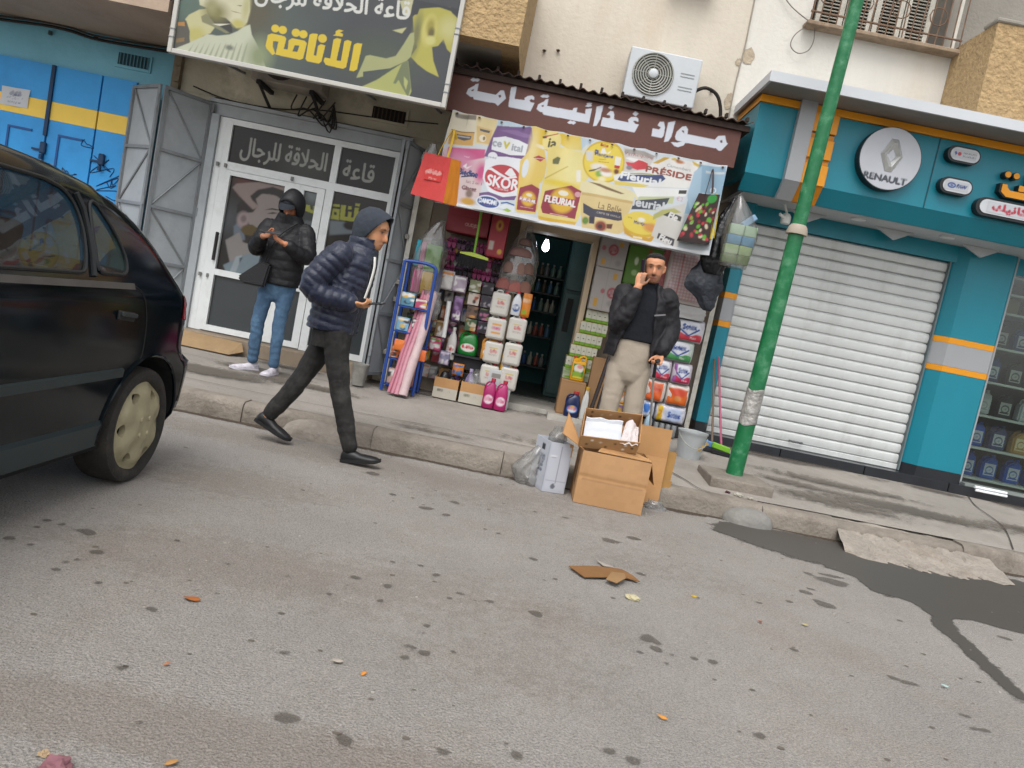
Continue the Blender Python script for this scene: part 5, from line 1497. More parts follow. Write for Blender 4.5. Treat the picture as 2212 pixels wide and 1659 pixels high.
def pilaster(x0, x1, ch):
 prof = [(x0, 8.36), (x0, 8.24), (x0 + ch, 8.12), (x1 - .03, 8.12), (x1, 8.15), (x1, 8.36)]
 for (za, zb, m, nm) in ((.28, .475, tile_b, 'base'), (.477, 1.498, teal, 'teal_panel'), (1.50, 1.56, orange_p, 'orange_stripe'), (1.562, 1.798, lgrey_p, 'grey_stripe'), (1.80, 1.86, orange_p, 'orange_stripe'), (1.862, 2.80, teal, 'teal_panel')):
  bm = bm_new()
  off = .004 if 'stripe' in nm else 0
  prism(bm, [(p[0], p[1] - off) for p in prof], za, zb, 'z'); make(nm, bm, m, rs)
pilaster(4.24, 4.87, .13)
pilaster(1.975, 2.12, .01)
bm = bm_new()
for k in range(7):
 xx = 2.0 + k * .9
 box(bm, xx, xx + .893, 8.02, 8.35, .1, .375 if k < 99 else .4, bev=.005)
make('plinth', bm, tile_b, rs)
sh_root = rs
for k in range(20):
 z0 = .44 + k * .1095
 bm = bm_new()
 pr_ = [(8.27, z0), (8.255, z0 + .010), (8.243, z0 + .05), (8.247, z0 + .085), (8.262, z0 + .098), (8.275, z0 + .106), (8.30, z0 + .106), (8.30, z0)]
 prism(bm, pr_, 2.125, 4.235, 'x')
 make('shutter_slat', bm, shut_m, rs, smooth=True, angle=35)
bm = bm_new(); box(bm, 2.125, 4.235, 8.235, 8.30, .378, .438, bev=.006); bb_ = make('shutter_bar', bm, shut_m, rs)
bm = bm_new(); tube(bm, [(3.04, 8.245, .46), (3.04, 8.20, .46), (3.17, 8.20, .46), (3.17, 8.245, .46)], .008, 6); make('handle', bm, mat('handle_steel', '#6e6f70', .4, metal=.6), bb_)
bm = bm_new(); box(bm, 2.12, 2.135, 8.20, 8.31, .38, 2.63); box(bm, 4.225, 4.24, 8.20, 8.31, .38, 2.63); make('shutter_rail', bm, mat('rail_grey', '#5b6668', .5), rs)
# glass display on the far right
bm = bm_new(); box(bm, 4.9, 7.5, 9.0, 9.1, .2, 2.8); box(bm, 4.88, 4.9, 8.3, 9.1, .2, 2.8); make('display_back', bm, mat('display_back', '#35332d', .8, var=.2), rs)
bm = bm_new(); box(bm, 4.89, 7.5, 8.08, 9.0, .1, .40); make('display_floor', bm, mat('display_floor', '#7e8480', .4), rs)
for z in (.46, .79, 1.14, 1.50, 1.87, 2.24, 2.44, 2.62):
 bm = bm_new(); box(bm, 4.89, 7.5, 8.25, 8.7, z - .025, z, bev=.003); make('display_shelf', bm, mat('display_shelf', '#b9bfbd', .3, var=.05), rs)
bm = bm_new(); box(bm, 4.875, 7.5, 8.205, 8.211, .40, 2.80); make('display_glass', bm, mat_glass('display_glass', '#d9dfdb', .02, .98, 1.45, .25), rs)
bm = bm_new(); box(bm, 4.872, 4.90, 8.17, 8.23, .38, 2.8); make('display_frame', bm, lgrey_p, rs)
lt = []
for (xa, z) in ((4.92, .383), (4.93, .40)):
 pass
bm = bm_new(); tube(bm, [(4.96, 8.02, .388), (5.30, 8.02, .388)], .016, 8); tube(bm, [(4.95, 7.975, .362), (5.28, 7.975, .362)], .013, 8)
tag(make('lamp_tube', bm, mat('tube_white', '#e4e8ea', .3)), 'pair of short white tubes lying on the black plinth under the glass display', 'tube')
# oil jugs in the window
def jug(bm, w, d, h, mi=0, mc=1):
 """flat jug with a shoulder, a handle and a cap, base at the origin"""
 prof = [(-w / 2, 0), (w / 2, 0), (w / 2, h * .72), (w * .40, h * .86), (w * .10, h * .90), (-w * .12, h * .86), (-w * .5, h * .66)]
 fs = prism(bm, prof, -d / 2, d / 2, 'y', mi)
 es = list({e for f in fs for e in f.edges})
 r = bmesh.ops.bevel(bm, geom=es, offset=min(w, d) * .14, segments=2, affect='EDGES')
 for f in r['faces']: f.material_index = mi
 lathe(bm, [(w * .13, 0), (w * .13, h * .1)], (w * .25, 0, h * .895), 10, mc)
 tube(bm, catmull([(-w * .40, 0, h * .62), (-w * .36, 0, h * .84), (-w * .02, 0, h * .93)], 4), w * .06, 6, mi)
jug_defs = [('navy', '#2a3c70', '#c9ced6'), ('silver', '#a9aeb3', '#d5d8da'), ('blue', '#2452b0', '#cfd6e2'), ('gold', '#a98444', '#e2d6b0'), ('pale', '#9fb0ba', '#e6e9ea'), ('black', '#20242c', '#b9bcbc')]
jp = {}
for nm, c, lab in jug_defs:
 t = thing('oil_jug', 'x', 'oil jug', (0, 8.42, 0), 'oil jugs in the display window')
 bm = bm_new(); jug(bm, .17, .11, .27); bmesh.ops.translate(bm, verts=bm.verts, vec=(0, 8.42, 0))
 make('body', bm, [mat('jug_' + nm, c, .35, var=.08), mat('jug_cap_' + nm, c, .5)], t, smooth=True)
 pr = Print(.12, .13, 150, lab, (-.06, .04)); pr.ell(0, .1, .045, .045, c); pr.ell(0, .1, .035, .03, lab); pr.text('OIL', 0, .1, .022, c, 0); pr.rect(-.05, .05, .05, .065, c)
 pr.mesh('label', flat_at(8.42 - .0575), t, print_m)
 jp[nm] = [t, False]
rows = {.46: ['blue'] * 10, .79: ['blue', 'navy', 'gold', 'pale', 'gold', 'black', 'pale', 'blue', 'gold', 'pale'], 1.14: ['silver', 'black', 'silver', 'silver', 'pale', 'navy', 'silver', 'silver', None, 'silver'],
  1.50: ['navy', 'black', 'navy', 'black', 'navy', 'silver', 'black', 'navy', None, 'navy'], 1.87: ['black', 'navy', 'black', 'silver', 'gold', 'black', 'silver', None, 'black', None], 2.24: []}
shn = {.46: 'bottom', .79: 'second', 1.14: 'third', 1.50: 'fourth', 1.87: 'fifth'}
cn = {'navy': 'navy', 'silver': 'silver grey', 'blue': 'bright blue', 'gold': 'golden', 'pale': 'pale blue grey', 'black': 'black'}
od = ['first from the pillar', 'second from the pillar', 'third from the pillar', 'fourth from the pillar', 'fifth from the pillar', 'sixth from the pillar', 'seventh from the pillar', 'eighth from the pillar', 'ninth from the pillar', 'tenth from the pillar']
for z, lst in rows.items():
 for k, nm in enumerate(lst):
  if nm is None: continue
  lab = '%s oil jug on the %s display shelf from below, %s' % (cn[nm], shn[z], od[k])
  dl_ = Vector((5.04 + k * .245 + rnd.uniform(-.01, .01), rnd.uniform(-.02, .02), z + .001))
  t, u = jp[nm][:2]
  if not u:
   jp[nm][1] = True
   t0 = t
   for ch in t.children: pass
   jp[nm].append(dl_)
   t['label'] = lab
   t.location = Vector(t.location) + dl_
  else:
   d0 = jp[nm][2]
   dup(t, dl_ - d0, label=lab)
for k, (xx, c) in enumerate(((5.05, '#7e6c4c'), (5.33, '#c79a78'), (5.62, '#8d8a7c'), (5.9, '#7e6c4c'))):
 bm = bm_new(); box(bm, xx - .09, xx + .09, 8.36, 8.5, 2.242, 2.242 + (.17, .12, .15, .13)[k], bev=.008)
 tag(make('parts_box', bm, mat('parts_box%d' % k, c, .6, var=.15)), ('olive brown', 'pinkish tan', 'grey', 'brown')[k] + ' spare parts box on the second highest glass display shelf', 'box')
bm = bm_new()
n = 30
tube(bm, [(5.52 + .2 * math.cos(2 * PI * k / n), 8.196, 1.60 + .075 * math.sin(2 * PI * k / n)) for k in range(n + 1)], .014, 6)
make('window_decal', bm, white_p, rs)
# signs fixed on the fascia
def pill(cx, cz, hw, hh, y0, y1):
 pts = []
 for k in range(13): a = -PI / 2 + PI * k / 12; pts.append((cx + hw - hh + hh * math.cos(a), cz + hh * math.sin(a)))
 for k in range(13): a = PI / 2 + PI * k / 12; pts.append((cx - hw + hh + hh * math.cos(a), cz + hh * math.sin(a)))
 bm = bm_new(); prism(bm, pts, y0, y1, 'y')
 return bm
rd = thing('round_logo_sign', 'round white car maker sign with silver diamond emblem on the teal fascia', 'shop sign', (3.03, 7.45, 3.3))
n = 40
cp = lambda r: [(3.03 + r * math.cos(2 * PI * k / n), 3.305 + r * math.sin(2 * PI * k / n)) for k in range(n)]
bm = bm_new(); prism(bm, cp(.29), 7.40, 7.499, 'y'); make('rim', bm, mat('sign_black', '#17181a', .4), rd)
pr = Print(.60, .60, 170, '#17181a', (2.73, 3.005)); pr.ell(3.03, 3.305, .284, .284, '#d4d7de', .02); pr.text('RENAULT', 3.025, 3.12, .058, '#4c5058', 1, w=.40)
pr2 = pr.mesh('face', lambda X, Y: (3.03 + (X - 3.03) * np.minimum(1, .284 / np.maximum(1e-6, np.hypot(X - 3.03, Y - 3.305))), np.full_like(X, 7.397), 3.305 + (Y - 3.305) * np.minimum(1, .284 / np.maximum(1e-6, np.hypot(X - 3.03, Y - 3.305)))), rd, mat_print('print_sign_face', .35))
bm = bm_new()
def dia(cx, cz, w_, h_, y, cut=.30):
 return [(cx - w_ * cut, y, cz + h_), (cx + w_ * cut, y, cz + h_), (cx + w_, y, cz), (cx + w_ * cut, y, cz - h_), (cx - w_ * cut, y, cz - h_), (cx - w_, y, cz)]
O = [bm.verts.new(p) for p in dia(3.035, 3.335, .105, .15, 7.394)]
Mi = [bm.verts.new(p) for p in dia(3.035, 3.335, .075, .108, 7.370, .18)]
I_ = [bm.verts.new(p) for p in dia(3.035, 3.335, .042, .062, 7.394, .05)]
for k in range(6):
 j = (k + 1) % 6
 bm.faces.new([O[k], O[j], Mi[j], Mi[k]]); bm.faces.new([Mi[k], Mi[j], I_[j], I_[k]])
make('emblem', bm, mat('chrome_emblem', '#b9bab8', .3, metal=.5, var=.03), rd)
for (cz, lab, kind) in ((3.475, 'upper white pill sign with a red and blue maker mark on the teal fascia', 's'), (3.185, 'lower white pill sign with a blue oval maker mark on the teal fascia', 'f')):
 t = thing('pill_sign', lab, 'shop sign', (3.70, 7.45, cz), 'pill signs on the fascia')
 make('rim', pill(3.70, cz, .155, .075, 7.42, 7.499), M_('sign_black'), t)
 bm = pill(3.705, cz, .135, .058, 7.412, 7.419); make('face', bm, white_p, t)
 pr = Print(.22, .08, 200, '#d5d8dc', (-.11, -.04))
 if kind == 's':
  pr.poly([(-.10, .01), (-.085, .022), (-.07, .0), (-.085, -.02)], '#3a58a8'); pr.ell(-.05, 0, .018, .018, '#c8404c'); pr.text('MARUTI', .045, .013, .018, '#55585f', 0, w=.12); pr.text('SUZUKI', .045, -.013, .018, '#55585f', 0, w=.12)
 else:
  pr.ell(-.05, 0, .04, .026, '#2f5aa2'); pr.ell(-.05, 0, .025, .012, '#d5d8dc'); pr.ell(-.05, 0, .016, .008, '#2f5aa2'); pr.text('FAW', .045, 0, .03, '#2f4f8f', 1, w=.09, slant=.2)
 pr.mesh('lettering', lambda X, Y, cz=cz: (X + 3.70, np.full_like(X, 7.409), Y + cz), t, M_('print_sign_face'))
t = thing('pill_sign', 'long white pill sign with red Arabic lettering at the lower right of the teal fascia', 'shop sign', (4.6, 7.45, 3.06))
make('rim', pill(4.62, 3.06, .70, .085, 7.42, 7.499), M_('sign_black'), t)
make('face', pill(4.628, 3.062, .675, .064, 7.412, 7.419), white_p, t)
pr = Print(1.2, .10, 150, '#d5d8dc', (-.6, -.05)); pr.text('بن يوسف ميكانيك', 0, 0, .085, '#c2344c', 1, w=1.1)
pr.mesh('lettering', lambda X, Y: (X + 4.62, np.full_like(X, 7.409), Y + 3.062), t, M_('print_sign_face'))
t = thing('orange_letter_sign', 'raised orange Arabic letters with black sides on the teal fascia at the right edge', 'shop sign', (4.5, 7.45, 3.2))
def letter(pts, circles):
 bm = bm_new()
 b2 = bm_new()
 def grow(p, d):
  cx = sum(q[0] for q in p) / len(p); cz = sum(q[1] for q in p) / len(p)
  return [(cx + (q[0] - cx) * (1 + d / .1), cz + (q[1] - cz) * (1 + d / .1)) for q in p]
 for p in pts:
  prism(bm, p, 7.43, 7.498, 'y')
  prism(b2, grow(p, -.012), 7.422, 7.429, 'y')
 for (cx, cz, r) in circles:
  q = [(cx + r * math.cos(k * PI / 8), cz + r * math.sin(k * PI / 8)) for k in range(16)]
  prism(bm, q, 7.43, 7.497, 'y')
  prism(b2, [(cx + (a - cx) * .8, cz + (b - cz) * .8) for a, b in q], 7.422, 7.4285, 'y')
 make('side', bm, M_('sign_black'), t); make('face', b2, orange_p, t)
letter([[(4.10, 3.30), (4.10, 3.22), (4.16, 3.175), (4.55, 3.175), (4.55, 3.245), (4.19, 3.245), (4.16, 3.27), (4.15, 3.30)], [(4.35, 3.25), (4.41, 3.25), (4.41, 3.43), (4.35, 3.43)], [(4.27, 3.25), (4.33, 3.25), (4.33, 3.31), (4.27, 3.31)],
  [(4.62, 3.175), (5.05, 3.175), (5.05, 3.24), (4.62, 3.24)], [(4.75, 3.245), (4.81, 3.245), (4.81, 3.48), (4.75, 3.48)], [(4.95, 3.245), (5.01, 3.245), (5.01, 3.40), (4.95, 3.40)]], [(4.145, 3.385, .035), (4.225, 3.385, .035), (4.88, 3.36, .035)])
bm = bm_new(); lathe(bm, [(.045, 0), (.05, .02), (.05, .07), (.03, .1)], (2.36, 7.9, 2.62), 10); tube(bm, [(2.36, 7.9, 2.72), (2.30, 7.85, 2.80)], .012, 5); tube(bm, [(2.36, 7.9, 2.66), (2.27, 7.82, 2.69)], .016, 5)
tag(make('security_camera', bm, plast_w, smooth=True), 'small white security camera under the teal fascia beside the green post', 'camera')
# ------------------------------------------------------------------ green lamp post on its footing
lp = thing('lamp_post', 'green painted steel lamp post with beige collar and tape band, on a concrete footing', 'lamp post', (2.0, 6.48, .14))
def pp(z): return (2.00 + (z - .25) * .024, 6.48, z)
bm = bm_new(); tube(bm, [pp(z) for z in (.24, .6, 1.2, 1.8, 2.31)], [.071, .070, .068, .065, .062], 20); tube(bm, [pp(z) for z in (2.36, 3.2, 4.2, 6.5)], [.057, .055, .052, .047], 20)
make('pole', bm, green_p, lp, smooth=True)
bm = bm_new(); tube(bm, [pp(2.305), pp(2.335), pp(2.37), pp(2.385)], [.086, .084, .072, .060], 20); make('collar', bm, beige_p, lp, smooth=True)
bm = bm_new()
rings = []
for k in range(9):
 z = .69 + .30 * k / 8; c = pp(z)
 rings.append([(c[0] + (.0735 + .003 * mnoise.noise((q * .9, k * 1.3, 2))) * math.cos(2 * PI * q / 24), c[1] + (.0735 + .003 * mnoise.noise((q * .9, k * 1.3, 8))) * math.sin(2 * PI * q / 24), z + .012 * math.sin(q * .7)) for q in range(24)])
loft(bm, rings); make('tape_band', bm, tape_m, lp, smooth=True)
bm = bm_new(); box(bm, 1.73, 2.25, 6.16, 6.66, .10, .25, bev=.015, seg=2); make('footing', bm, kerbmat, lp)
# ------------------------------------------------------------------ goods
film = mat_glass('clear_film', '#eeeeee', 0.12, 0.35, 1.6)
film_w = mat_glass('cloudy_film', '#e6e6e6', 0.25, 0.02, 1.5)
kraft = mat('kraft_card', '#a57d52', .85, var=.08, scale=5, bump=.12, bscale=60, stain='#8d6943', stain_amt=.3)
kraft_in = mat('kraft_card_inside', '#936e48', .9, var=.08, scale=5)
def pm(c, rough=.4, var=.05, **k):
 return mat('goods_' + c.strip('#') + str(int(rough * 100)), tuple(x * .72 for x in lin(c)), rough, var=var, **k)
def pack(name, label, cat, x0, x1, z0, z1, y, d, col, fn=None, bev=.012, seg=2, group=None, bulge=0.0, rough=.4, res=130, lean=0.0, roll=0.0):
 """box or pillow pack, front at y, with a printed front sheet that follows its bulge"""
 w_, h_ = x1 - x0, z1 - z0
 t = thing(name, label, cat, ((x0 + x1) / 2, y + d / 2, z0), group)
 bm = bm_new()
 nx_, nz_ = (8, 8) if bulge else (1, 1)
 if bulge:
  rings = []
  for k in range(9):
   v = k / 8
   s = max(.02, math.sin(PI * min(max(v, .02), .98)) ** .35)
   rings.append([((x0 + x1) / 2 + w_ / 2 * (abs(math.cos(a)) ** .35) * math.copysign(1, math.cos(a)) * (.93 + .07 * s) + .004 * mnoise.noise((v * 9, a * 2, x0 * 9)),
                           y + d / 2 + d / 2 * s * (abs(math.sin(a)) ** .6) * math.copysign(1, math.sin(a)) + .005 * mnoise.noise((v * 8, a * 3, z0 * 9)), z0 + h_ * v) for a in [2 * PI * q / 24 for q in range(24)]])
  loft(bm, rings)
  make('body', bm, pm(col, rough), t, smooth=True, angle=70)
 else:
  box(bm, x0, x1, y, y + d, z0, z1, bev=bev, seg=seg)
  make('body', bm, pm(col, rough), t, smooth=True)
 if fn:
  m = .94 if not bulge else .86
  pr = Print(w_ * m, h_ * m, res, col, (-w_ * m / 2, -h_ * m / 2))
  fn(pr, w_, h_)
  cx, cz = (x0 + x1) / 2, (z0 + z1) / 2
  if bulge:
   pr.mesh('label', lambda X, Y: (X + cx, y - .006 + d * .42 * (1 - np.sqrt(np.clip(1 - (2 * X / w_) ** 4, 0, 1) * np.clip(1 - (2 * Y / h_) ** 6, 0, 1))) + .003 * np.sin(X * 60 + Y * 40), Y + cz), t, print_gloss)
  else:
   pr.mesh('label', lambda X, Y: (X + cx, np.full_like(X, y - .0015), Y + cz), t, print_m)
 if lean or roll:
  t.rotation_euler = (lean, roll, 0)
 return t
def bottle(label, x, y, z, w_, d, h, col, cap, lab=None, txt=None, tcol='#c83040', group=None, handle=False, cat='bottle', labcol='#e8e4dc', neck=.16):
 t = thing('bottle', label, cat, (x, y, z), group)
 bm = bm_new()
 rings = []
 prof = [(.90, 0), (1, .03), (1, .30), (.98, .52), (.82, .68), (.52, .80), (neck * 2, .86), (neck * 2, .90)]
 for r, v in prof:
  ring = []
  for k in range(20):
   a = 2 * PI * k / 20
   ex = .55 if r > .6 else .9
   ring.append((x + w_ / 2 * r * abs(math.cos(a)) ** ex * math.copysign(1, math.cos(a)) + (.12 * w_ * (v > .7) if handle else 0), y + d / 2 * max(r, .3) * abs(math.sin(a)) ** ex * math.copysign(1, math.sin(a)), z + h * v))
  rings.append(ring)
 loft(bm, rings)
 make('body', bm, pm(col, .3), t, smooth=True, angle=60)
 bm = bm_new()
 lathe(bm, [(w_ * neck * 1.15, 0), (w_ * neck * 1.2, h * .03), (w_ * neck * 1.1, h * .10)], (x + (.12 * w_ if handle else 0), y, z + h * .895), 12)
 make('cap', bm, pm(cap, .4), t, smooth=True)
 if handle:
  bm = bm_new()
  tube(bm, catmull([(x - w_ * .44, y, z + h * .52), (x - w_ * .42, y, z + h * .74), (x - w_ * .2, y, z + h * .86), (x + w_ * .05, y, z + h * .86)], 4), w_ * .075, 7)
  make('handle', bm, pm(col, .3), t, smooth=True)
 if txt is not None:
  lw, lh = w_ * .78, h * .34
  pr = Print(lw, lh, 160, col, (-lw / 2, -lh / 2))
  pr.ell(0, 0, lw * .47, lh * .46, labcol, .05)
  if lab: lab(pr, lw, lh)
  pr.text(txt, 0, lh * .08, lh * .34, tcol, 1, w=lw * .7)
  pr.mesh('label', lambda X, Y: (X + x, y - d / 2 * (1 - .35 * (2 * X / w_) ** 4) - .002, Y + z + h * .30), t, print_gloss)
 return t
def soft_bag(name, label, cat, m, cx, cy, z0, z1, prof, depth, seed=0, amp=.03, group=None, n=28, mm=22, top=None):
 """crumpled hanging bag: prof is a list of (t, half width, x shift) from bottom to top"""
 t = thing(name, label, cat, (cx, cy, z0), group)
 bm = bm_new()
 rings = []
 T = [p[0] for p in prof]
 for k in range(mm + 1):
  v = k / mm
  hw = np.interp(v, T, [p[1] for p in prof]); sx = np.interp(v, T, [p[2] for p in prof])
  dp = depth * (hw / max(p[1] for p in prof)) ** .8
  ring = []
  for q in range(n):
   a = 2 * PI * q / n
   f = 1 + amp * 6 * mnoise.noise((math.cos(a) * 2.2, math.sin(a) * 2.2 + seed, v * 3.2)) + amp * 2.5 * abs(mnoise.noise((math.cos(a) * 6, math.sin(a) * 6 + seed, v * 7)))
   ring.append((cx + sx + hw * f * math.cos(a), cy + dp * f * math.sin(a), z0 + (z1 - z0) * v + amp * .5 * mnoise.noise((q, v * 5, seed))))
  rings.append(ring)
 loft(bm, rings)
 make('body', bm, m, t, smooth=True, angle=80)
 return t
# ---- left of the doorway ----
t = soft_bag('sponge_pack', 'clear bag of cyan, pink, green and yellow sponges hanging above the blue rack', 'sponge pack', film, -1.08, 7.92, 1.20, 1.98, [(0, .15, 0), (.62, .16, 0), (.72, .13, .0), (.85, .09, .02), (1, .04, .06)], .09, 3)
for (c, xa, xb, za, zb) in (('#3aa9bd', -1.225, -1.175, 1.48, 1.74), ('#d98aa6', -1.172, -1.122, 1.46, 1.73), ('#6fae3a', -1.118, -.96, 1.45, 1.72), ('#d96f98', -1.205, -1.12, 1.215, 1.45), ('#e2b322', -1.115, -1.0, 1.215, 1.44)):
 bm = bm_new(); box(bm, xa, xb, 7.86, 7.98, za, zb, bev=.012, seg=2); make('sponge', bm, pm(c, .9, bump=.4, bscale=90), t, smooth=True)
rk = thing('display_rack', 'blue painted metal rack of small packs at the left of the grocery entrance', 'rack', (-1.1, 7.7, .2))
blue_metal = mat('blue_metal', '#1d3f86', .45, var=.1, scale=8)
for (a, b) in (((-1.27, 7.62, .2), (-1.27, 7.62, 1.5)), ((-.95, 7.62, .2), (-.95, 7.62, 1.42)), ((-1.27, 7.95, .2), (-1.27, 7.95, 1.5)), ((-.95, 7.95, .2), (-.95, 7.95, 1.42))):
 bm = bm_new(); tube(bm, [a, b], .017, 8); make('upright', bm, blue_metal, rk, smooth=True)
for y in (7.62, 7.95):
 bm = bm_new(); tube(bm, catmull([(-1.27, y, 1.5), (-1.1, y, 1.51), (-1.0, y, 1.5), (-.955, y, 1.47), (-.95, y, 1.4)], 5), .017, 8); make('top_rail', bm, blue_metal, rk, smooth=True)
for z in (.26, .52, .80, 1.05):
 bm = bm_new(); box(bm, -1.26, -.96, 7.63, 7.94, z, z + .012); make('shelf', bm, blue_metal, rk)
def mottled(cols, seed):
 def fn(pr, w_, h_):
  r_ = random.Random(seed)
  for k in range(9):
   pr.ell(r_.uniform(-.5, .5) * w_, r_.uniform(-.5, .5) * h_, r_.uniform(.1, .3) * w_, r_.uniform(.05, .2) * h_, r_.choice(cols), .4)
  pr.rect(-w_ * .4, w_ * .4, h_ * .28, h_ * .42, cols[0])
 return fn
rack_items = [(-1.25, -1.11, 1.065, 1.20, '#5f93a8', 'turquoise toy pack on the top shelf of the blue rack'), (-1.10, -.98, 1.065, 1.16, '#b34a6a', 'dark pink toy pack on the top shelf of the blue rack'), (-1.25, -1.12, .815, .95, '#7fb0c9', 'pale blue bath pack on the second shelf of the blue rack'),
              (-1.10, -.98, .815, .96, '#23252b', 'black box on the second shelf of the blue rack'), (-1.25, -1.13, .535, .66, '#d66a2c', 'orange pack on the third shelf of the blue rack'), (-1.11, -.98, .535, .68, '#c97a8c', 'pink pouch on the third shelf of the blue rack'),
              (-1.24, -1.12, .275, .43, '#c9a49a', 'pale pink toy bag on the lowest shelf of the blue rack'), (-1.10, -.98, .275, .47, '#d0928a', 'peach coloured toy bag on the lowest shelf of the blue rack')]
for k, (xa, xb, za, zb, c, lab) in enumerate(rack_items):
 pack('toy_pack', lab, 'pack', xa, xb, za, zb, 7.66, .12, c, mottled(['#e8e4e0', c, '#30343a', '#d8b04a'], k), bev=.01)
for k, (xa, za, c, lab) in enumerate(((-1.22, .62, '#e07a38', 'orange price flag clipped to the left front of the blue rack'), (-.99, .56, '#e0703a', 'orange pouch hanging from the right front leg of the blue rack'))):
 pack('pouch', lab, 'pouch', xa, xa + .10, za, za + .11, 7.585, .018, c, None, bulge=.3)
def red_box(pr, w_, h_):
 pr.rect(-w_ / 2, w_ / 2, -h_ * .06, -h_ * .02, '#7d2028'); pr.text('OUDJDA', w_ * .12, -h_ * .25, h_ * .12, '#d8b0a8', 0, w=w_ * .35); pr.text('JOHNY', -w_ * .25, h_ * .2, h_ * .12, '#d8b0a8', 0, w=w_ * .25)
pack('carton', 'wide dark red carton at the top of the left display behind the broom stick', 'carton', -.99, -.55, 1.90, 2.26, 8.0, .28, '#8a2530', red_box, bev=.006, rough=.6)
def red_box2(pr, w_, h_):
 pr.ell(0, h_ * .12, w_ * .2, h_ * .1, '#c8963a', .5); pr.ell(0, h_ * .12, w_ * .08, h_ * .05, '#8a2530', .4); pr.ell(w_ * .25, -h_ * .38, w_ * .13, h_ * .05, '#d8a83a', .2); pr.rect(-w_ * .4, -w_ * .15, -h_ * .36, -h_ * .2, '#c9b9ae'); pr.rect(-w_ * .1, w_ * .15, h_ * .28, h_ * .45, '#9b5a5e')
pack('carton', 'narrow upright red carton with a yellow flower emblem left of the doorway', 'carton', -.53, -.35, 1.72, 2.24, 7.92, .22, '#a02a36', red_box2, bev=.006, rough=.6)
br = thing('broom', 'broom with lime green stick and black bristles hanging on the left display', 'broom', (-.63, 7.8, 1.6))
bm = bm_new(); tube(bm, [(-.645, 7.80, 2.3), (-.632, 7.80, 1.70)], .012, 8); make('stick', bm, pm('#7ab32a', .4), br)
bm = bm_new(); prism(bm, [(-.77, 1.685), (-.48, 1.665), (-.485, 1.69), (-.60, 1.712), (-.66, 1.715), (-.77, 1.70)], 7.77, 7.83, 'y'); make('head', bm, pm('#b9c94a', .4), br)
bm = bm_new()
for k in range(44):
 xx = -.765 + k * .0065
 for q in range(3):
  tube(bm, [(xx, 7.78 + q * .02, 1.685 - .07 * (xx + .77) * 1), (xx + rnd.uniform(-.006, .006) - .006, 7.78 + q * .02 + rnd.uniform(-.006, .006), 1.575 - .05 * (xx + .77))], .0035, 4)
make('bristles', bm, pm('#232225', .8), br, kind='stuff')
# pink and black slippers hanging in pairs
def slipper_mesh(bm, x, y, z, h, w_, mi_sole, mi_top):
 pts = []
 for k in range(14):
  a = 2 * PI * k / 14
  pts.append((x + w_ * .5 * math.cos(a) * (1 - .18 * math.sin(a)), z + h * .5 + h * .5 * math.sin(a)))
 prism(bm, pts, y, y + .02, 'y', mi_sole)
 tube(bm, [(x - w_ * .46, y - .002, z + h * .62), (x, y - .035, z + h * .68), (x + w_ * .46, y - .002, z + h * .62)], [h * .11, h * .14, h * .11], 8, mi_top)
sl_col = ['#b0507f', '#2b262c', '#a33f6f', '#6d4a66', '#8d3a63', '#3a2f38']
sl_nm = ['pink', 'black', 'dark pink', 'mauve', 'plum', 'dark grey']
row_n = ['top', 'second', 'third', 'fourth', 'bottom']
for r_ in range(4):
 for c_ in range(6):
  xx, zz = -.91 + c_ * .098 + .012 * r_, 1.80 - r_ * .135
  if xx > -.38: continue
  k = (r_ * 2 + c_ * 3 + (c_ // 2)) % 6
  bm = bm_new()
  for s in (-1, 1): slipper_mesh(bm, xx + s * .024, 8.16 + .01 * (c_ % 2), zz - .06, .125, .043, 0, 1)
  o = make('slippers', bm, [pm(sl_col[k], .7), pm(sl_col[(k + 2) % 6], .7)], None, smooth=True)
  tag(o, 'pair of %s slippers hanging in the %s row, %s from the left' % (sl_nm[k], row_n[r_], ORD[c_]), 'slippers', 'slippers hanging on the left display')
# hanging cards of small goods
cc = [('#8d8f6a', '#d8d6c8', '#b04a38'), ('#2c282c', '#8a8488', '#d8d2d0'), ('#cbbfb4', '#b5542e', '#3a2c28'), ('#35313a', '#b3aab0', '#7d7880'), ('#6d5446', '#c88a4a', '#2c2624'), ('#242226', '#7d8a4a', '#b0688a'), ('#3d5a3a', '#c8b8a0', '#b88a4a'), ('#232026', '#a0a0a8', '#8a4a70')]
for k in range(8):
 r_, c_ = k // 2, k % 2
 x0 = -.635 + c_ * .135 + (.01 * r_)
 z1 = 1.46 - r_ * .135
 pack('hanging_card', '%s hanging card of small goods in the %s column, %s from the top' % (('olive', 'black', 'beige', 'charcoal', 'brown', 'dark green flecked', 'mixed green', 'dark violet')[k], ('left', 'right')[c_], ORD[r_]), 'pack', x0, x0 + .12, z1 - .125, z1, 8.02, .03, cc[k][0], mottled(list(cc[k]), 20 + k), bev=.006, group='cards hanging beside the canisters')
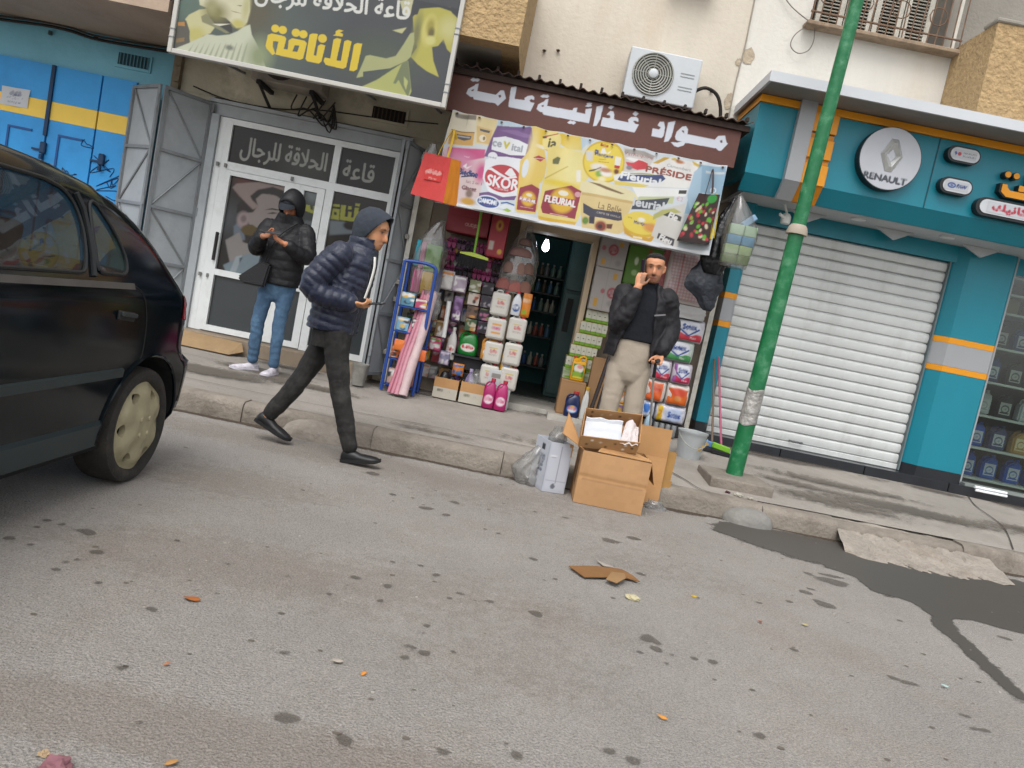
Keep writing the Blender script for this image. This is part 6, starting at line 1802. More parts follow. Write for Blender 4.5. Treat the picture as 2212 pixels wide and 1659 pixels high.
# small packs hung close together behind the front rows
cols10 = [('red', '#a8323a'), ('white', '#c9c7c4'), ('black', '#242226'), ('violet', '#6d4a80'), ('yellow', '#c9a02c'), ('blue', '#355a94'), ('pink', '#c06a90'), ('green', '#4f7a3a'), ('grey', '#7d7b7a'), ('orange', '#c4702c'), ('brown', '#6b4a38')]
kk = 0
for r_ in range(9):
 for c_ in range(8):
  xx, zz = -1.19 + c_ * .115 + rnd.uniform(-.012, .012), 1.74 - r_ * .165 + rnd.uniform(-.02, .02)
  if xx > -.40 or zz < .3: continue
  nm_, cc_ = cols10[(kk * 7 + r_ * 3) % 11]; kk += 1
  pack('hanging_pack', '%s small pack hanging far back, %s row from the top, %s from the left' % (nm_, ORD[r_], ORD[c_]), 'pack', xx - .05, xx + .045, zz - .07, zz + .07, 8.235 + rnd.uniform(-.02, .02), .03, cc_, mottled([rnd.choice(cols10)[1], cc_, rnd.choice(cols10)[1], '#d8d4d0'], kk), bev=.008, group='small packs hanging at the back', res=70, roll=rnd.uniform(-.08, .08))
for r_ in range(6):
 for c_ in range(3):
  nm_, cc_ = cols10[(r_ * 5 + c_ * 4) % 11]
  xx, zz = .98 + c_ * .125, .30 + r_ * .20
  pack('boxed_good', '%s box in the shade behind the man on the phone, %s up, %s across' % (nm_, ORD[r_], ORD[c_]), 'box', xx, xx + .118, zz, zz + .195, 8.1 + rnd.uniform(-.03, .03), .18, cc_, mottled([cols10[(r_ + c_ * 3) % 11][1], cc_, '#d0ccc8'], 90 + r_ * 3 + c_), bev=.004, group='boxes behind the man on the phone', res=70)
t = soft_bag('slipper_bundle', 'clear bag of brownish pink indoor slippers hanging beside the doorway', 'slippers', film, -.17, 8.05, 1.40, 2.12, [(0, .17, -.02), (.25, .19, -.01), (.6, .15, .02), (.8, .10, .02), (.92, .04, .03), (1, .03, .03)], .10, 11)
for (dx, dz, rx, rz, c) in ((-.11, .10, .085, .10, '#9b5f58'), (.0, .09, .085, .10, '#a8665e'), (.10, .10, .07, .10, '#8d6456'), (-.09, .27, .07, .10, '#8f7066'), (.02, .28, .07, .11, '#99786c'), (.10, .29, .06, .10, '#84665a'), (0, .44, .12, .07, '#94706a'), (.02, .55, .07, .05, '#80655c')):
 bm = bm_new(); blob(bm, -.17 + dx, 8.0, rx, .06, rz, 1.40 + dz - rz / 2, 14, 6, seed=dx * 9, p=1.0)
 make('slipper', bm, pm(c, .9, bump=.3, bscale=60), t, smooth=True)
# stacked canisters
def life(pr, w_, h_):
 pr.rect(-w_ * .28, w_ * .3, h_ * .20, h_ * .235, '#c9b23a'); pr.text('Life', w_ * .03, h_ * .07, h_ * .14, '#c8303c', 1, w=w_ * .42); pr.rect(-w_ * .3, w_ * .25, -h_ * .10, -h_ * .085, '#9a9088'); pr.text('Javel concentrée', w_ * .0, -h_ * .14, h_ * .06, '#a8807c', 0, w=w_ * .6)
def life2(pr, w_, h_):
 pr.rect(-w_ * .28, w_ * .3, h_ * .16, h_ * .26, '#d89a4a'); pr.text('ISIS', 0, h_ * .02, h_ * .12, '#c86a8c', 1, w=w_ * .5); pr.rect(-w_ * .28, w_ * .3, -h_ * .26, -h_ * .16, '#d89a4a')
def canister(label, x0, x1, z0, z1, y, fn):
 t = thing('canister', label, 'canister', ((x0 + x1) / 2, y + .06, z0), 'white canisters beside the doorway')
 bm = bm_new(); box(bm, x0, x1, y, y + .12, z0, z1 - .02, bev=.028, seg=3)
 make('body', bm, pm('#cfcbc2', .45), t, smooth=True)
 bm = bm_new(); lathe(bm, [(.022, 0), (.022, .022)], (x1 - .05, y + .06, z1 - .024), 10); make('cap', bm, pm('#b83038', .5), t)
 bm = bm_new(); tube(bm, catmull([(x0 + .035, y + .06, z1 - .028), (x0 + .05, y + .06, z1 - .004), (x0 + .09, y + .06, z1 - .004), (x0 + .105, y + .06, z1 - .028)], 4), .009, 6); make('handle', bm, pm('#cfcbc2', .45), t)
 w_, h_ = x1 - x0 - .05, z1 - z0 - .07
 pr = Print(w_, h_, 160, '#cfcbc2', (-w_ / 2, -h_ / 2)); fn(pr, w_ * 1.1, h_ * 1.2)
 cx, cz = (x0 + x1) / 2, (z0 + z1) / 2 - .008
 pr.mesh('label', lambda X, Y: (X + cx, np.full_like(X, y - .0015), Y + cz), t, print_m)
canister('white bleach canister topmost of the left stack, under the slipper bag', -.375, -.185, 1.145, 1.405, 7.90, life)
canister('white canister with orange bands, second from the top of the left stack', -.37, -.175, .90, 1.142, 7.90, life2)
canister('white canister half hidden behind the orange bottle in the left stack', -.355, -.165, .655, .897, 7.92, life)
canister('white canister hidden low in the left stack behind the white carton', -.35, -.16, .41, .652, 7.93, life)
canister('white bleach canister topmost of the right stack, at the doorway edge', -.158, .03, .925, 1.185, 7.90, life)
canister('white bleach canister behind the yellow bottle, second of the right stack', -.15, .035, .67, .922, 7.90, life)
canister('white bleach canister at the foot of the right stack beside the doorstep', -.14, .045, .41, .667, 7.91, life)
bottle('white and blue cleaner bottle standing on top of the right canister stack', -.115, 7.95, 1.185, .10, .07, .25, '#d8dade', '#c03038', lambda p, a, b: p.ell(0, 0, a * .4, b * .42, '#28508c', .1), 'OK', '#e8e8ea', labcol='#28508c')
pack('pouch', 'orange refill pouch standing on the right canister stack', 'pouch', -.065, .03, 1.186, 1.43, 7.93, .05, '#d8801e', lambda p, a, b: (p.ell(-a * .1, -b * .3, a * .25, b * .1, '#8fae3a', .4), p.text('BIO', 0, b * .2, b * .12, '#f0e0c0', 1)), bulge=.3)
cr = thing('crate', 'dark plastic crate supporting the green and orange bottles behind the open cartons', 'crate', (-.45, 8.1, .2))
bm = bm_new()
for z in (.2, .36, .52): box(bm, -.68, -.20, 8.06, 8.30, z, z + .13, bev=.006)
box(bm, -.68, -.20, 8.0, 8.32, .655, .675)
make('panel', bm, pm('#2a2a2e', .7), cr)
bottle('green laundry bottle with a red cap standing behind the open cartons', -.53, 8.08, .676, .20, .10, .27, '#157a2c', '#b82a30', None, 'Life', '#c83040', handle=True)
bottle('orange laundry bottle standing behind the open carton of clear bags', -.29, 7.98, .676, .19, .10, .26, '#c98a3c', '#c02c34', lambda p, a, b: (p.ell(0, b * .25, a * .3, b * .2, '#3a86c0', .2), p.ell(-a * .2, -b * .25, a * .25, b * .2, '#e0b02c', .2)), 'Life', '#c83040', handle=True)
bottle('small white bottle standing left of the green laundry bottle', -.70, 8.05, .60, .10, .08, .34, '#c9c7c2', '#d8d6d0', None, 'Sanibon', '#b03848')
pk2 = [(-.93, -.80, .66, .80, '#c94a78', 'green and pink pouch beside the leaning oilcloth rolls', '#5fa02c'), (-.80, -.69, .53, .68, '#8a86a0', 'grey violet pouch low beside the open carton', '#c8b8c8'), (-.94, -.80, 1.30, 1.50, '#d8d4d0', 'white washing powder pack with orange and blue print on the blue rack edge', '#d8862a'),
       (-.80, -.66, 1.30, 1.47, '#b0a0b0', 'pale violet nappy pack hanging right of the blue rack', '#e0dcd8'), (-.76, -.66, 1.0, 1.26, '#6a4c74', 'purple pouch hanging beside the white roll', '#8d6a98'), (-.90, -.80, .80, .98, '#b39464', 'brown paper pack behind the leaning oilcloth rolls', '#9a7c50'),
       (-.64, -.52, .45, .58, '#d07a1c', 'orange bag behind the first open carton', '#3a6aa0')]
for k, (xa, xb, za, zb, c, lab, c2) in enumerate(pk2):
 pack('pouch', lab, 'pouch', xa, xb, za, zb, 7.96 + .02 * (k % 3), .06, c, mottled([c2, c, '#e8e4e0'], 40 + k), bulge=.3)
bm = bm_new(); tube(bm, [(-.795, 7.90, 1.19), (-.78, 7.86, .82)], .024, 12)
tag(make('paper_roll', bm, pm('#d6d6d4', .6), smooth=True), 'upright white roll beside the blue rack', 'roll')
soft_bag('plastic_bag', 'crumpled clear plastic bag over the tops of the oilcloth rolls', 'plastic bag', film_w, -.95, 7.78, .98, 1.26, [(0, .04, .03), (.4, .075, .02), (1, .09, -.02)], .06, 5, .05)
# leaning oilcloth rolls
for k, (bx, by, tx_, r_, c, lab) in enumerate(((-1.165, 7.46, -1.055, .020, '#b96f80', 'thin dark pink oilcloth roll leaning on the blue rack, leftmost'), (-1.125, 7.44, -1.02, .022, '#c07c8c', 'thin dark pink oilcloth roll leaning on the blue rack, second from left'), (-1.085, 7.42, -.99, .022, '#c98d9a', 'medium pink oilcloth roll leaning beside the wide pale roll'), (-1.02, 7.43, -.945, .046, '#cdb3b3', 'wide pale pink oilcloth roll leaning against the blue rack'))):
 bm = bm_new()
 P = [(bx + (tx_ - bx) * v + .004 * math.sin(v * 9 + k), by + .34 * v, .21 + 1.04 * v) for v in [q / 10 for q in range(11)]]
 tube(bm, P, [r_ * (1 + .06 * math.sin(q * 1.7 + k)) for q in range(11)], 12)
 o = make('roll_sheet', bm, pm(c, .5, .1, scale=20), None, smooth=True)
 o.name = 'oilcloth_roll'
 tag(o, lab, 'roll', 'oilcloth rolls')
# open cartons on the pavement
def open_carton(label, x0, x1, y0, y1, z0, h, two_tone, back=0.0, rot=0.0, th=.004):
 t = thing('open_carton', label, 'carton', ((x0 + x1) / 2, (y0 + y1) / 2, z0))
 def pan(x0, x1, y0, y1, za, zb, nm='side_panel', m=None):
  bm = bm_new(); box(bm, x0, x1, y0, y1, za, zb)
  return make(nm, bm, m or kraft, t)
 pan(x0, x1, y0 + th, y1 - th, z0, z0 + th, 'bottom_panel')
 if two_tone:
  pan(x0, x1, y0, y0 + th, z0, z0 + h * .52, 'side_panel', pm('#c3bdae', .8)); pan(x0, x1, y0, y0 + th, z0 + h * .521, z0 + h)
 else: pan(x0, x1, y0, y0 + th, z0, z0 + h)
 pan(x0, x1, y1 - th, y1, z0, z0 + h + back); pan(x0, x0 + th, y0 + th, y1 - th, z0, z0 + h); pan(x1 - th, x1, y0 + th, y1 - th, z0, z0 + h)
 t.rotation_euler.z = rot
 return t
t = open_carton('open carton of black bags on the pavement, left of the two cartons', -.785, -.535, 7.86, 8.16, .205, .21, True, .06)
pr = Print(.2, .03, 160, '#c3bdae', (-.1, -.015)); pr.text('BIMO', -.05, 0, .016, '#5a5650', 1); pr.text('24x', .04, 0, .012, '#5a5650', 0); pr.mesh('lettering', lambda X, Y: (X - .66, np.full_like(X, 7.858), Y + .285), t, print_matte)
t = open_carton('open carton of clear bags on the pavement, beside the pink bottles', -.51, -.265, 7.86, 8.18, .205, .215, True, .24)
pr = Print(.2, .03, 160, '#c3bdae', (-.1, -.015)); pr.text('BIMO', -.04, 0, .016, '#6a6a50', 1); pr.text('24x', .04, 0, .012, '#5a5650', 0); pr.mesh('lettering', lambda X, Y: (X - .39, np.full_like(X, 7.858), Y + .285), t, print_matte)
for (cx, cy, rx, rz, zz, seed) in ((-.70, 7.96, .07, .24, .24, 1), (-.62, 7.98, .065, .20, .24, 4)):
 bm = bm_new(); blob(bm, cx, cy, rx, .09, rz, zz, 16, 8, seed=seed)
 tag(make('bag', bm, pm('#1b1b1e', .35, bump=.8, bscale=18), smooth=True), ('taller shiny black bag in the left open carton', 'lower shiny black bag in the left open carton')[seed > 2], 'plastic bag')
bm = bm_new(); blob(bm, -.60, 8.07, .055, .05, .2, .32, 14, 7, seed=8); tag(make('bag', bm, pm('#7d5aa0', .4, bump=.4, bscale=20), smooth=True), 'purple bag at the back of the left open carton', 'plastic bag')
bottle('lilac bottle with a pale blue base lying in the right open carton', -.44, 7.97, .215, .10, .09, .34, '#8f7bb0', '#b4a8c8', None, None)
soft_bag('plastic_bag', 'clear plastic bag filling the right open carton', 'plastic bag', film_w, -.385, 8.0, .215, .56, [(0, .10, 0), (.6, .105, 0), (.85, .07, 0), (1, .02, .01)], .10, 21, .04)
def pinkl(p, a, b): p.ell(0, 0, a * .46, b * .40, '#e8d8e0', .3)
bottle('pink softener bottle in front of the white carton, left of the pair', -.205, 7.84, .205, .125, .085, .31, '#a81f63', '#c03048', pinkl, 'Lilas', '#c8306a', handle=True, labcol='#d898b8')
bottle('pink softener bottle in front of the white carton, right of the pair', -.08, 7.83, .205, .125, .085, .31, '#b02468', '#b82c40', pinkl, 'Lilas', '#c8306a', handle=True, labcol='#d898b8')
def wb(p, a, b): p.rect(-a * .38, a * .02, b * .28, b * .40, '#8a8680'); p.rect(a * .36, a * .40, -b * .5, b * .5, '#b8b4ae'); p.rect(a * .30, a * .42, -b * .25, -b * .15, '#2c3a6a'); p.text('Life', 0, -b * .05, b * .16, '#c83040', 1)
pack('carton', 'white printed carton behind the two pink bottles', 'carton', -.255, .0, .205, .60, 7.92, .22, '#c6c8c8', wb, bev=.004, rough=.7)
bottle('yellow cleaner bottle standing on the white carton', -.095, 7.99, .602, .125, .08, .235, '#dda80c', '#2c7a3c', lambda p, a, b: (p.ell(0, 0, a * .42, b * .40, '#7aa8d0', .1), p.ell(0, 0, a * .3, b * .25, '#dcd8d4', .2)), 'XXL', '#c83a60', handle=True)
# red shopping bag under the sign
t = thing('shopping_bag', 'red woven shopping bag with orange side and yellow handles hung at the banner', 'bag', (-1.06, 7.33, 2.07))
bm = bm_new()
V0 = [(-1.275, 7.27, 2.10), (-.96, 7.25, 2.075), (-.845, 7.40, 2.085), (-1.16, 7.42, 2.11)]
V1 = [(-1.215, 7.29, 2.50), (-.965, 7.27, 2.49), (-.885, 7.38, 2.50), (-1.135, 7.40, 2.51)]
def bagface(a, b, c, d, n=10, amp=.008, seed=0):
 bm = bm_new(); a, b, c, d = map(Vector, (a, b, c, d))
 nrm = (b - a).cross(d - a).normalized()
 G = [[bm.verts.new((a.lerp(b, i / n)).lerp(d.lerp(c, i / n), j / n) + nrm * amp * mnoise.noise((i * .6, j * .35, seed)) * (0 < i < n)) for i in range(n + 1)] for j in range(n + 1)]
 for j in range(n):
  for i in range(n): bm.faces.new([G[j][i], G[j][i + 1], G[j + 1][i + 1], G[j + 1][i]])
 return bm
red_w = pm('#cf3a36', .55, .06, bump=.3, bscale=150); or_w = pm('#e08a1c', .55, .06, bump=.3, bscale=150)
make('front_panel', bagface(V0[0], V0[1], V1[1], V1[0], seed=1), red_w, t, smooth=True)
make('side_panel', bagface(V0[1], V0[2], V1[2], V1[1], seed=2), or_w, t, smooth=True)
make('back_panel', bagface(V0[2], V0[3], V1[3], V1[2], seed=3), red_w, t, smooth=True)
make('side_panel', bagface(V0[3], V0[0], V1[0], V1[3], seed=4), or_w, t, smooth=True)
make('bottom_panel', bagface(V0[0], V0[3], V0[2], V0[1], seed=5), pm('#b8382c', .6), t, smooth=True)
for y0_, xs in ((7.275, (-1.09, -1.0)), (7.39, (-1.02, -.95))):
 bm = bm_new(); tube(bm, catmull([(xs[0], y0_, 2.49), (xs[0] + .03, y0_ + .03, 2.62), (-1.0, 7.345, 2.76), (xs[1] + .01, y0_ + .02, 2.62), (xs[1], y0_, 2.49)], 5), .012, 6, flat=.35); make('handle', bm, pm('#d8b030', .6), t)
pr = Print(.16, .11, 160, '#cf3a36', (-.08, -.055)); pr.text('شكرا لكم', 0, .02, .04, '#ecc8c0', 1); pr.text('Merci', 0, -.035, .022, '#e8b8b0', 0)
pr.mesh('lettering', lambda X, Y: (X - 1.10, 7.268 - .065 * (X) * .06 + .05 * (Y) * .2 - .012, Y + 2.31), t, print_matte)
soft_bag('plastic_bag', 'pale clear bag hanging behind the red shopping bag', 'plastic bag', film_w, -1.2, 7.46, 2.35, 2.62, [(0, .05, 0), (.5, .07, 0), (1, .03, .02)], .04, 31, .05)
# ---- right of the doorway ----
def jumbo(cx_, cz_):
 def fn(p, a, b):
  p.rect(-a * .03, -a * .015, -b * .5, b * .5, '#8d8782'); p.ell(cx_ * a, cz_ * b, .052, .058, '#9d3a46', .3)
  p.ell(cx_ * a, cz_ * b, .034, .036, '#b89a96', .5); p.text('JU', cx_ * a, cz_ * b, .05, '#8d2a38', 1); p.ell(cx_ * a - .10, cz_ * b + .005, .022, .026, '#a8606a', .4)
  p.rect(-a * .36, -a * .22, -b * .42, -b * .22, '#c8952c'); p.rect(a * .18, a * .33, b * .26, b * .42, '#c8952c')
  p.ell(a * .25, -b * .3, .03, .03, '#928c88', .8)
 return fn
pack('carton', 'grey white carton with red round print, upper of two right of the doorway', 'carton', .61, .895, 1.855, 2.16, 8.06, .27, '#a39c96', jumbo(.0, .12), bev=.004, rough=.7)
pack('carton', 'taller grey white carton with red round print standing on napkin packs', 'carton', .615, .895, 1.406, 1.852, 8.06, .27, '#a9a29b', jumbo(.26, -.05), bev=.004, rough=.7)
pack('carton', 'green carton with a red stripe above the head of the man on the phone', 'carton', .91, 1.30, 1.74, 2.14, 8.06, .24, '#4f7a1c', lambda p, a, b: (p.rect(a * .02, a * .10, -b * .5, b * .5, '#8d4a24'), p.ell(-a * .25, b * .1, .02, .04, '#c8d0b0', .5), p.ell(-a * .25, -b * .2, .03, .03, '#9ab878', .5)), bev=.004, rough=.7)
np_proto = None
for k, (z0, x0) in enumerate(((1.275, .62), (1.145, .585), (1.015, .555), (.885, .53), (.755, .51))):
 lab = 'film wrapped row of five green and white napkin cartons, %s from the top' % ORD[k]
 if np_proto is None:
  t = thing('napkin_pack', lab, 'napkin pack', (x0, 8.12, z0), 'napkin packs right of the doorway')
  for q in range(5):
   bm = bm_new(); xa = x0 + q * .0565
   box(bm, xa, xa + .054, 8.12, 8.33, z0 + .034, z0 + .122, 0); box(bm, xa, xa + .054, 8.12, 8.33, z0 + .002, z0 + .033, 1); box(bm, xa, xa + .054, 8.121, 8.329, z0 + .1225, z0 + .1265, 2); box(bm, xa + .02, xa + .036, 8.117, 8.1195, z0 + .07, z0 + .078, 3)
   make('carton', bm, [pm('#c9c7b4', .5), pm('#6f9a1c', .5), pm('#b59a24', .5), pm('#5d5a4c', .5)], t)
  np_proto, npx, npz = t, x0, z0
 else:
  dup(np_proto, (x0 - npx, 0, z0 - npz), label=lab)
pack('carton', 'brown carton under the yellow oil jug right of the doorway', 'carton', .50, .76, .277, .64, 8.0, .3, '#a27c55', lambda p, a, b: p.rect(-a * .5, a * .5, b * .44, b * .452, '#7d5c3c'), bev=.004, rough=.85)
pack('carton', 'brown carton in the shade behind the dark trolley bars', 'carton', .78, 1.02, .285, .93, 7.98, .28, '#8d6c4a', None, bev=.004, rough=.85)
pack('carton', 'green and white carton behind the yellow oil jug, under the napkin packs', 'carton', .50, .80, .642, .754, 8.12, .2, '#9aa38a', mottled(['#6f9a1c', '#b8bca8', '#8d9a78'], 5), bev=.004)
t = thing('oil_jug', 'yellow oil jug with a green label standing on the brown carton', 'oil jug', (.645, 8.05, .64))
bm = bm_new(); box(bm, .575, .72, 8.005, 8.105, .641, .855, bev=.018, seg=2); lathe(bm, [(.055, 0), (.03, .03)], (.62, 8.055, .85), 10); make('body', bm, pm('#dd9f0a', .35), t, smooth=True)
bm = bm_new(); tube(bm, catmull([(.64, 8.055, .875), (.67, 8.055, .90), (.705, 8.055, .895), (.712, 8.055, .84)], 4), .012, 7); make('handle', bm, pm('#dd9f0a', .35), t)
bm = bm_new(); lathe(bm, [(.022, 0), (.022, .02)], (.60, 8.055, .876), 10); make('cap', bm, pm('#b83028', .4), t)
pr = Print(.115, .15, 150, '#3d7a2c', (-.0575, -.075)); pr.ell(0, .03, .05, .045, '#e0d8c8', .3); pr.ell(.01, .05, .03, .02, '#d89088', .4); pr.ell(-.01, -.03, .05, .03, '#86a83c', .5); pr.rect(-.05, .05, -.07, -.055, '#d8c040')
pr.mesh('label', lambda X, Y: (X + .648, np.full_like(X, 8.0035), Y + .745), t, print_gloss)
bottle('dark blue detergent jug with a red cap on the doorstep', .655, 7.92, .277, .155, .09, .27, '#14224e', '#b82c30', lambda p, a, b: (p.ell(0, b * .1, a * .42, b * .36, '#3c7cc0', .1), p.ell(0, -b * .05, a * .36, b * .3, '#d8dce0', .2), p.ell(0, b * .3, a * .2, b * .12, '#e0a830', .3)), 'Skip', '#c83040', handle=True, labcol='#2f68b0')
bottle('slim white bottle with a yellow cap beside the blue detergent jug', .775, 7.90, .277, .07, .06, .34, '#c9c9c4', '#c89a1c', None, None, neck=.25)
tr = thing('trolley', 'folded dark brown trolley frame standing behind the man on the phone', 'trolley', (.84, 7.4, .2))
for (a, b) in (((.765, 7.35, .24), (.875, 7.5, .98)), ((.83, 7.33, .24), (.92, 7.5, .98)), ((1.10, 7.35, .24), (1.13, 7.5, .98))):
 bm = bm_new(); tube(bm, [a, b], .019, 6); make('bar', bm, pm('#2b2220', .6), tr)
bm = bm_new(); tube(bm, [(.86, 7.5, .97), (1.14, 7.5, .98)], .019, 6); make('bar', bm, pm('#2b2220', .6), tr)
pack('pouch', 'black and white printed bag hanging beside the napkin packs', 'pouch', .865, .945, 1.02, 1.34, 7.84, .05, '#24252a', mottled(['#8d9094', '#24252a', '#c0c2c4'], 77), bulge=.3)
def tissue(c, band=None, word='Sotex', two=False):
 def fn(p, a, b):
  p.rect(-a * .5, a * .5, -b * .5, -b * .12, c)
  p.ell(0, b * .15, a * .34, b * .36, '#dfe0e6', .1)
  p.poly([(-a * .34, b * .02), (0, -b * .26), (a * .34, b * .1), (a * .30, b * .16), (0, -b * .18), (-a * .30, b * .08)], '#2c4f9a')
  p.text(word, 0, b * .17, b * .22, '#2a4a92', 1, w=a * .42, rot=.06)
  if band: p.rect(-a * .5, -a * .30, -b * .5, b * .5, band)
  p.text('Maxi', a * .15, -b * .3, b * .1, '#e8e0e0', 0)
 return fn
tp = [(1.50, 1.83, 1.27, 1.50, '#cfccd2', tissue('#d0404e'), 'white and red tissue pack, single one at the top of the right stack'), (1.44, 1.77, 1.05, 1.27, '#c6d0c6', tissue('#4f9a5c', '#3d8a4c'), 'white and green tissue pack in the second row of the right stack'),
      (1.385, 1.585, .828, 1.045, '#cdc3cc', tissue('#cf3a56'), 'red and white tissue pack left in the third row of the right stack'), (1.59, 1.80, .828, 1.045, '#cdc3cc', tissue('#c83460', '#9a5aa0'), 'red and white tissue pack right in the third row of the right stack'),
      (1.365, 1.575, .60, .822, '#d8d0c8', lambda p, a, b: (p.rect(-a * .5, a * .30, -b * .5, b * .4, '#e0642c'), p.ell(-a * .1, b * .15, a * .3, b * .2, '#dc7a5c', .5), p.text('Fino', 0, b * .1, b * .15, '#c83838', 1)), 'orange kitchen paper pack left in the fourth row of the right stack'),
      (1.58, 1.82, .60, .822, '#d8d0c8', lambda p, a, b: (p.rect(-a * .5, a * .42, -b * .5, b * .3, '#dd6a24'), p.ell(0, b * .15, a * .35, b * .2, '#d8543c', .5), p.ell(0, -b * .15, a * .15, b * .12, '#d08a4c', .4)), 'orange kitchen paper pack right in the fourth row of the right stack'),
      (1.37, 1.50, .42, .595, '#c6cad4', lambda p, a, b: (p.ell(-a * .2, b * .1, a * .3, b * .3, '#3a72c0', .4), p.ell(a * .2, -b * .2, a * .2, b * .2, '#e0e2e8', .5)), 'blue and white pack left in the bottom row of the right stack'),
      (1.51, 1.83, .41, .595, '#cfccd6', lambda p, a, b: (p.rect(-a * .5, -a * .28, -b * .5, b * .5, '#d8b426'), p.ell(a * .1, 0, a * .3, b * .4, '#b8c4dc', .2), p.text('Sotex', a * .1, 0, b * .3, '#2a4a92', 1, w=a * .4), p.text('12', -a * .39, 0, b * .3, '#c88a20', 1)), 'white, blue and yellow pack right in the bottom row of the right stack')]
for (xa, xb, za, zb, c, fn, lab) in tp:
 pack('tissue_pack', lab, 'tissue pack', xa, xb, za, zb, 7.92, .2, c, fn, bulge=.5, rough=.3, group='tissue packs by the right post', res=150)
bottle('small clear blue water bottle at the foot of the right tissue stack', 1.435, 7.80, .285, .075, .075, .22, '#9fb8c8', '#7fb0d8', None, None)
for k in range(4):
 bm = bm_new(); lathe(bm, [(.026, 0), (.028, .01), (.028, .105), (.022, .12)], (1.53 + k * .062, 7.86, .285), 12)
 tag(make('can', bm, [pm('#8a8c8c', .3, metal=.3)], smooth=True), 'grey can in the row under the tissue packs, %s from the left' % ORD[k], 'can', 'cans under the tissue packs')
bs_ = thing('shelf_plank', 'low dark pallet under the tissue packs at the right post', 'pallet', (1.6, 7.9, .28))
bm = bm_new(); box(bm, 1.36, 1.84, 7.93, 8.3, .28, .405); make('plank', bm, pm('#2c2826', .8), bs_)
# chequered laundry bag and white sacks
def chk(p, a, b):
 k = 0
 for xx in np.arange(-a / 2, a / 2, .032):
  p.rect(xx, xx + .012, -b, b, '#b07880', .55)
 for zz in np.arange(-b / 2, b / 2, .032):
  p.rect(-a, a, zz, zz + .012, '#b07880', .55)
 p.rect(-a * .2, -a * .17, -b, b, '#b03a44', .7); p.rect(-a, a, -b * .47, -b * .44, '#a03a40', .8)
pack('laundry_bag', 'pink and white chequered laundry bag hanging at the right of the grocery', 'bag', 1.31, 1.72, 1.64, 2.16, 7.86, .14, '#cbbdb8', chk, bulge=.5, rough=.5)
soft_bag('laundry_bag', 'red and white chequered bag crumpled behind the larger laundry bag', 'bag', pm('#b56a6c', .6, .25, scale=30), 1.34, 8.08, 1.75, 2.2, [(0, .10, 0), (.6, .12, .0), (1, .09, .05)], .07, 41, .03)
soft_bag('flour_sack', 'white plastic sack under the chequered laundry bag', 'sack', pm('#c9c8c6', .5, .06, bump=.4, bscale=30), 1.60, 7.98, 1.50, 1.63, [(0, .19, 0), (.5, .21, 0), (1, .19, 0)], .10, 42, .02)
hk = 7.42
soft_bag('black_bag', 'glossy black plastic bag hanging from the right post beside the sponges', 'plastic bag', pm('#17181b', .25, .2, bump=1.0, bscale=16), 1.70, 7.52, 1.95, 2.70, [(0, .08, -.03), (.2, .13, -.04), (.5, .12, -.03), (.75, .07, 0), (.88, .035, .02), (1, .015, .03)], .08, 51, .08)
soft_bag('black_bag', 'dull grey black plastic bag hanging lower, beside the chequered bag', 'plastic bag', pm('#2c3139', .38, .25, bump=1.0, bscale=14), 1.64, 7.54, 1.60, 2.30, [(0, .03, .07), (.08, .07, .05), (.2, .12, .02), (.3, .16, -.02), (.5, .14, -.01), (.75, .09, .02), (1, .05, .03)], .05, 57, .085)
t = soft_bag('sponge_bag', 'clear bag of pale green and blue sponges hanging right of the grocery', 'sponge pack', film, 1.82, 7.42, 2.04, 2.72, [(0, .13, 0), (.45, .165, .01), (.6, .15, 0), (.8, .09, -.03), (1, .015, -.07)], .12, 61, .025)
for (c, za, zb) in (('#5e7a2e', 2.075, 2.16), ('#a9c48a', 2.162, 2.25), ('#6ea4c4', 2.252, 2.34), ('#a8c8a0', 2.342, 2.44)):
 for (xa, xb) in ((1.695, 1.825), (1.83, 1.95)):
  bm = bm_new(); box(bm, xa + (za - 2.07) * .07, xb + (za - 2.07) * .07, 7.36, 7.47, za, zb, bev=.008, seg=2); make('sponge', bm, pm(c, .9, bump=.4, bscale=90), t, smooth=True)
bm = bm_new(); obox(bm, (1.88, 7.42, 2.49), (.05, 0, .05), (0, .05, 0), (-.02, 0, .02), bev=.006); make('sponge', bm, pm('#8fb4d0', .9), t)
t = thing('shopping_bag', 'dark brown shopping bag printed with red and green fruit, yellow side, hung on the banner', 'bag', (1.4, 7.3, 2.2))
pr = Print(.30, .46, 130, '#3a211c', (-.15, -.23))
r_ = random.Random(4)
for k in range(46):
 c = r_.choice(['#b8303c', '#c83a44', '#5fae2c', '#6fb83a', '#d8c8a8', '#8d2430'])
 pr.ell(r_.uniform(-.14, .14), r_.uniform(-.19, .14), r_.uniform(.012, .026), r_.uniform(.012, .022), c, .15, r_.uniform(0, 3))
pr.ell(.06, .19, .06, .04, '#2f9a3c', .1); pr.rect(-.15, .15, -.23, -.20, '#2c1814')
pr.mesh('front_panel', lambda X, Y: (1.385 + X * (1 - .35 * (Y + .23) / .46) + .05 * (Y + .23) / .46, 7.285 + .012 * np.sin(X * 20 + Y * 8), 2.41 + Y + .08 * X), t, mat_print('print_bag', .5))
make('side_panel', bagface((1.535, 7.285, 2.24), (1.60, 7.42, 2.28), (1.565, 7.40, 2.66), (1.50, 7.29, 2.66), amp=.02, seed=9), pm('#dcc01c', .5, bump=.3, bscale=40), t, smooth=True)
make('back_panel', bagface((1.26, 7.42, 2.24), (1.58, 7.43, 2.28), (1.55, 7.41, 2.64), (1.32, 7.40, 2.62), amp=.01, seed=10), pm('#3a211c', .5), t)
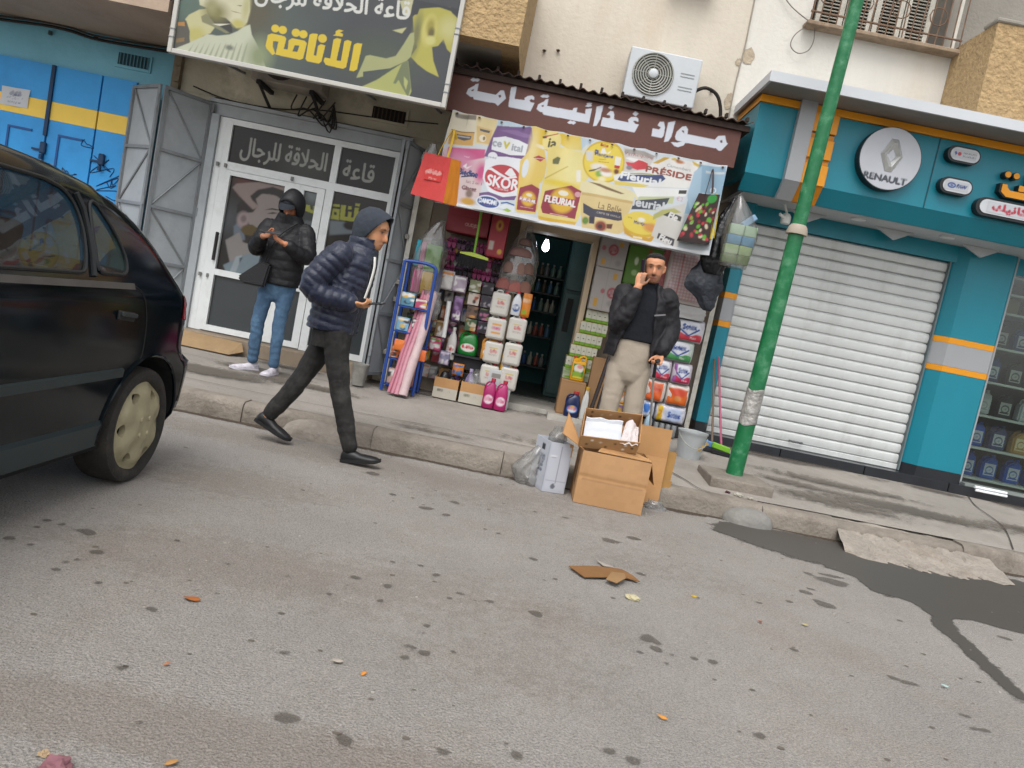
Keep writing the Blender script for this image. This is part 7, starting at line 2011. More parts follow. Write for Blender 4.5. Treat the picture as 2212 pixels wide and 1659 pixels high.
make('bottom_panel', bagface((1.245, 7.29, 2.185), (1.535, 7.29, 2.205), (1.58, 7.42, 2.26), (1.27, 7.42, 2.24), amp=.0, seed=10), pm('#2c1814', .5), t)
bm = bm_new(); tube(bm, catmull([(1.40, 7.285, 2.63), (1.415, 7.32, 2.75), (1.43, 7.35, 2.88), (1.45, 7.30, 2.75), (1.46, 7.285, 2.65)], 5), .010, 6, flat=.4); make('handle', bm, pm('#3a2a2c', .6), t)
# bucket and leaning brooms
t = thing('bucket', 'translucent white plastic bucket with a wire handle on the pavement behind the cartons', 'bucket', (1.72, 7.15, .23))
bm = bm_new()
rings = []
for (r, z) in ((.105, 0), (.118, .10), (.128, .2), (.135, .235), (.142, .245), (.142, .255), (.130, .25), (.122, .19), (.100, .012)):
 rings.append([(1.74 + r * math.cos(2 * PI * k / 24), 7.12 + r * math.sin(2 * PI * k / 24), .215 + z) for k in range(24)])
loft(bm, rings); make('shell', bm, mat('milky_plastic', '#b9bdbd', .35, var=.03, trans=.35), t, smooth=True)
bm = bm_new(); tube(bm, catmull([(1.605, 7.08, .44), (1.65, 6.99, .37), (1.75, 6.96, .33), (1.84, 7.0, .36), (1.875, 7.08, .43)], 5), .004, 5); make('handle', bm, pm('#a8a69e', .4), t)
bm = bm_new()
for k in range(3): wallp = [bm.verts.new((1.80 + .02 * math.cos(q) + .03 * k, 6.992 + .012 * k, .33 + .03 * k + .018 * math.sin(q))) for q in range(6)]; bm.faces.new(wallp)
make('peeling_label', bm, pm('#b89a5a', .7), t)
for (bx, by, tx_, tz, c, hc, hc2, lab) in ((2.05, 7.55, 2.02, 1.15, '#6a5642', '#5a86b8', '#2c2c30', 'brown stick broom with a blue head leaning by the white shutter'), (2.13, 7.5, 2.06, 1.18, '#a8506c', '#7ab82a', '#232326', 'pink stick broom with a lime green head leaning by the white shutter')):
 t = thing('broom', lab, 'broom', (bx, by, .25))
 z0 = pz(bx, by)
 bm = bm_new(); tube(bm, [(bx, by, z0 + .09), (tx_, 8.08, tz)], .012, 8); make('stick', bm, pm(c, .5), t)
 bm = bm_new(); obox(bm, (bx, by - .005, z0 + .075), (.085, -.02, -.012), (0, .02, 0), (0, 0, .03), bev=.01); make('head', bm, pm(hc, .5), t)
 bm = bm_new(); obox(bm, (bx, by - .01, z0 + .024), (.09, -.024, -.004), (0, .026, 0), (0, 0, .022), bev=.006); make('bristles', bm, pm(hc2, .9), t)
# ------------------------------------------------------------------ people
def V3(*a): return Vector(a)
def remesh(bm, voxel, smooth=2, fac=0.5):
 me = D.meshes.new('tmp')
 bmesh.ops.recalc_face_normals(bm, faces=bm.faces)
 bm.to_mesh(me); bm.free()
 o = D.objects.new('tmp', me); COL.objects.link(o)
 m = o.modifiers.new('r', 'REMESH'); m.mode = 'VOXEL'; m.voxel_size = voxel; m.use_smooth_shade = True
 if smooth:
  s = o.modifiers.new('s', 'SMOOTH'); s.factor = fac; s.iterations = smooth
 bpy.context.view_layer.update()
 r = D.meshes.new_from_object(o.evaluated_get(bpy.context.evaluated_depsgraph_get()))
 D.objects.remove(o); D.meshes.remove(me)
 return r
def vco(me):
 a = np.empty(len(me.vertices) * 3); me.vertices.foreach_get('co', a); return a.reshape(-1, 3)
def vno(me):
 a = np.empty(len(me.vertices) * 3); me.vertices.foreach_get('normal', a); return a.reshape(-1, 3)
def vset(me, a): me.vertices.foreach_set('co', np.ascontiguousarray(a).ravel()); me.update()
def paint_mesh(me, rgb):
 at = me.color_attributes.new('print', 'FLOAT_COLOR', 'POINT')
 c = np.ones((len(rgb), 4)); c[:, :3] = rgb; at.data.foreach_set('color', c.ravel())
def chain(bm, pts, rad, side=None, flat=1.0, n=14):
 """rounded tapering limb"""
 P = catmull(pts, 4) if len(pts) > 2 else [Vector(pts[0]).lerp(Vector(pts[1]), k / 6) for k in range(7)]
 m = len(P)
 R_ = list(np.interp(np.linspace(0, len(rad) - 1, m), range(len(rad)), rad))
 t0 = (P[0] - P[1]).normalized(); t1 = (P[-1] - P[-2]).normalized()
 A = [P[0] + t0 * R_[0] * c for c in (.95, .7, .35)]; a = [R_[0] * c for c in (.25, .7, .93)]
 B = [P[-1] + t1 * R_[-1] * c for c in (.35, .7, .95)]; b = [R_[-1] * c for c in (.93, .7, .25)]
 tube(bm, A + P + B, a + R_ + b, n, 0, side, flat)
def ringloft(bm, rows, s, f, n=24):
 """rows of (centre, half side, half depth, gap half angle); gap opens towards f"""
 rings = []
 for (c, a, b, g) in rows:
  c = Vector(c); r = []
  if g <= 0:
   for k in range(2 * n):
    t = 2 * PI * k / (2 * n)
    r.append(c + s * (a * math.copysign(abs(math.sin(t)) ** .85, math.sin(t))) + f * (b * math.copysign(abs(math.cos(t)) ** .85, math.cos(t))))
  else:
   th = .028
   for k in range(n):
    t = g + (2 * PI - 2 * g) * k / (n - 1); r.append(c + s * a * math.sin(t) + f * b * math.cos(t))
   for k in range(n):
    t = 2 * PI - g - (2 * PI - 2 * g) * k / (n - 1); r.append(c + s * (a - th) * math.sin(t) + f * (b - th) * math.cos(t))
  rings.append(r)
 loft(bm, rings)
HEAD = [(-.122, .028, .066, .012), (-.112, .040, .084, .0), (-.090, .052, .090, -.03), (-.065, .060, .088, -.06), (-.03, .067, .087, -.08), (0, .071, .083, -.090), (.025, .075, .091, -.095), (.055, .076, .088, -.097), (.083, .069, .071, -.089), (.103, .051, .042, -.068), (.114, .022, .010, -.034)]
def head(bm, c, f, u, k=1.0):
 f = Vector(f).normalized(); u = (Vector(u) - f * Vector(u).dot(f)).normalized(); s = f.cross(u)
 c = Vector(c)
 def L(x, y, z): return c + (s * x + f * y + u * z) * k
 rings = []
 for (z, w_, yf, yb) in HEAD:
  m, d = (yf + yb) / 2, (yf - yb) / 2
  rings.append([L(w_ * math.copysign(abs(math.sin(t)) ** .9, math.sin(t)), m + d * math.copysign(abs(math.cos(t)) ** .9, math.cos(t)), z) for t in [2 * PI * q / 24 for q in range(24)]])
 loft(bm, rings)
 tube(bm, [L(0, .076, .024), L(0, .092, -.005), L(0, .104, -.030), L(0, .106, -.040), L(0, .086, -.052)], [.008 * k, .011 * k, .0155 * k, .0165 * k, .011 * k], 10)
 tube(bm, [L(-.026, .082, -.072), L(0, .091, -.069), L(.026, .082, -.072)], [.006 * k, .009 * k, .006 * k], 8)
 tube(bm, [L(-.022, .080, -.084), L(0, .089, -.085), L(.022, .080, -.084)], [.006 * k, .009 * k, .006 * k], 8)
 tube(bm, [L(-.055, .068, .026), L(-.03, .086, .032), L(0, .088, .026), L(.03, .086, .032), L(.055, .068, .026)], [.008 * k] * 5, 8)
 for sx in (-1, 1):
  tube(bm, [L(sx * .073, -.004, .024), L(sx * .083, -.016, .018), L(sx * .082, -.018, -.014), L(sx * .072, -.004, -.034)], [.008 * k, .013 * k, .012 * k, .007 * k], 8)
 return L, (s, f, u)
def hand(bm, w0, d, pn, ts, curl, k=1.0, spread=.1, thumb=None):
 """palm and five fingers; d: pointing direction, pn: palm normal, ts: towards the thumb"""
 d = Vector(d).normalized(); pn = (Vector(pn) - d * Vector(pn).dot(d)).normalized(); ts = (Vector(ts) - d * Vector(ts).dot(d)); ts = (ts - pn * ts.dot(pn)).normalized()
 w0 = Vector(w0)
 rings = []
 for (t, hw, th) in ((-.01, .026, .020), (.02, .033, .019), (.055, .040, .016), (.085, .041, .013), (.094, .037, .009)):
  c = w0 + d * t * k
  rings.append([c + ts * hw * k * math.cos(a) + pn * th * k * math.sin(a) for a in [2 * PI * q / 14 for q in range(14)]])
 loft(bm, rings)
 for q, (off, ln) in enumerate(((.031, .070), (.011, .079), (-.010, .073), (-.029, .057))):
  p = w0 + (d * .086 + ts * off) * k
  dd = (d + ts * off * spread * 10).normalized()
  ang = 0
  P = [p - d * .02 * k, p]
  for j, fr in enumerate((.45, .32, .23)):
   ang += curl[q][j] if isinstance(curl[q], (tuple, list)) else curl[q]
   p = p + (dd * math.cos(ang) + pn * math.sin(ang)) * ln * fr * k
   P.append(p)
  tube(bm, P, [.0095 * k, .0095 * k, .0088 * k, .008 * k, .006 * k], 8)
 b0 = w0 + (d * .028 + ts * .028) * k
 tb = thumb or (.75, .55, .35)
 a = (ts * tb[0] + d * tb[1] + pn * tb[2]).normalized(); b = (ts * tb[0] * .35 + d * (tb[1] + .4) + pn * (tb[2] + .1)).normalized()
 tube(bm, [w0 + d * .012 * k + ts * .012 * k, b0, b0 + a * .034 * k, b0 + a * .034 * k + b * .030 * k, b0 + a * .034 * k + b * .052 * k], [.013 * k, .0135 * k, .011 * k, .0095 * k, .007 * k], 8)
def shoe(parent, heel, d, u, L_=.275, m_up=None, m_sole=None, w_=1.0, high=.0):
 d = Vector(d).normalized(); u = (Vector(u) - d * Vector(u).dot(d)).normalized(); s = d.cross(u); h0 = Vector(heel)
 rows = [(0, .024, .060 + high), (.06, .034, .088 + high), (.22, .036, .095 + high), (.36, .038, .078), (.5, .043, .060), (.7, .049, .052), (.88, .042, .042), (.97, .026, .030), (1, .012, .022)]
 bm = bm_new(); rings = []
 for (t, hw, h) in rows:
  c = h0 + d * L_ * t + u * .018
  rings.append([c + s * hw * w_ * math.cos(a) + u * (h - .018) * max(0, math.sin(a)) ** .8 - u * .004 * (math.sin(a) < -.1) for a in [2 * PI * q / 18 for q in range(18)]])
 loft(bm, rings)
 sh_ = make('shoe', bm, m_up, parent, smooth=True, angle=60)
 bm = bm_new(); pts = []
 for (t, hw, h) in rows: pts.append((t, (hw + .004) * w_))
 A = [(t, x) for t, x in pts] + [(t, -x) for t, x in pts[::-1]]
 lo = [bm.verts.new(h0 + d * (L_ * 1.02 * t - .004) + s * x + u * (.010 * max(0, (t - .85) / .15))) for t, x in A]; hi = [bm.verts.new(h0 + d * (L_ * 1.02 * t - .004) + s * x + u * (.022 + .008 * max(0, (t - .85) / .15))) for t, x in A]
 bm.faces.new(lo[::-1]); bm.faces.new(hi)
 for k in range(len(A)):
  j = (k + 1) % len(A); bm.faces.new([lo[k], lo[j], hi[j], hi[k]])
 make('sole', bm, m_sole, sh_)
 return sh_
def seg_param(co, bones):
 """nearest bone of each vertex and its length along that bone chain"""
 best = np.full(len(co), 1e9); s_ = np.zeros(len(co)); which = np.zeros(len(co), int)
 for bi, (pts, r) in enumerate(bones):
  acc = 0.0
  for a, b in zip(pts[:-1], pts[1:]):
   a = np.array(a); b = np.array(b); ab = b - a; l = np.linalg.norm(ab)
   t = np.clip(((co - a) @ ab) / (l * l), 0, 1)
   dd = np.linalg.norm(co - a - t[:, None] * ab, axis=1) / r
   m = dd < best
   best[m] = dd[m]; s_[m] = acc + t[m] * l; which[m] = bi
   acc += l
 return which, s_
def nz(co, sc, seed=0):
 return np.array([mnoise.noise((c[0] * sc + seed, c[1] * sc, c[2] * sc)) for c in co])
def cloth_mesh(name, bm, voxel, bones, m, parent, quilt=0.0, period=.055, fold=.004, fsc=9.0, smooth=3, seed=0, cross=.0, quilt_only=None):
 me = remesh(bm, voxel, smooth)
 co, no = vco(me), vno(me)
 which, s_ = seg_param(co, bones)
 d = np.zeros(len(co))
 if quilt:
  q = np.abs(np.sin(PI * s_ / period)) ** .55
  d += quilt * (q - .75)
  d += quilt * .35 * np.array([mnoise.noise((c[0] * 30 + seed, c[1] * 30, c[2] * 30)) for c in co])
 d += fold * nz(co, fsc, seed) + fold * .5 * nz(co, fsc * 2.3, seed + 5)
 if cross:
  n2 = nz(co, 5, seed + 9)
  d += cross * np.sin(s_ * 95 + 5 * n2) * np.clip(n2 + .25, 0, 1)
 vset(me, co + no * d[:, None])
 me.materials.clear(); me.materials.append(m)
 me.name = name
 return link(name, me, parent)
def skin_mat():
 m = mat_print('skin', .55, spec=.35, var=.08, ink=.95)
 return m
def finish_body(bm, voxel, label, colorfn, name='person'):
 me = remesh(bm, voxel, 2, .4)
 co = vco(me)
 paint_mesh(me, colorfn(co))
 me.materials.clear(); me.materials.append(skin_mat()); me.name = name
 o = link(name, me)
 tag(o, label, 'person')
 return o
def face_paint(co, c, axes, k, base, beard=0.0, brow='#2a1d16', beard_c='#4a3a30', eye_close=False):
 s, f, u = axes; c = np.array(c)
 rel = (co - c) / k
 x = rel @ np.array(s); y = rel @ np.array(f); z = rel @ np.array(u)
 col = np.tile(np.array(lin(base)), (len(co), 1))
 col *= (1 + .10 * nz(co, 25))[:, None]
 onh = (np.abs(x) < .1) & (z > -.13) & (z < .13) & (y > -.12)
 def mixc(m, h, a):
  nonlocal col
  m = (m * a * onh)[:, None]; col = col * (1 - m) + np.array(lin(h)) * m
 g = lambda v, w_: np.exp(-(v / w_) ** 2)
 front = np.clip((y - .03) / .03, 0, 1)
 mixc(g(z + .02, .03) * front * g(np.abs(x) - .035, .02), '#a86048', .35)
 mixc(g(y - .1, .015) * g(z + .035, .02), '#b06a50', .4)
 if beard:
  mixc(np.clip((-.045 - z + .02 * g(x, .03)) / .02, 0, 1) * np.clip((y + .02) / .04, 0, 1), beard_c, beard)
  mixc(g(z + .055, .010) * g(x, .035) * front, beard_c, beard * .9)
 mixc(g(z + .072, .006) * g(x, .022) * front, '#8f4e44', .8); mixc(g(z + .085, .007) * g(x, .020) * front, '#9c5a4e', .7); mixc(g(z + .078, .0028) * g(x, .022) * front, '#3a1d1a', .8)
 for sx in (-1, 1):
  xx = x - sx * .032
  mixc(g(z - .030 + .1 * np.abs(xx) * 0, .0075) * g(xx, .021) * front, brow, .9)
  mixc(g(z - .006, .016) * g(xx, .020) * front, '#7a4c38', .45)  # eye socket shade put into the skin colour, no hollow in the mesh
  if not eye_close:
   mixc(g(z - .004, .0055) * g(xx, .0125) * front, '#b5a698', .6)
   mixc(g(z - .004, .0065) * g(xx, .0075) * front, '#1c1210', .95)
   mixc(g(z - .0115, .003) * g(xx, .016) * front, '#2a1a14', .85)
  else:
   mixc(g(z - .002, .004) * g(xx, .016) * front, '#2a1a14', .8)
 mixc(g(z + .050, .006) * g(np.abs(x) - .010, .005) * front, '#4a2a22', .6)
 return col
def phone(label, c, ax, ay, az):
 t = thing('phone', label, 'phone', tuple(c))
 bm = bm_new(); obox(bm, c, Vector(ax) * .0375, Vector(ay) * .076, Vector(az) * .0045, bev=.003); make('case', bm, mat('phone_black', '#121214', .25), t)
 bm = bm_new(); obox(bm, Vector(c) + Vector(az) * .0052, Vector(ax) * .034, Vector(ay) * .071, Vector(az) * .0004); make('screen', bm, mat('phone_screen', '#1f2630', .08, var=.0), t)
 return t
# materials for clothes
puffer_navy = mat('navy_puffer', '#161c30', .38, var=.12, scale=10, bump=.25, bscale=120, sheen=.1, spec=.4)
hoodie_grey = mat('grey_hoodie', '#2e333b', .95, var=.1, scale=30, bump=.4, bscale=24)
denim_black = mat('washed_black_denim', '#201f1e', .9, var=.35, scale=7, bump=.4, bscale=24, stain='#4a4844', stain_amt=.6, stain_scale=5)
denim_blue = mat('blue_denim', '#3d566e', .9, var=.16, scale=6, bump=.4, bscale=24, stain='#5f819e', stain_amt=.7, stain_scale=4)
puffer_black = mat('black_puffer', '#0d0c10', .6, var=.15, scale=10, bump=.2, bscale=100)
jacket_black = mat('black_jacket', '#121014', .7, var=.15, scale=9, bump=.4, bscale=24)
sweater_m = mat('navy_sweater', '#0b0e15', .95, var=.1, scale=30, bump=.4, bscale=24)
chino = mat('beige_chino', '#9a8f80', .9, var=.04, scale=5, bump=.22, bscale=24)
leather = mat('black_leather', '#141416', .45, var=.15, scale=10)
hair_m = mat('black_hair', '#0f0d0d', .6, var=.3, scale=40, bump=.8, bscale=220)
sole_m = mat('dark_sole', '#161616', .8)
# ---------------- the man walking past, in profile
Y0 = 5.25
hc, hf, hu = V3(-1.118, Y0, 1.575), V3(.96, -.22, -.16), V3(.14, 0, 1)
bm = bm_new()
L_, ax1 = head(bm, hc, hf, hu)
chain(bm, [V3(-1.135, Y0, 1.53), V3(-1.17, Y0, 1.42)], [.055, .062])
S_, F_ = V3(0, -1, 0), V3(1, 0, 0)
ringloft(bm, [(V3(-1.27, Y0, .86), .15, .11, 0), (V3(-1.265, Y0, .98), .15, .11, 0), (V3(-1.23, Y0, 1.2), .17, .12, 0), (V3(-1.20, Y0, 1.36), .17, .10, 0), (V3(-1.185, Y0, 1.42), .10, .07, 0)], S_, F_, 12)
rs, re, rw = V3(-1.265, Y0 - .19, 1.375), V3(-1.405, Y0 - .25, 1.125), V3(-1.14, Y0 - .20, 1.075)
ls, le, lw = V3(-1.235, Y0 + .19, 1.375), V3(-1.33, Y0 + .25, 1.12), V3(-1.31, Y0 + .20, .99)
chain(bm, [rs, re, rw], [.05, .042, .03]); chain(bm, [ls, le, lw], [.05, .042, .03])
hand(bm, rw, (1, -.05, -.02), (.05, .35, 1), (.1, .95, .3), [(.5, .7, .4), (.55, .75, .4), (.6, .8, .4), (.7, .8, .4)], 1.0)
hand(bm, lw, (.1, -.1, -.95), (-.3, -1, 0), (.8, 0, .4), [.35] * 4, 1.0)
rh, rk_, ra = V3(-1.23, Y0 - .09, .86), V3(-1.135, Y0 - .10, .50), V3(-.985, Y0 - .09, .09)
lh, lk, la = V3(-1.30, Y0 + .09, .86), V3(-1.455, Y0 + .08, .47), V3(-1.635, Y0 + .08, .175)
chain(bm, [rh, rk_, ra], [.075, .048, .035]); chain(bm, [lh, lk, la], [.075, .048, .035])
walker = finish_body(bm, .006, 'man striding past in a navy quilted jacket and grey hood, looking at his phone', lambda co: face_paint(co, hc, ax1, 1.0, '#b98560', .3))
# hoodie: torso, hood round the head, drawstrings
bm = bm_new()
ringloft(bm, [(V3(-1.262, Y0, .84), .17, .135, 0), (V3(-1.25, Y0, 1.0), .17, .14, 0), (V3(-1.215, Y0, 1.2), .18, .15, 0), (V3(-1.185, Y0, 1.36), .16, .125, 0), (V3(-1.16, Y0, 1.45), .10, .095, 0)], S_, F_, 14)
cloth_mesh('sweatshirt', bm, .009, [([V3(-1.26, Y0, .8), V3(-1.18, Y0, 1.45)], .15)], hoodie_grey, walker, fold=.006)
def hood_shell(rows, n=22, th=.012):
 """rows: (centre, up half, side half, forward tilt) from the back of the head to the face opening"""
 bm = bm_new(); rings = []
 def ring(c, uh, sh_, f_, u_, s_, tl, k=1.0, dn=1.0):
  r = []
  for q in range(n):
   a = 2 * PI * q / n
   z = math.cos(a); zz = z * uh * (1.0 if z > 0 else dn)
   r.append(c + u_ * zz * k + s_ * math.sin(a) * sh_ * k + f_ * zz * tl)
  return r
 for (c, uh, sh_, f_, u_, s_, tl, dn) in rows: rings.append(ring(c, uh, sh_, f_, u_, s_, tl, 1.0, dn))
 for (c, uh, sh_, f_, u_, s_, tl, dn) in rows[::-1][:4]:
  rings.append(ring(c - f_ * .004, max(.01, uh - th), max(.01, sh_ - th), f_, u_, s_, tl, 1.0, dn))
 loft(bm, rings)
 return bm
s1, f1, u1 = ax1
hr = []
for (yf, uh, sd, tl, dz, dn) in ((-.135, .03, .03, 0, .02, 1), (-.125, .085, .07, .05, .025, 1.1), (-.09, .125, .095, .10, .02, 1.3), (-.04, .142, .103, .18, .012, 1.45), (.0, .138, .100, .34, .004, 1.5), (.022, .130, .094, .50, .0, 1.5), (.032, .124, .089, .56, -.002, 1.5)):
 hr.append((hc + f1 * yf + u1 * dz, uh, sd, f1, u1, s1, tl, dn))
bm = hood_shell(hr)
hd = make('hood', bm, hoodie_grey, walker, smooth=True, angle=80)
bm = bm_new()
for dy in (-.012, .012):
 tube(bm, catmull([(-1.062, Y0 - .085 + dy, 1.40), (-1.050, Y0 - .10 + dy, 1.33), (-1.058, Y0 - .105 + dy, 1.22), (-1.075, Y0 - .105 + dy, 1.12)], 5), .0055, 6)
make('drawstring', bm, mat('white_cord', '#d5d3cc', .8), walker)
# quilted jacket
bm = bm_new()
ringloft(bm, [(V3(-1.278, Y0, .86), .205, .172, .30), (V3(-1.268, Y0, 1.0), .205, .172, .36), (V3(-1.235, Y0, 1.2), .215, .178, .44), (V3(-1.205, Y0, 1.34), .20, .155, .50), (V3(-1.18, Y0, 1.41), .135, .125, .58), (V3(-1.165, Y0, 1.455), .105, .112, .65), (V3(-1.158, Y0, 1.515), .105, .112, .75)], S_, F_, 26)
chain(bm, [rs, re, rw + V3(-.01, 0, 0)], [.092, .080, .060]); chain(bm, [ls, le, lw + V3(-.01, 0, .02)], [.092, .08, .06])
cloth_mesh('jacket', bm, .0085, [([V3(-1.278, Y0, .82), V3(-1.235, Y0, 1.2), V3(-1.165, Y0, 1.52)], .17), ([rs, re, rw], .085), ([ls, le, lw], .085)], puffer_navy, walker, quilt=.009, period=.05, fold=.008, smooth=3)
# jeans
bm = bm_new()
ringloft(bm, [(V3(-1.265, Y0, .74), .16, .125, 0), (V3(-1.27, Y0, .84), .165, .13, 0), (V3(-1.27, Y0, .93), .15, .12, 0)], S_, F_, 14)
chain(bm, [rh, rk_, V3(-.998, Y0 - .09, .115)], [.100, .070, .056]); chain(bm, [lh, lk, V3(-1.615, Y0 + .08, .20)], [.098, .070, .056])
cloth_mesh('trousers', bm, .008, [([rh, rk_, ra], .1), ([lh, lk, la], .1)], denim_black, walker, fold=.007, fsc=9, cross=.003, smooth=2, seed=3)
shoe(walker, V3(-1.035, Y0 - .09, .0), (1, -.05, .16), (-.16, 0, 1), .27, leather, sole_m)
shoe(walker, V3(-1.715, Y0 + .08, .125), (.93, -.02, -.36), (.36, 0, .93), .285, leather, sole_m)
pc = V3(-1.0, Y0 - .175, 1.098)
phone('black phone held flat in the hand of the walking man', pc, (.0, .97, .1), (.97, 0, .2), (-.2, -.1, .97))
# ---------------- the man standing at the barber door, reading his phone
Y1 = 7.25
hc2, hf2, hu2 = V3(-2.322, 7.20, 1.765), V3(-.10, -.78, -.62), V3(0, -.5, 1)
bm = bm_new()
L2, ax2 = head(bm, hc2, hf2, hu2)
chain(bm, [V3(-2.325, 7.25, 1.70), V3(-2.33, 7.28, 1.60)], [.055, .06])
S_, F_ = V3(-1, 0, 0), V3(0, -1, 0)
ringloft(bm, [(V3(-2.335, Y1, 1.0), .15, .11, 0), (V3(-2.335, Y1, 1.2), .155, .11, 0), (V3(-2.335, Y1, 1.42), .17, .11, 0), (V3(-2.335, Y1 + .02, 1.56), .15, .09, 0), (V3(-2.33, Y1 + .02, 1.62), .07, .06, 0)], S_, F_, 12)
rs, re, rw = V3(-2.505, Y1, 1.545), V3(-2.565, Y1 - .09, 1.325), V3(-2.445, Y1 - .31, 1.435)
ls, le, lw = V3(-2.165, Y1, 1.55), V3(-2.095, Y1 - .09, 1.33), V3(-2.232, Y1 - .31, 1.405)
chain(bm, [rs, re, rw], [.05, .042, .03]); chain(bm, [ls, le, lw], [.05, .042, .03])
hand(bm, rw, (.86, -.25, .30), (.3, -.5, .6), (.2, -.3, 1), [(.5, .6, .5)] * 4, .95)
hand(bm, lw, (-.86, -.25, .32), (-.3, -.4, .8), (.1, -.5, .9), [(.4, .5, .4)] * 4, .95)
rh, rk_, ra = V3(-2.425, Y1, 1.02), V3(-2.455, Y1 - .03, .67), V3(-2.455, Y1 + .0, .30)
lh, lk, la = V3(-2.245, Y1, 1.02), V3(-2.255, Y1 - .03, .68), V3(-2.245, Y1 - .02, .29)
chain(bm, [rh, rk_, ra], [.07, .046, .035]); chain(bm, [lh, lk, la], [.07, .046, .035])
stander = finish_body(bm, .006, 'man in black hooded jacket and blue jeans reading a phone at the barber door', lambda co: face_paint(co, hc2, ax2, 1.0, '#a87050', .4, eye_close=True))
bm = bm_new()
ringloft(bm, [(V3(-2.335, Y1, 1.03), .185, .145, 0), (V3(-2.335, Y1, 1.10), .195, .15, 0), (V3(-2.335, Y1, 1.25), .195, .155, 0), (V3(-2.335, Y1, 1.42), .205, .15, 0), (V3(-2.335, Y1 + .01, 1.56), .18, .125, 0), (V3(-2.33, Y1, 1.64), .125, .115, 0), (V3(-2.328, Y1 - .02, 1.69), .11, .11, 0)], S_, F_, 16)
chain(bm, [rs, re, rw + V3(-.02, .03, -.01)], [.088, .08, .058]); chain(bm, [ls, le, lw + V3(.02, .03, -.01)], [.088, .08, .058])
cloth_mesh('jacket', bm, .0095, [([V3(-2.335, Y1, 1.0), V3(-2.335, Y1, 1.68)], .17), ([rs, re, rw], .085), ([ls, le, lw], .085)], puffer_black, stander, quilt=.006, period=.085, fold=.008, smooth=3, seed=2)
s2, f2, u2 = ax2
hr = []
for (yf, uh, sd, tl, dz, dn) in ((-.135, .03, .03, 0, .02, 1), (-.125, .085, .07, .0, .02, 1.1), (-.09, .125, .1, .0, .012, 1.3), (-.04, .140, .112, .05, .004, 1.35), (.01, .140, .112, .08, .0, 1.3), (.05, .132, .104, .1, -.006, 1.2), (.07, .120, .095, .1, -.01, 1.12)):
 hr.append((hc2 + f2 * yf + u2 * dz, uh, sd, f2, u2, s2, tl, dn))
make('hood', hood_shell(hr, th=.018), puffer_black, stander, smooth=True, angle=80)
bm = bm_new()
G = []
for j in range(6):
 row = []
 for i in range(13):
  a = -1.25 + 2.5 * i / 12
  r = .083 + .075 * j / 5 * math.cos(a) ** .7
  row.append(bm.verts.new(hc2 + s2 * (.082 * math.sin(a) * (1 + .02 * j)) + f2 * (.0 + r * math.cos(a) + .02) + u2 * (.082 - .004 * j - .02 * math.sin(a) ** 2)))
 G.append(row)
for j in range(5):
 for i in range(12): bm.faces.new([G[j][i], G[j][i + 1], G[j + 1][i + 1], G[j + 1][i]])
make('cap_brim', bm, mat('blue_grey_cap', '#171c24', .85), stander, smooth=True)
bm = bm_new(); rings = []
for (z, r) in ((.06, .088), (.075, .088), (.095, .078), (.112, .05), (.12, .02)):
 rings.append([hc2 + s2 * r * .92 * math.sin(a) + f2 * (r * 1.12 * math.cos(a) - .004) + u2 * z for a in [2 * PI * q / 20 for q in range(20)]])
loft(bm, rings); make('cap_crown', bm, M_('blue_grey_cap'), stander, smooth=True)
bm = bm_new()
ringloft(bm, [(V3(-2.335, Y1, .86), .05, .045, 0), (V3(-2.335, Y1, .91), .11, .085, 0), (V3(-2.335, Y1, 1.0), .16, .12, 0), (V3(-2.335, Y1, 1.08), .155, .12, 0)], S_, F_, 14)
chain(bm, [rh, rk_, V3(-2.455, Y1, .30)], [.082, .062, .050]); chain(bm, [lh, lk, V3(-2.245, Y1 - .02, .29)], [.082, .062, .050])
cloth_mesh('trousers', bm, .009, [([rh, rk_, ra], .1), ([lh, lk, la], .1)], denim_blue, stander, fold=.006, fsc=10, cross=.003, smooth=2, seed=6)
snk = mat('white_sneaker', '#b5b0b6', .6, var=.3, scale=18, stain='#3a3444', stain_amt=.9, stain_scale=14)
z_ = pz(-2.45, Y1)
shoe(stander, V3(-2.405, Y1 + .05, z_), (-.80, -.6, 0), (0, 0, 1), .27, snk, mat('pale_sole', '#b9b4bc', .6))
shoe(stander, V3(-2.235, Y1 + .05, z_), (-.12, -1, 0), (0, 0, 1), .27, snk, M_('pale_sole'))
phone('black phone held in both hands by the man at the barber door', V3(-2.345, Y1 - .395, 1.480), (.55, .0, .25), (.95, -.1, .0), (.1, .75, .62))
t = thing('shoulder_bag', 'black shoulder bag hanging at the hip of the man at the barber door', 'bag', (-2.5, 7.15, 1.0))
bm = bm_new(); prism(bm, [(-2.655, 1.035), (-2.60, .985), (-2.40, .985), (-2.37, 1.20), (-2.47, 1.21)], 7.04, 7.11, 'y')
bmesh.ops.bevel(bm, geom=list(bm.edges), offset=.015, segments=2, affect='EDGES'); make('body', bm, mat('bag_black', '#131316', .6, bump=.2), t, smooth=True)
bm = bm_new(); tube(bm, catmull([(-2.44, 7.09, 1.19), (-2.40, 7.07, 1.36), (-2.33, 7.09, 1.5), (-2.22, 7.14, 1.62)], 5), .012, 6, flat=.4); make('strap', bm, M_('bag_black'), t)
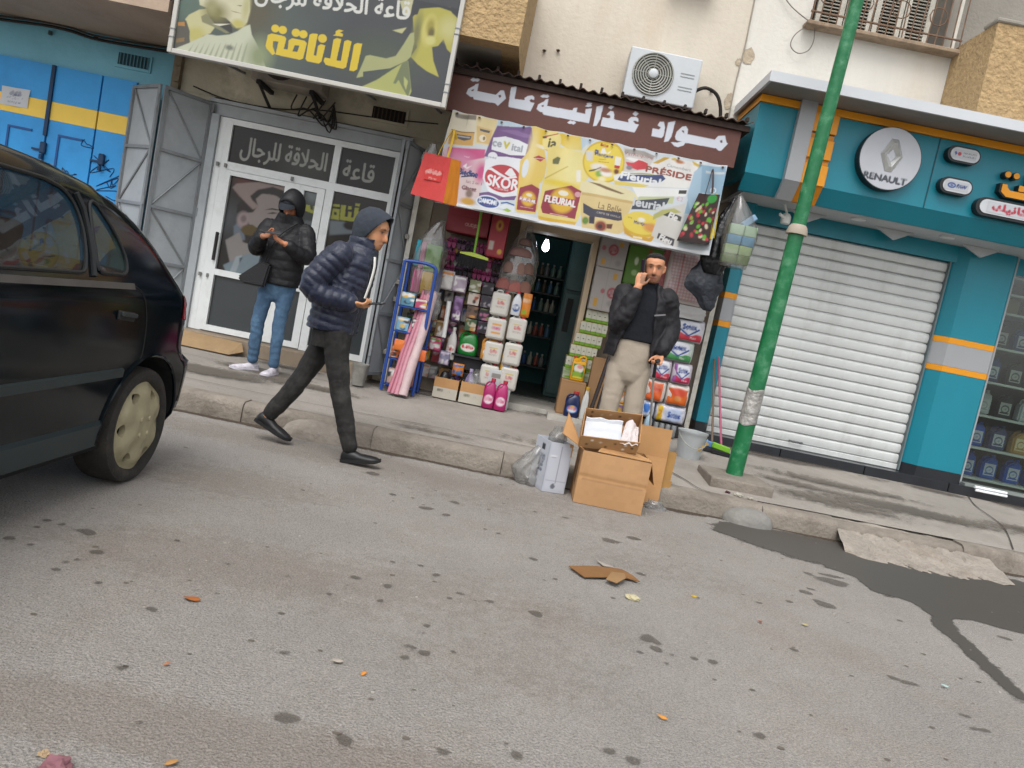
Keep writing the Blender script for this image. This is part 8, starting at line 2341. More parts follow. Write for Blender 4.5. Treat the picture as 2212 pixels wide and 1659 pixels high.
# ---------------- the man on the phone behind the cartons
Y2 = 6.35
g2 = pz(.9, Y2)
hc3, hf3, hu3 = V3(.945, Y2 - .02, 1.795), V3(-.12, -.98, -.10), V3(-.06, -.1, 1)
bm = bm_new()
L3, ax3 = head(bm, hc3, hf3, hu3)
s3, f3, u3 = ax3
chain(bm, [V3(.945, Y2 + .02, 1.72), V3(.935, Y2 + .03, 1.60)], [.056, .062])
ringloft(bm, [(V3(.915, Y2, .98), .155, .11, 0), (V3(.92, Y2, 1.2), .16, .11, 0), (V3(.925, Y2, 1.42), .175, .115, 0), (V3(.93, Y2 + .02, 1.57), .15, .09, 0), (V3(.935, Y2 + .02, 1.63), .07, .06, 0)], S_, F_, 12)
rs, re, rw = V3(.755, Y2, 1.555), V3(.735, Y2 - .12, 1.295), V3(.828, Y2 - .16, 1.615)
ls, le, lw = V3(1.105, Y2, 1.575), V3(1.185, Y2 + .02, 1.34), V3(1.125, Y2 - .13, 1.13)
chain(bm, [rs, re, rw], [.05, .042, .032]); chain(bm, [ls, le, lw], [.05, .042, .032])
hand(bm, rw, (.08, .16, 1), (.40, .9, .1), (.9, -.4, 0), [(.4, .7, .4), (.45, .7, .4), (.5, .7, .4), (.5, .6, .4)], 1.0)
hand(bm, lw, (-.15, -.35, -.9), (-.5, -.7, .3), (-.75, .1, .4), [(.9, 1.1, .8), (.9, 1.1, .8), (.9, 1.1, .8), (.9, 1.0, .8)], 1.0)
rh, rk_, ra = V3(.83, Y2, .95), V3(.82, Y2 - .02, .58), V3(.815, Y2 + .01, g2 + .09)
lh, lk, la = V3(1.01, Y2, .95), V3(1.015, Y2 - .02, .58), V3(1.02, Y2 + .01, g2 + .09)
chain(bm, [rh, rk_, ra], [.08, .05, .038]); chain(bm, [lh, lk, la], [.08, .05, .038])
talker = finish_body(bm, .006, 'man in an open black jacket and beige trousers talking on a phone behind the cartons', lambda co: face_paint(co, hc3, ax3, 1.0, '#b98260', .55, beard_c='#33261f'))
# short hair
bm = bm_new(); rings = []
for (z, w_, yf, yb) in ((.052, .081, .066, -.103), (.066, .082, .086, -.104), (.085, .077, .082, -.099), (.106, .060, .060, -.080), (.122, .030, .022, -.045)):
 m_, d_ = (yf + yb) / 2, (yf - yb) / 2
 rings.append([hc3 + s3 * w_ * math.sin(a) + f3 * (m_ + d_ * math.cos(a) - .008 * (math.cos(a) > .3)) + u3 * (z + .020 * max(0, math.cos(a)) * (z < .09)) for a in [2 * PI * q / 28 for q in range(28)]])
loft(bm, rings)
rings = []
for (z, w_, yf, yb) in ((-.055, .060, -.06, -.090), (-.03, .078, -.03, -.101), (.0, .080, -.012, -.105), (.03, .081, .028, -.105), (.06, .081, .05, -.104)):
 m_, d_ = (yf + yb) / 2, (yf - yb) / 2
 rings.append([hc3 + s3 * w_ * math.sin(a) + f3 * (m_ + d_ * math.cos(a)) + u3 * z for a in [2 * PI * q / 28 for q in range(28)]])
loft(bm, rings)
me = remesh(bm, .006, 1); co, no = vco(me), vno(me); vset(me, co + no * (.003 * nz(co, 60))[:, None]); me.materials.clear(); me.materials.append(hair_m); link('hair', me, talker)
bm = bm_new()
ringloft(bm, [(V3(.92, Y2 - .01, 1.19), .175, .135, 0), (V3(.92, Y2 - .005, 1.3), .172, .13, 0), (V3(.925, Y2, 1.45), .185, .125, 0), (V3(.932, Y2 + .01, 1.58), .14, .095, 0), (V3(.937, Y2 + .015, 1.63), .078, .078, 0), (V3(.94, Y2 + .01, 1.685), .070, .072, 0)], S_, F_, 16)
cloth_mesh('sweater', bm, .009, [([V3(.92, Y2, 1.15), V3(.93, Y2, 1.65)], .15)], sweater_m, talker, fold=.006)
bm = bm_new()
ringloft(bm, [(V3(.905, Y2, 1.035), .225, .175, .78), (V3(.912, Y2, 1.2), .218, .17, .66), (V3(.92, Y2, 1.4), .215, .16, .50), (V3(.93, Y2 + .01, 1.545), .19, .135, .48), (V3(.935, Y2 + .02, 1.615), .125, .11, .60), (V3(.94, Y2 + .02, 1.665), .105, .105, .75)], S_, F_, 28)
chain(bm, [rs, re, rw + V3(-.006, .01, -.055)], [.088, .080, .058]); chain(bm, [ls, le, lw + V3(.005, .01, .03)], [.090, .084, .064])
cloth_mesh('jacket', bm, .009, [([V3(.915, Y2, 1.0), V3(.93, Y2, 1.65)], .18), ([rs, re, rw], .085), ([ls, le, lw], .085)], jacket_black, talker, fold=.012, fsc=10, cross=.0025, smooth=2, seed=8)
bm = bm_new(); obox(bm, (1.045, Y2 - .165, 1.43), (.045, .012, .012), (0, .006, 0), (-.002, 0, .006)); make('pocket_zip', bm, mat('zip_silver', '#6d6a6c', .4, metal=.4), talker)
bm = bm_new()
ringloft(bm, [(V3(.918, Y2, .82), .06, .05, 0), (V3(.917, Y2, .86), .125, .095, 0), (V3(.916, Y2, .93), .158, .115, 0), (V3(.915, Y2, 1.05), .168, .125, 0), (V3(.917, Y2, 1.23), .165, .125, 0)], S_, F_, 14)
chain(bm, [rh, rk_, V3(.812, Y2 + .0, g2 + .085)], [.096, .076, .070]); chain(bm, [lh, lk, V3(1.022, Y2 + .0, g2 + .085)], [.096, .076, .070])
cloth_mesh('trousers', bm, .0095, [([rh, rk_, ra], .1), ([lh, lk, la], .1)], chino, talker, fold=.005, fsc=7, cross=.002, smooth=3, seed=11)
shoe(talker, V3(.81, Y2 + .08, g2), (-.12, -1, 0), (0, 0, 1), .27, leather, sole_m)
shoe(talker, V3(1.025, Y2 + .08, g2), (.1, -1, 0), (0, 0, 1), .27, leather, sole_m)
phone('dark phone held to the ear of the man behind the cartons', L3(.098, .035, .012) if False else hc3 - s3 * .0 + V3(-.094, -.02, -.022), (.25, -.95, .05), (-.1, .1, 1), (-.95, -.25, 0))
t = thing('cane', 'walking cane with black grip and pale shaft held by the man behind the cartons', 'cane', (1.14, 6.2, 1.05))
hp = lw + V3(-.035, -.06, -.075)
bm = bm_new(); tube(bm, [hp + V3(.01, -.05, .02), hp + V3(0, .05, 0)], .017, 10); tube(bm, [hp, hp + V3(.015, .03, -.12)], .014, 8); make('grip', bm, mat('cane_grip', '#161618', .5), t, smooth=True)
bm = bm_new(); tube(bm, [hp + V3(.013, .028, -.115), hp + V3(.135, .33, -.60)], .0095, 8); make('shaft', bm, pm('#b8b2a8', .4), t, smooth=True)
bm = bm_new(); tube(bm, [hp + V3(.132, .325, -.585), hp + V3(.146, .355, -.64)], .014, 8); make('tip', bm, M_('cane_grip'), t)
# ------------------------------------------------------------------ the dark hatchback on the left
car = thing('parked_car', 'dark green black hatchback seen from its rear left corner at the left edge', 'car', (-2.65, 2.1, 0))
paint_m = mat('dark_car_paint', '#050d12', .10, var=.15, scale=3, spec=.26, coat=.0, stain='#0a1516', stain_amt=.4, stain_scale=2.5)
plast_b = mat('black_trim', '#17191a', .5, var=.1)
trim_m = mat('side_trim', '#1d2a2d', .35, var=.1)
car_glass = mat_glass('car_glass', '#6d8a86', .01, .8, 1.5, .25)
CX = -2.65
PROF = [(4.22, .26), (4.32, .31), (4.345, .45), (4.345, .60), (4.32, .655), (4.27, .675), (4.268, .80), (4.255, .88), (4.20, .98), (4.08, 1.10), (3.93, 1.235), (3.77, 1.33), (3.58, 1.40), (3.38, 1.445), (3.0, 1.475), (2.5, 1.485), (2.05, 1.465), (1.65, 1.405), (1.30, 1.22), (.95, 1.01), (.55, .95), (.2, .86), (.02, .74), (-.05, .58), (-.05, .40), (.0, .25)]
PROF = [tuple(p)[:2] for p in catmull([(a, b, 0) for a, b in PROF], 3)]
PV = np.array(PROF)
def prof_dist(y, z):
 a, b = PV[:-1], PV[1:]
 ab = b - a
 t = np.clip((((y - a[:, 0]) * ab[:, 0] + (z - a[:, 1]) * ab[:, 1]) / (ab ** 2).sum(1)), 0, 1)
 return float(np.sqrt((y - a[:, 0] - t * ab[:, 0]) ** 2 + (z - a[:, 1] - t * ab[:, 1]) ** 2).min())
def half_w(y, z):
 w_ = np.interp(z, [.2, .32, .62, .95, 1.0, 1.45, 1.5], [.80, .83, .852, .84, .825, .66, .64])
 d = prof_dist(y, z)
 r = .10 if z > .9 else np.interp(z, [.62, .66, .9], [.085, .16, .12]) if y > 2 else .22
 if d < r:
  w_ -= r - math.sqrt(max(0, r * r - (r - d) ** 2))
 return w_
WH = [(3.83, .295), (1.25, .295)]
outline = list(PROF)
def arch(c, r, n=18):
 a0 = math.asin((c[1] - .24) / r)
 return [(c[0] + r * math.cos(t), c[1] + r * math.sin(t)) for t in np.linspace(PI + a0, -a0, n)]
bot = [(.0, .25)] + [(.3, .24)] + arch(WH[1], .365) + [(2.0, .24), (2.8, .24)] + arch(WH[0], .365)
outline += bot[1:]
GL = {'rear_door_window': [(2.02, 1.03), (3.215, 1.04), (3.25, 1.12), (3.265, 1.22), (3.24, 1.315), (3.17, 1.365), (3.05, 1.385), (2.02, 1.40)],
      'quarter_window': [(3.315, 1.045), (3.54, 1.045), (3.575, 1.075), (3.575, 1.13), (3.52, 1.225), (3.40, 1.345), (3.35, 1.345), (3.33, 1.22)],
      'front_door_window': [(1.12, 1.03), (1.95, 1.03), (1.95, 1.40), (1.72, 1.375)]}
def in_poly(p, q):
 r = False
 for i in range(len(q)):
  (x0, y0), (x1, y1) = q[i], q[(i + 1) % len(q)]
  if (y0 > p[1]) != (y1 > p[1]) and p[0] < (x1 - x0) * (p[1] - y0) / (y1 - y0) + x0: r = not r
 return r
def dense(q, st=.03):
 o = []
 for i in range(len(q)):
  a, b = Vector((*q[i], 0)), Vector((*q[(i + 1) % len(q)], 0))
  k = max(1, int((b - a).length / st))
  for j in range(k): c = a.lerp(b, j / k); o.append((c.x, c.y))
 return o
def smooth_loop(q):
 P = [Vector((a, b, 0)) for a, b in dense(q, .02)]
 n = len(P)
 for _ in range(3): P = [(P[i - 1] + P[i] * 2 + P[(i + 1) % n]) / 4 for i in range(n)]
 return [(p.x, p.y) for p in P]
GLs = {k: smooth_loop(v) for k, v in GL.items()}
def panel(loop, holes, st=.045):
 pts = [Vector(p) for p in dense(loop, .04)]
 faces = [list(range(len(pts)))]
 hl = []
 for h in holes:
  i0 = len(pts); pts += [Vector(p) for p in h]; faces.append(list(range(i0, len(pts))))
 ys = [p[0] for p in loop]; zs = [p[1] for p in loop]
 for y in np.arange(min(ys), max(ys), st):
  for z in np.arange(min(zs), max(zs), st):
   if in_poly((y, z), loop) and not any(in_poly((y, z), h) for h in holes): pts.append(Vector((y, z)))
 r = delaunay_2d_cdt(pts, [], faces, 1, 1e-5)
 V_, F_ = r[0], r[2]
 F2 = []
 for f in F_:
  c = sum((V_[i] for i in f), Vector((0, 0))) / len(f)
  if not any(in_poly(c, h) for h in holes) and in_poly(c, loop): F2.append(f)
 return V_, F2
PV_, PF_ = panel(outline, list(GLs.values()))
def to3(y, z, side, off=0.0): return (CX + side * (half_w(y, z) + off), y, z)
for side, nm in ((1, 'side_panel'), (-1, 'side_panel')):
 bm = bm_new()
 vs = [bm.verts.new(to3(v.x, v.y, side)) for v in PV_]
 for f in PF_:
  try: bm.faces.new([vs[i] for i in f])
  except ValueError: pass
 make('side_panel', bm, paint_m, car, smooth=True, angle=50)
 for gname, loop in GLs.items():
  gv, gf = panel(loop, [], .09)
  bm = bm_new(); vs = [bm.verts.new(to3(v.x, v.y, side, -.008)) for v in gv]
  for f in gf: bm.faces.new([vs[i] for i in f])
  g = make('side_window', bm, car_glass, car, smooth=True)
  bm = bm_new(); P = [to3(a, b, side, .001) for a, b in loop]; tube(bm, P + P[:1], .009, 6, cap=False); make('window_seal', bm, plast_b, g, smooth=True)
 bm = bm_new(); P = [to3(y, z, side, .004) for y, z in ((3.27, 1.03), (3.29, 1.12), (3.295, 1.22), (3.29, 1.30), (3.26, 1.36))]; tube(bm, P, .014, 6); make('window_divider', bm, plast_b, car, smooth=True)
 bm = bm_new()
 for y0, y1, z0, z1, o_, m_ in ((.98, 3.60, .985, 1.012, .006, 0), ):
  rings = [[to3(y, z0, side, .0), to3(y, z0, side, o_), to3(y, z1, side, o_), to3(y, z1, side, .0)] for y in np.linspace(y0, y1, 40)]
  loft(bm, rings)
 make('waist_moulding', bm, mat('worn_trim', '#4a4744', .5, var=.15), car, smooth=True, angle=30)
 bm = bm_new()
 loft(bm, [[to3(y, .572, side, .0), to3(y, .575, side, .012), to3(y, .612, side, .012), to3(y, .618, side, .0)] for y in np.linspace(1.65, 3.555, 40)])
 make('side_moulding', bm, trim_m, car, smooth=True, angle=30)
 bm = bm_new()
 loft(bm, [[to3(y, .245, side, .0), to3(y, .25, side, .012), to3(y, .355, side, .010), to3(y, .375, side, .0)] for y in np.linspace(1.66, 3.47, 40)])
 make('sill', bm, trim_m, car, smooth=True, angle=30)
 bm = bm_new()
 for path in ([(3.60, 1.0), (3.67, .97), (3.72, .88), (3.735, .78), (3.72, .66), (3.66, .62)], [(1.98, .98), (1.975, .7), (1.96, .4)], [(4.27, .655), (4.20, .66), (4.12, .655)]):
  P = [to3(p.x, p.y, side, -.001) for p in catmull([(a, b, 0) for a, b in path], 6)]
  tube(bm, P, .005, 5)
 make('seam', bm, mat('seam_black', '#050606', .6), car) if False else make_one('door_seam', bm, mat('seam_black', '#050606', .6), car)
 bm = bm_new(); obox(bm, to3(3.53, .862, side, .004), (side * .008, 0, 0), (0, .075, -.006), (0, 0, .022), bev=.006); h_ = make('door_handle', bm, plast_b, car)
 bm = bm_new(); obox(bm, to3(3.53, .87, side, .018), (side * .008, 0, 0), (0, .07, -.006), (0, 0, .010), bev=.005, seg=2); make('handle_bar', bm, mat('handle_dark', '#2b3234', .3), h_)
 gr_ = grid_mesh(lambda u, v: to3(4.115 + .12 * u, .845 + .125 * v - .02 * u, side, .004), 8, 6)
 make('tail_light', gr_, mat('red_lens', '#8d1420', .15, var=.05, spec=.6, coat=.5), car, smooth=True)
 ln = [(c[0] + .362 * math.cos(t), c[1] + .362 * math.sin(t)) for c in WH for t in ()]
 for c in WH:
  bm = bm_new(); A = []
  for t in np.linspace(-.15, PI + .15, 22):
   y, z = c[0] + .366 * math.cos(t), c[1] + .366 * math.sin(t)
   z = max(z, .24)
   xw = CX + side * half_w(min(y, 4.2), max(z, .25))
   A.append([(xw + side * .002, y, z), (CX + side * .42, y, z)])
  for a, b in zip(A[:-1], A[1:]):
   bm.faces.new([bm.verts.new(p) for p in (a[0], b[0], b[1], a[1])])
  bmesh.ops.remove_doubles(bm, verts=bm.verts, dist=1e-4)
  make('arch_liner', bm, mat('liner', '#141414', .9), car)
  bm = bm_new()
  P = [to3(min(c[0] + .368 * math.cos(t), 4.2), max(.25, c[1] + .368 * math.sin(t)), side, .004) for t in np.linspace(-.1, PI + .1, 24)]
  tube(bm, P, .009, 6); make('arch_lip', bm, paint_m, car, smooth=True)
# roof, tailgate, bonnet: strip between the two side edges
nS = 14
def strip_part(name, i0, i1, u0, u1, m, off=0.0):
 bm = bm_new(); rows = []
 for i in range(i0, i1 + 1):
  y, z = PROF[i]
  hw = half_w(y, z)
  a = PROF[max(0, i - 1)]; b = PROF[min(len(PROF) - 1, i + 1)]
  t = Vector((b[0] - a[0], b[1] - a[1])).normalized(); n_ = (t.y, -t.x) if True else 0
  row = []
  for k in range(nS + 1):
   u = u0 + (u1 - u0) * k / nS
   cr = .045 * (1 - (2 * u - 1) ** 2) * (1 if z > 1.2 else .8) + off
   row.append(bm.verts.new((CX + hw * (1 - 2 * u), y + n_[0] * cr, z + n_[1] * cr)))
  rows.append(row)
 for a, b in zip(rows[:-1], rows[1:]):
  for k in range(nS): bm.faces.new([a[k], a[k + 1], b[k + 1], b[k]])
 return make(name, bm, m, car, smooth=True, angle=60)
def idx(y, z): return int(np.argmin((PV[:, 0] - y) ** 2 + (PV[:, 1] - z) ** 2))
ib, ig0, ig1, iw1, iw0 = idx(4.28, .655), idx(4.15, 1.02), idx(3.64, 1.385), idx(1.66, 1.405), idx(.98, 1.03)
strip_part('rear_bumper', 0, ib, 0, 1, paint_m); strip_part('tailgate', ib, ig0, 0, 1, paint_m)
strip_part('tailgate_frame', ig0, ig1, 0, .08, paint_m); strip_part('tailgate_frame', ig0, ig1, .92, 1, paint_m); strip_part('rear_window', ig0, ig1, .08, .92, car_glass, -.004)
strip_part('roof', ig1, iw1, 0, 1, paint_m)
strip_part('windscreen_frame', iw1, iw0, 0, .06, paint_m); strip_part('windscreen_frame', iw1, iw0, .94, 1, paint_m); strip_part('windscreen', iw1, iw0, .06, .94, car_glass, -.004)
strip_part('bonnet', iw0, len(PROF) - 1, 0, 1, paint_m)
bm = bm_new(); box(bm, CX - .80, CX + .80, .02, 4.15, .22, .25); box(bm, CX - .78, CX + .78, .7, 4.1, .25, .42); make('underbody', bm, mat('underbody', '#0c0c0c', .95), car)
# cabin
seat_m = mat('car_seat', '#55504a', .95, var=.12, scale=12)
for (xx, yy, w_, zt, hz) in ((CX + .36, 1.95, .25, 1.02, .19), (CX - .36, 1.95, .25, 1.02, .19), (CX + .33, 3.22, .3, 1.0, .16), (CX - .33, 3.22, .3, 1.0, .16)):
 bm = bm_new(); obox(bm, (xx, yy, .78), (w_, 0, 0), (0, .07, 0), (0, .05, .25), bev=.04, seg=3); obox(bm, (xx, yy - .28, .52), (w_, 0, 0), (0, .27, 0), (0, 0, .07), bev=.04, seg=2)
 st_ = make_one('seat', bm, seat_m, car, True)
 bm = bm_new(); obox(bm, (xx, yy + .06, zt + .11), (.14, 0, 0), (0, .045, 0), (0, .02, .09), bev=.04, seg=3); make('headrest', bm, mat('headrest', '#6d655a', .95), st_, smooth=True)
bm = bm_new(); box(bm, CX - .7, CX + .7, 3.42, 4.0, .90, .93); make('parcel_shelf', bm, mat('parcel_shelf', '#2a2927', .95), car)
bm = bm_new(); obox(bm, (CX, 1.15, .92), (.70, 0, 0), (0, .22, 0), (0, 0, .09), bev=.05, seg=2); make('dashboard', bm, plast_b, car, smooth=True)
# wheels
cover_m = mat('cream_wheel_cover', '#8f876c', .45, var=.1, scale=10, stain='#6f674c', stain_amt=.5, stain_scale=8)
tyre_m = mat('tyre', '#2a2724', .9, var=.2, scale=15, bump=.3, bscale=80, stain='#4a433a', stain_amt=.5, stain_scale=6)
def make_wheel(cy, side):
 xo = CX + side * .845
 wh = make('wheel', (lambda b: (b, lathe(b, [(.20, -.05), (.20, .05)], (0, 0, 0), 24))[0])(bm_new()), mat('hub_dark', '#0e0e0e', .8), car)
 def rot(bm):
  bmesh.ops.rotate(bm, verts=bm.verts, matrix=Matrix.Rotation(side * PI / 2, 3, 'Y')); bmesh.ops.translate(bm, verts=bm.verts, vec=(xo, cy, .295))
 D.meshes.remove(wh.data) if False else None
 b = bm_new(); b.from_mesh(wh.data); rot(b); bmesh.ops.translate(b, verts=b.verts, vec=(-side * .09, 0, 0)); b.to_mesh(wh.data); b.free()
 bm = bm_new()
 lathe(bm, [(.215, -.18), (.26, -.19), (.287, -.178), (.295, -.15), (.296, -.09), (.295, -.03), (.287, -.008), (.265, .004), (.240, .0), (.226, -.012), (.215, -.04)], (0, 0, 0), 56, cap=False); rot(bm)
 make('tyre', bm, tyre_m, wh, smooth=True)
 bm = bm_new()
 circ_ = [(.226 * math.cos(2 * PI * k / 72), .226 * math.sin(2 * PI * k / 72)) for k in range(72)]
 hl = []
 for k in range(6):
  a0 = 2 * PI * (k + .5) / 6
  hl.append([((.173 + .024 * math.cos(t) * (1 - .15 * abs(math.sin(t)))) * math.cos(a0 + .19 * math.sin(t)), (.173 + .024 * math.cos(t) * (1 - .15 * abs(math.sin(t)))) * math.sin(a0 + .19 * math.sin(t))) for t in [2 * PI * q / 22 for q in range(22)]])
 cvv, cvf = panel(circ_, hl, .014)
 def cz(x_, y_):
  r = math.hypot(x_, y_); an = math.atan2(y_, x_)
  return .012 - .030 * (r / .226) ** 6 + .012 * math.exp(-((r - .06) / .04) ** 2) - .010 * math.exp(-((r - .207) / .012) ** 2) + .007 * math.cos(6 * an) * min(1, max(0, (r - .07) / .07))
 vs = [bm.verts.new((v.x, v.y, cz(v.x, v.y))) for v in cvv]
 for f in cvf: bm.faces.new([vs[i] for i in f])
 for h in hl:
  A = [bm.verts.new((p[0], p[1], cz(*p))) for p in h]; B = [bm.verts.new((p[0] * .99, p[1] * .99, cz(*p) - .03)) for p in h]
  for k in range(len(h)): bm.faces.new([A[k], A[(k + 1) % len(h)], B[(k + 1) % len(h)], B[k]])
 rot(bm); cv = make('wheel_cover', bm, cover_m, wh, smooth=True)
 for k in range(4):
  bm = bm_new(); a = PI / 4 + k * PI / 2; lathe(bm, [(.014, .005), (.014, .026), (.010, .030)], (.055 * math.cos(a), .055 * math.sin(a), 0), 12); rot(bm); make_one('wheel_bolt', bm, cover_m, wh)
for c in WH:
 for side in (1, -1): make_wheel(c[0], side)
bm = bm_new(); box(bm, CX - .26, CX + .26, 4.243 + .045, 4.253 + .045, .70, .81); make('number_plate', bm, mat('plate_yellow', '#c8b04a', .5), car)
# ------------------------------------------------------------------ cartons and litter at the kerb
def sheet(bm, pts, th=.004):
 """flat polygon in space with board thickness"""
 P = [Vector(p) for p in pts]
 n = (P[1] - P[0]).cross(P[2] - P[0]).normalized() * th
 A = [bm.verts.new(p) for p in P]; B = [bm.verts.new(p + n) for p in P]
 bm.faces.new(A[::-1]); bm.faces.new(B)
 for i in range(len(P)):
  j = (i + 1) % len(P); bm.faces.new([A[i], A[j], B[j], B[i]])
t = thing('open_carton', 'large open brown carton standing in the road against the kerb', 'carton', (.83, 5.53, 0))
X0, X1, YF, YB, H = .585, 1.075, 5.345, 5.715, .385
def cp(nm, pts, m=kraft):
 bm = bm_new(); sheet(bm, pts); make(nm, bm, m, t)
# front panel bulges slightly, creased along its middle tape
pr = Print(X1 - X0, H - .008, 90, '#a9825a', (X0, .004))
pr.rect(X0, X1, .185, .215, '#a57e54'); pr.rect(X0 + .03, X1 - .02, .183, .187, '#5e4630', .8); pr.rect(X0, X1, .214, .217, '#b8926a', .6)
pr.speckle(.08, 5, 3)
pr.mesh('front_panel', lambda X, Y: (X, YF - .012 * np.sin(PI * (X - X0) / (X1 - X0)) * np.sin(PI * Y / H) + .006 * np.exp(-((Y - .2) / .012) ** 2), Y), t, mat_print('print_kraft', .85, bump=.06, ink=.95))
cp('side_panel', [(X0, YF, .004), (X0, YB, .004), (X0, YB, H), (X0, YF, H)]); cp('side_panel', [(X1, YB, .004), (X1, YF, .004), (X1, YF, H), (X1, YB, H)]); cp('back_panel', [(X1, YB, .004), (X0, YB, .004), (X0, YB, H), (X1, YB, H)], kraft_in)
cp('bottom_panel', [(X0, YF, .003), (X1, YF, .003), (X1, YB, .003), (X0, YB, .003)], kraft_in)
cp('flap', [(X0 - .003, YF + .02, H), (X0 - .165, YF + .07, H + .075), (X0 - .13, YB - .03, H + .20), (X0 - .003, YB - .01, H + .004)]); cp('flap', [(X1, YF + .005, H + .002), (X1 - .02, YF + .05, H + .012), (X0 + .20, YF + .10, H + .075), (X0 + .14, YF + .06, H + .05), (X0 + .10, YF + .006, H + .002)])
cp('flap', [(X0 + .02, YF + .004, H), (X0 + .18, YF + .10, H - .09), (X0 + .02, YF + .14, H - .05)], mat('card_inside_shade', '#5a4432', .9)); cp('flap', [(X1 + .003, YF + .02, H), (X1 + .003, YB - .02, H), (X1 + .05, YB - .03, H - .16), (X1 + .055, YF + .03, H - .16)])  # dark triangle is no real flap: shade inside the carton put into colour
pr = Print(.2, .05, 120, '#a9825a', (-.1, -.025)); pr.text('ALGERIE', 0, 0, .03, '#5a4a3a', 1, w=.16)
pr.mesh('lettering', lambda X, Y: (np.full_like(X, X0 - .003), 5.50 + Y, .20 - X), t, print_matte)
# perforated tray lying tilted on the carton
t = thing('tray_box', 'shallow perforated brown tray tilted in the open carton, lined with white paper', 'box', (.75, 5.5, .40))
ca, sa = math.cos(math.radians(34)), math.sin(math.radians(34))
def TP(u, v, w_): return Vector((.752 + u + .06 * v, 5.385 + v * ca - w_ * sa, .408 + v * sa + w_ * ca + .075 * u))
UW, VD, WH_ = .205, .285, .105
def tray_panel(nm, f, m=kraft, holes=(), nu=1, nv=1):
 pr = Print(1, 1, 44, '#a57d53', (0, 0)); pr.speckle(.08, 3, 2)
 for (hu, hv, c) in holes: pr.ell(hu, hv, .022, .085, c, .2)
 o = pr.mesh(nm, lambda X, Y: tuple(np.array([[f(a, b)[k] for a, b in zip(ra, rb)] for ra, rb in zip(X, Y)]) for k in range(3)), t, mat_print('print_kraft', .85, bump=.06, ink=.95))
 sm = o.modifiers.new('thickness', 'SOLIDIFY'); sm.thickness = .005
 return o
tray_panel('bottom_panel', lambda a, b: TP(-UW + 2 * UW * a, VD * b, 0)); tray_panel('front_panel', lambda a, b: TP(-UW + 2 * UW * a, 0, WH_ * b), holes=[(.12, .3, '#4a3826'), (.2, .7, '#d8cfc4'), (.35, .6, '#c8b8a4'), (.45, .25, '#4a3826'), (.6, .62, '#5a4632'), (.78, .6, '#e0d8cc'), (.75, .22, '#d8cfc4'), (.9, .4, '#4a3826')])
tray_panel('back_panel', lambda a, b: TP(-UW + 2 * UW * a, VD, WH_ * 1.15 * b), holes=[(.12, .75, '#33261a'), (.12, .4, '#4a3826'), (.3, .62, '#b89a78'), (.28, .25, '#e0d8cc'), (.45, .7, '#b89a78'), (.5, .3, '#c8b090'), (.62, .65, '#4a3826'), (.8, .6, '#b89a78'), (.68, .25, '#c8a884')])
tray_panel('side_panel', lambda a, b: TP(-UW, VD * a, WH_ * (1 + .15 * a) * b)); tray_panel('side_panel', lambda a, b: TP(UW, VD * a, WH_ * (1 + .15 * a) * b))
bm = grid_mesh(lambda u, v: tuple(TP(-UW * .93 + 1.30 * UW * u, .012 + VD * .80 * v, .080 + .012 * mnoise.noise((u * 4, v * 4, 1)) - .02 * v + .02 * (v > .9))), 26, 18)
tag(make('paper_sheet', bm, mat('white_paper', '#b4b6ba', .7, var=.02), smooth=True), 'bright white paper lying in the perforated tray', 'paper')
bm = grid_mesh(lambda u, v: tuple(TP(UW * .32 + .62 * UW * u + .03 * v * (1 - u), -.012 + VD * (.78 + .1 * (1 - abs(u - .4) * 2)) * v, .088 + .018 * mnoise.noise((u * 5, v * 5, 6)) + .02 * math.sin(u * 5) * v)), 18, 20)
tag(make('tissue_paper', bm, mat('greyish_tissue', '#b9b0ae', .8, var=.06), smooth=True), 'crumpled greyish tissue paper at the right end of the tray', 'paper')
# flattened cartons leaning behind
t = thing('flattened_carton', 'flattened brown carton leaning on the kerb right of the open carton', 'carton', (1.05, 5.7, 0))
def lean(u, v, y0=5.735, x0=.84, w_=.42, h=.57): return (x0 + w_ * u + .01 * v, y0 + .10 * v - .004 * math.sin(u * 6), .015 + h * v)
for (va, vb) in ((0, .30), (.302, .62), (.622, 1.0)):
 bm = bm_new(); sheet(bm, [lean(0, va), lean(1, va), lean(1.0, vb), lean(0, vb)], .006); make('card_panel', bm, kraft if va < .5 else mat('kraft_worn', '#9b744a', .9, var=.1), t)
t = thing('flattened_carton', 'second flattened carton half hidden behind the leaning one, nearest the green post', 'carton', (1.2, 5.76, 0))
for (va, vb) in ((0, .45), (.452, 1.0)):
 bm = bm_new(); sheet(bm, [(1.06, 5.77 + .06 * va, .02 + .40 * va), (1.335, 5.80 + .06 * va, .02 + .40 * va), (1.345, 5.80 + .06 * vb, .02 + .40 * vb), (1.06, 5.77 + .06 * vb, .02 + .40 * vb)], .006); make('card_panel', bm, mat('kraft_darker', '#94703f', .9, var=.12), t)  # rear carton in a slightly darker kraft brown
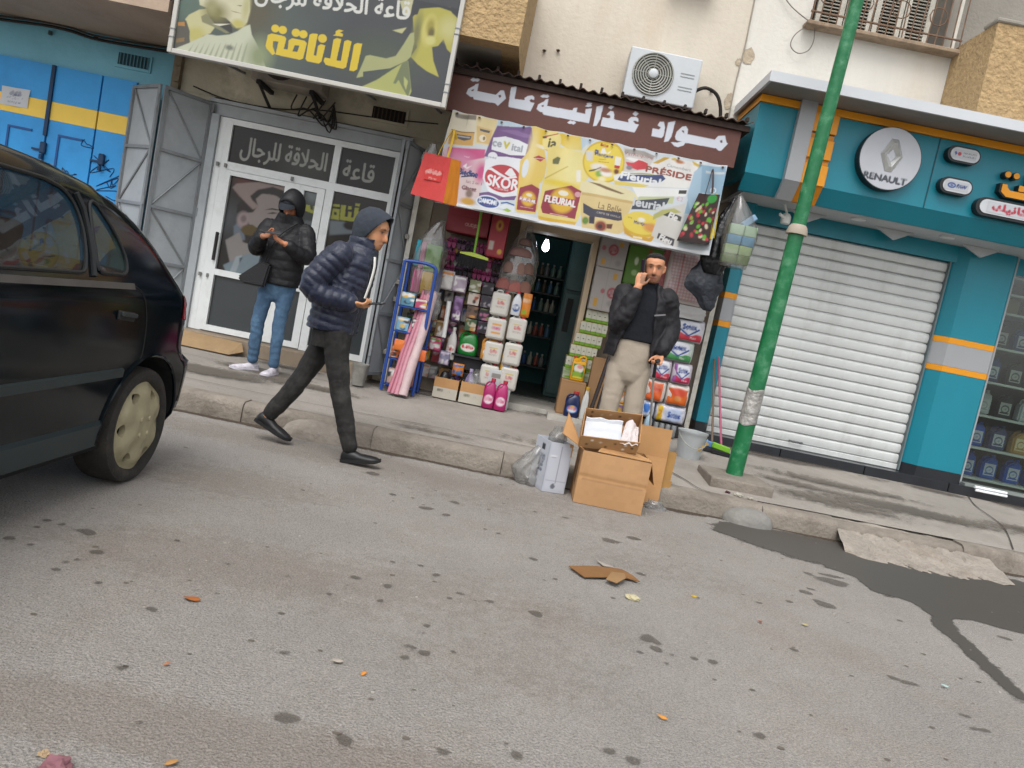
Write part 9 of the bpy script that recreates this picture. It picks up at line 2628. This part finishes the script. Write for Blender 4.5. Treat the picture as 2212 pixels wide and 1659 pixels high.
# white printed box beside it
t = thing('white_box', 'torn white printed box beside the open carton at the kerb', 'box', (.42, 5.6, 0))
A_, B_, C_, D_ = Vector((.365, 5.49, 0)), Vector((.525, 5.525, 0)), Vector((.44, 5.735, 0)), Vector((.27, 5.70, 0))
wm = mat('white_card', '#acafb7', .75, var=.05, scale=6, stain='#9d9da0', stain_amt=.3)
up = Vector((0, 0, .37)); z3 = Vector((0, 0, .003))
for nm, (a, b) in (('front_panel', (A_, B_)), ('side_panel', (B_, C_)), ('back_panel', (C_, D_)), ('side_panel', (D_, A_))):
 bm = bm_new(); sheet(bm, [a + z3, b + z3, b + up, a + up]); make(nm, bm, wm, t)
bm = bm_new(); sheet(bm, [A_ + z3, B_ + z3, C_ + z3, D_ + z3]); make('bottom_panel', bm, wm, t)
bm = bm_new(); sheet(bm, [B_ + up + Vector((-.06, -.004, -.10)), B_ + up + Vector((.004, -.004, -.09)), B_ + up + Vector((.004, -.004, 0)), B_ + up + Vector((-.03, -.006, .004))]); make('torn_edge', bm, kraft, t)
def face_print(pr, a, b, off):
 d = (b - a); l = d.length; d = d / l; n = Vector((d.y, -d.x, 0)) * off
 pr.mesh('lettering', lambda X, Y: (a.x + d.x * X + n.x, a.y + d.y * X + n.y, Y), t, print_matte)
pr = Print(.15, .33, 150, '#c6c9d2', (.006, .02)); pr.rect(.085, .0885, .07, .345, '#3f434c'); pr.rect(.006, .16, .085, .088, '#8d9098'); pr.poly([(.05, .05), (.07, .075), (.09, .05), (.08, .03), (.06, .03)], '#6a6d76'); pr.ell(.035, .27, .025, .008, '#e0e2e6', .2); pr.rect(.02, .055, .262, .265, '#60636c'); face_print(pr, A_, B_, .007)
pr = Print(.22, .33, 150, '#c6c9d2', (.01, .02)); pr.rect(.11, .16, .29, .335, '#3d3f48'); pr.text('POMMES', .12, .20, .04, '#7d808a', 1, rot=PI / 2, w=.12); pr.text('1kg', .16, .2, .05, '#7d808a', 1, rot=PI / 2, w=.12);
for k in range(5): pr.rect(.05 + .012 * k, .056 + .012 * k, .07, .14, '#9a9da6')
face_print(pr, D_, A_, .007)
soft_bag('plastic_bag', 'crumpled clear plastic sticking out of the white box', 'plastic bag', film_w, .40, 5.64, .30, .47, [(0, .05, 0), (.5, .065, .01), (1, .03, .02)], .05, 71, .06)
soft_bag('plastic_bag', 'crumpled clear plastic wrap on the road left of the white box', 'plastic bag', film_w, .24, 5.64, .0, .30, [(0, .09, .02), (.35, .095, -.01), (.8, .06, .04), (1, .02, .06)], .07, 73, .07)
soft_bag('plastic_bag', 'scrap of clear plastic on the road under the flattened cartons', 'plastic bag', film_w, 1.22, 5.66, .0, .06, [(0, .10, 0), (1, .04, 0)], .04, 77, .05)
# scraps on the road and the pavement
def scrap(label, cat, pts, z, c, name, fold=.012, group=None, th=.003):
 bm = bm_new()
 P = [Vector((*p, z + fold * (mnoise.noise((p[0] * 23, p[1] * 23, 3)) + .6))) for p in pts]
 c0 = sum(P, Vector()) / len(P); c0.z = z + fold * .9
 A = [bm.verts.new(p) for p in P]; B = [bm.verts.new(p + Vector((0, 0, th))) for p in P]; ca_, cb_ = bm.verts.new(c0), bm.verts.new(c0 + Vector((0, 0, th)))
 n = len(P)
 for i in range(n):
  j = (i + 1) % n
  bm.faces.new([A[j], A[i], ca_]); bm.faces.new([B[i], B[j], cb_]); bm.faces.new([A[i], A[j], B[j], B[i]])
 return tag(make(name, bm, pm(c, .85, .1)), label, cat, group)
scrap('flat torn piece of brown cardboard lying in the middle of the road', 'cardboard', [(.473, 3.862), (.544, 3.743), (.689, 3.819), (.768, 3.854), (.842, 3.843), (.814, 3.912), (.769, 4.011), (.62, 3.96)], .004, '#8a6238', 'cardboard_scrap', .012, th=.005)
scrap('small folded cardboard piece on the corner of the torn cardboard in the road', 'cardboard', [(.653, 3.742), (.704, 3.708), (.761, 3.803), (.771, 3.915), (.695, 3.87)], .014, '#9a7850', 'cardboard_scrap', .02)
scrap('thin pale paper strip behind the torn cardboard in the road', 'paper', [(.636, 4.07), (.729, 4.02), (.722, 4.005), (.669, 4.0)], .004, '#a9a094', 'paper_scrap', .008)
def crumple(label, cat, x, y, r, c, name, seed, zf=0.0, h=.7):
 bm = bm_new(); bmesh.ops.create_icosphere(bm, subdivisions=3, radius=1)
 for v in bm.verts:
  k = 1 + .55 * mnoise.noise(v.co * 2.3 + Vector((seed, 0, 0))) + .3 * mnoise.noise(v.co * 5 + Vector((seed, 3, 0)))
  v.co = Vector((x + v.co.x * r * k, y + v.co.y * r * k, max(zf + .002, zf + r * h * .55 + v.co.z * r * h * k)))
 return tag(make(name, bm, pm(c, .8, .12)), label, cat)
crumple('crumpled cream paper on the road in front of the torn cardboard', 'paper', .775, 3.61, .032, '#c9bf9a', 'paper_scrap', 1, h=.35)
crumple('small yellow scrap on the road right of the torn cardboard', 'litter', 1.125, 3.825, .015, '#c9a83a', 'litter_scrap', 2, h=.3)
crumple('white paper scraps in front of the lamp post footing', 'paper', 1.93, 6.02, .035, '#bdb7a8', 'paper_scrap', 5, pz(1.93, 6.02), .4)
crumple('smaller white paper scrap right of the lamp post footing scraps', 'paper', 2.02, 6.0, .025, '#b3ad9f', 'paper_scrap', 6, pz(2.0, 6.0), .4)
crumple('dark red scrap beside the white papers at the lamp post footing', 'litter', 1.85, 6.05, .02, '#4a2630', 'litter_scrap', 7, pz(1.85, 6.05), .5)
crumple('crumpled red, white and violet wrapper at the bottom left of the road', 'wrapper', -.85, 1.66, .035, '#8d5f66', 'wrapper', 8, h=.5)
crumple('cream scrap beside the crumpled wrapper at the bottom left of the road', 'litter', -.91, 1.71, .012, '#b39a78', 'litter_scrap', 9, h=.5)
crumple('white end of the crumpled wrapper at the bottom left of the road', 'wrapper', -.80, 1.64, .014, '#c9c4c0', 'wrapper', 10, h=.5)
def leaf(label, x, y, l, c, a):
 pts = [(x + math.cos(a) * l * (q - .5) - math.sin(a) * s * l * .3 * math.sin(PI * q) ** .7, y + math.sin(a) * l * (q - .5) + math.cos(a) * s * l * .3 * math.sin(PI * q) ** .7) for s, qs in ((1, (0, .25, .5, .75, 1)), (-1, (.8, .5, .2))) for q in qs]
 scrap(label, 'leaf', pts, .003, c, 'leaf', .01, 'dry leaves on the road', .001)
leaf('largest dry orange brown leaf on the left of the road', -.971, 2.656, .065, '#a9622a', .1)
leaf('small orange leaf nearer the camera on the left of the road', -.845, 2.196, .022, '#c9763c', .6)
leaf('bright orange leaf on the road below the cartons, left of centre', -.283, 2.38, .028, '#d0883a', 1.2)
leaf('pale orange leaf at the bottom edge of the road', -.628, 1.763, .035, '#b98a52', .8)
leaf('orange leaf on the road at the lower right', .72, 2.487, .035, '#cf8f42', -.5)
leaf('small red brown leaf on the road right of the cardboard', 1.408, 3.632, .026, '#9a4a22', .2)
leaf('pale bluish wrapper flake on the road at the far right', 2.124, 3.277, .032, '#b4cfc9', -.3)
leaf('dull yellow leaf on the road towards the wet patch', 1.661, 3.718, .035, '#b8ab78', -.4)
leaf('pale leaf fragment on the road left of centre', -.38, 2.42, .04, '#b5aa9c', .2)
# grey bucket of mortar and a card at the barber step
t = thing('cardboard_mat', 'tan cardboard laid against the barber doorstep beside the dark car', 'cardboard', (-3.2, 7.95, .2))
bm = bm_new(); sheet(bm, [(-3.72, 7.90, .205), (-2.90, 7.82, .21), (-2.80, 7.95, .25), (-2.86, 8.03, .33), (-3.72, 8.035, .345)]); make('card', bm, mat('damp_card', '#8d7556', .9, var=.12), t)
t = thing('paint_tin', 'grey square mortar tub by the white grocery post', 'tub', (-1.5, 7.55, .2))
bm = bm_new(); rings = []
for (r, z) in ((.06, 0), (.075, .19), (.08, .20), (.08, .215), (.07, .21), (.062, .06)): rings.append([(-1.50 + r * math.copysign(abs(math.cos(a)) ** .5, math.cos(a)), 7.58 + r * math.copysign(abs(math.sin(a)) ** .5, math.sin(a)), .205 + z) for a in [2 * PI * q / 24 for q in range(24)]])
loft(bm, rings); make('tub', bm, mat('mortar_tub', '#77756f', .8, var=.2, scale=12, stain='#a19d94', stain_amt=.5, stain_scale=8), t, smooth=True)
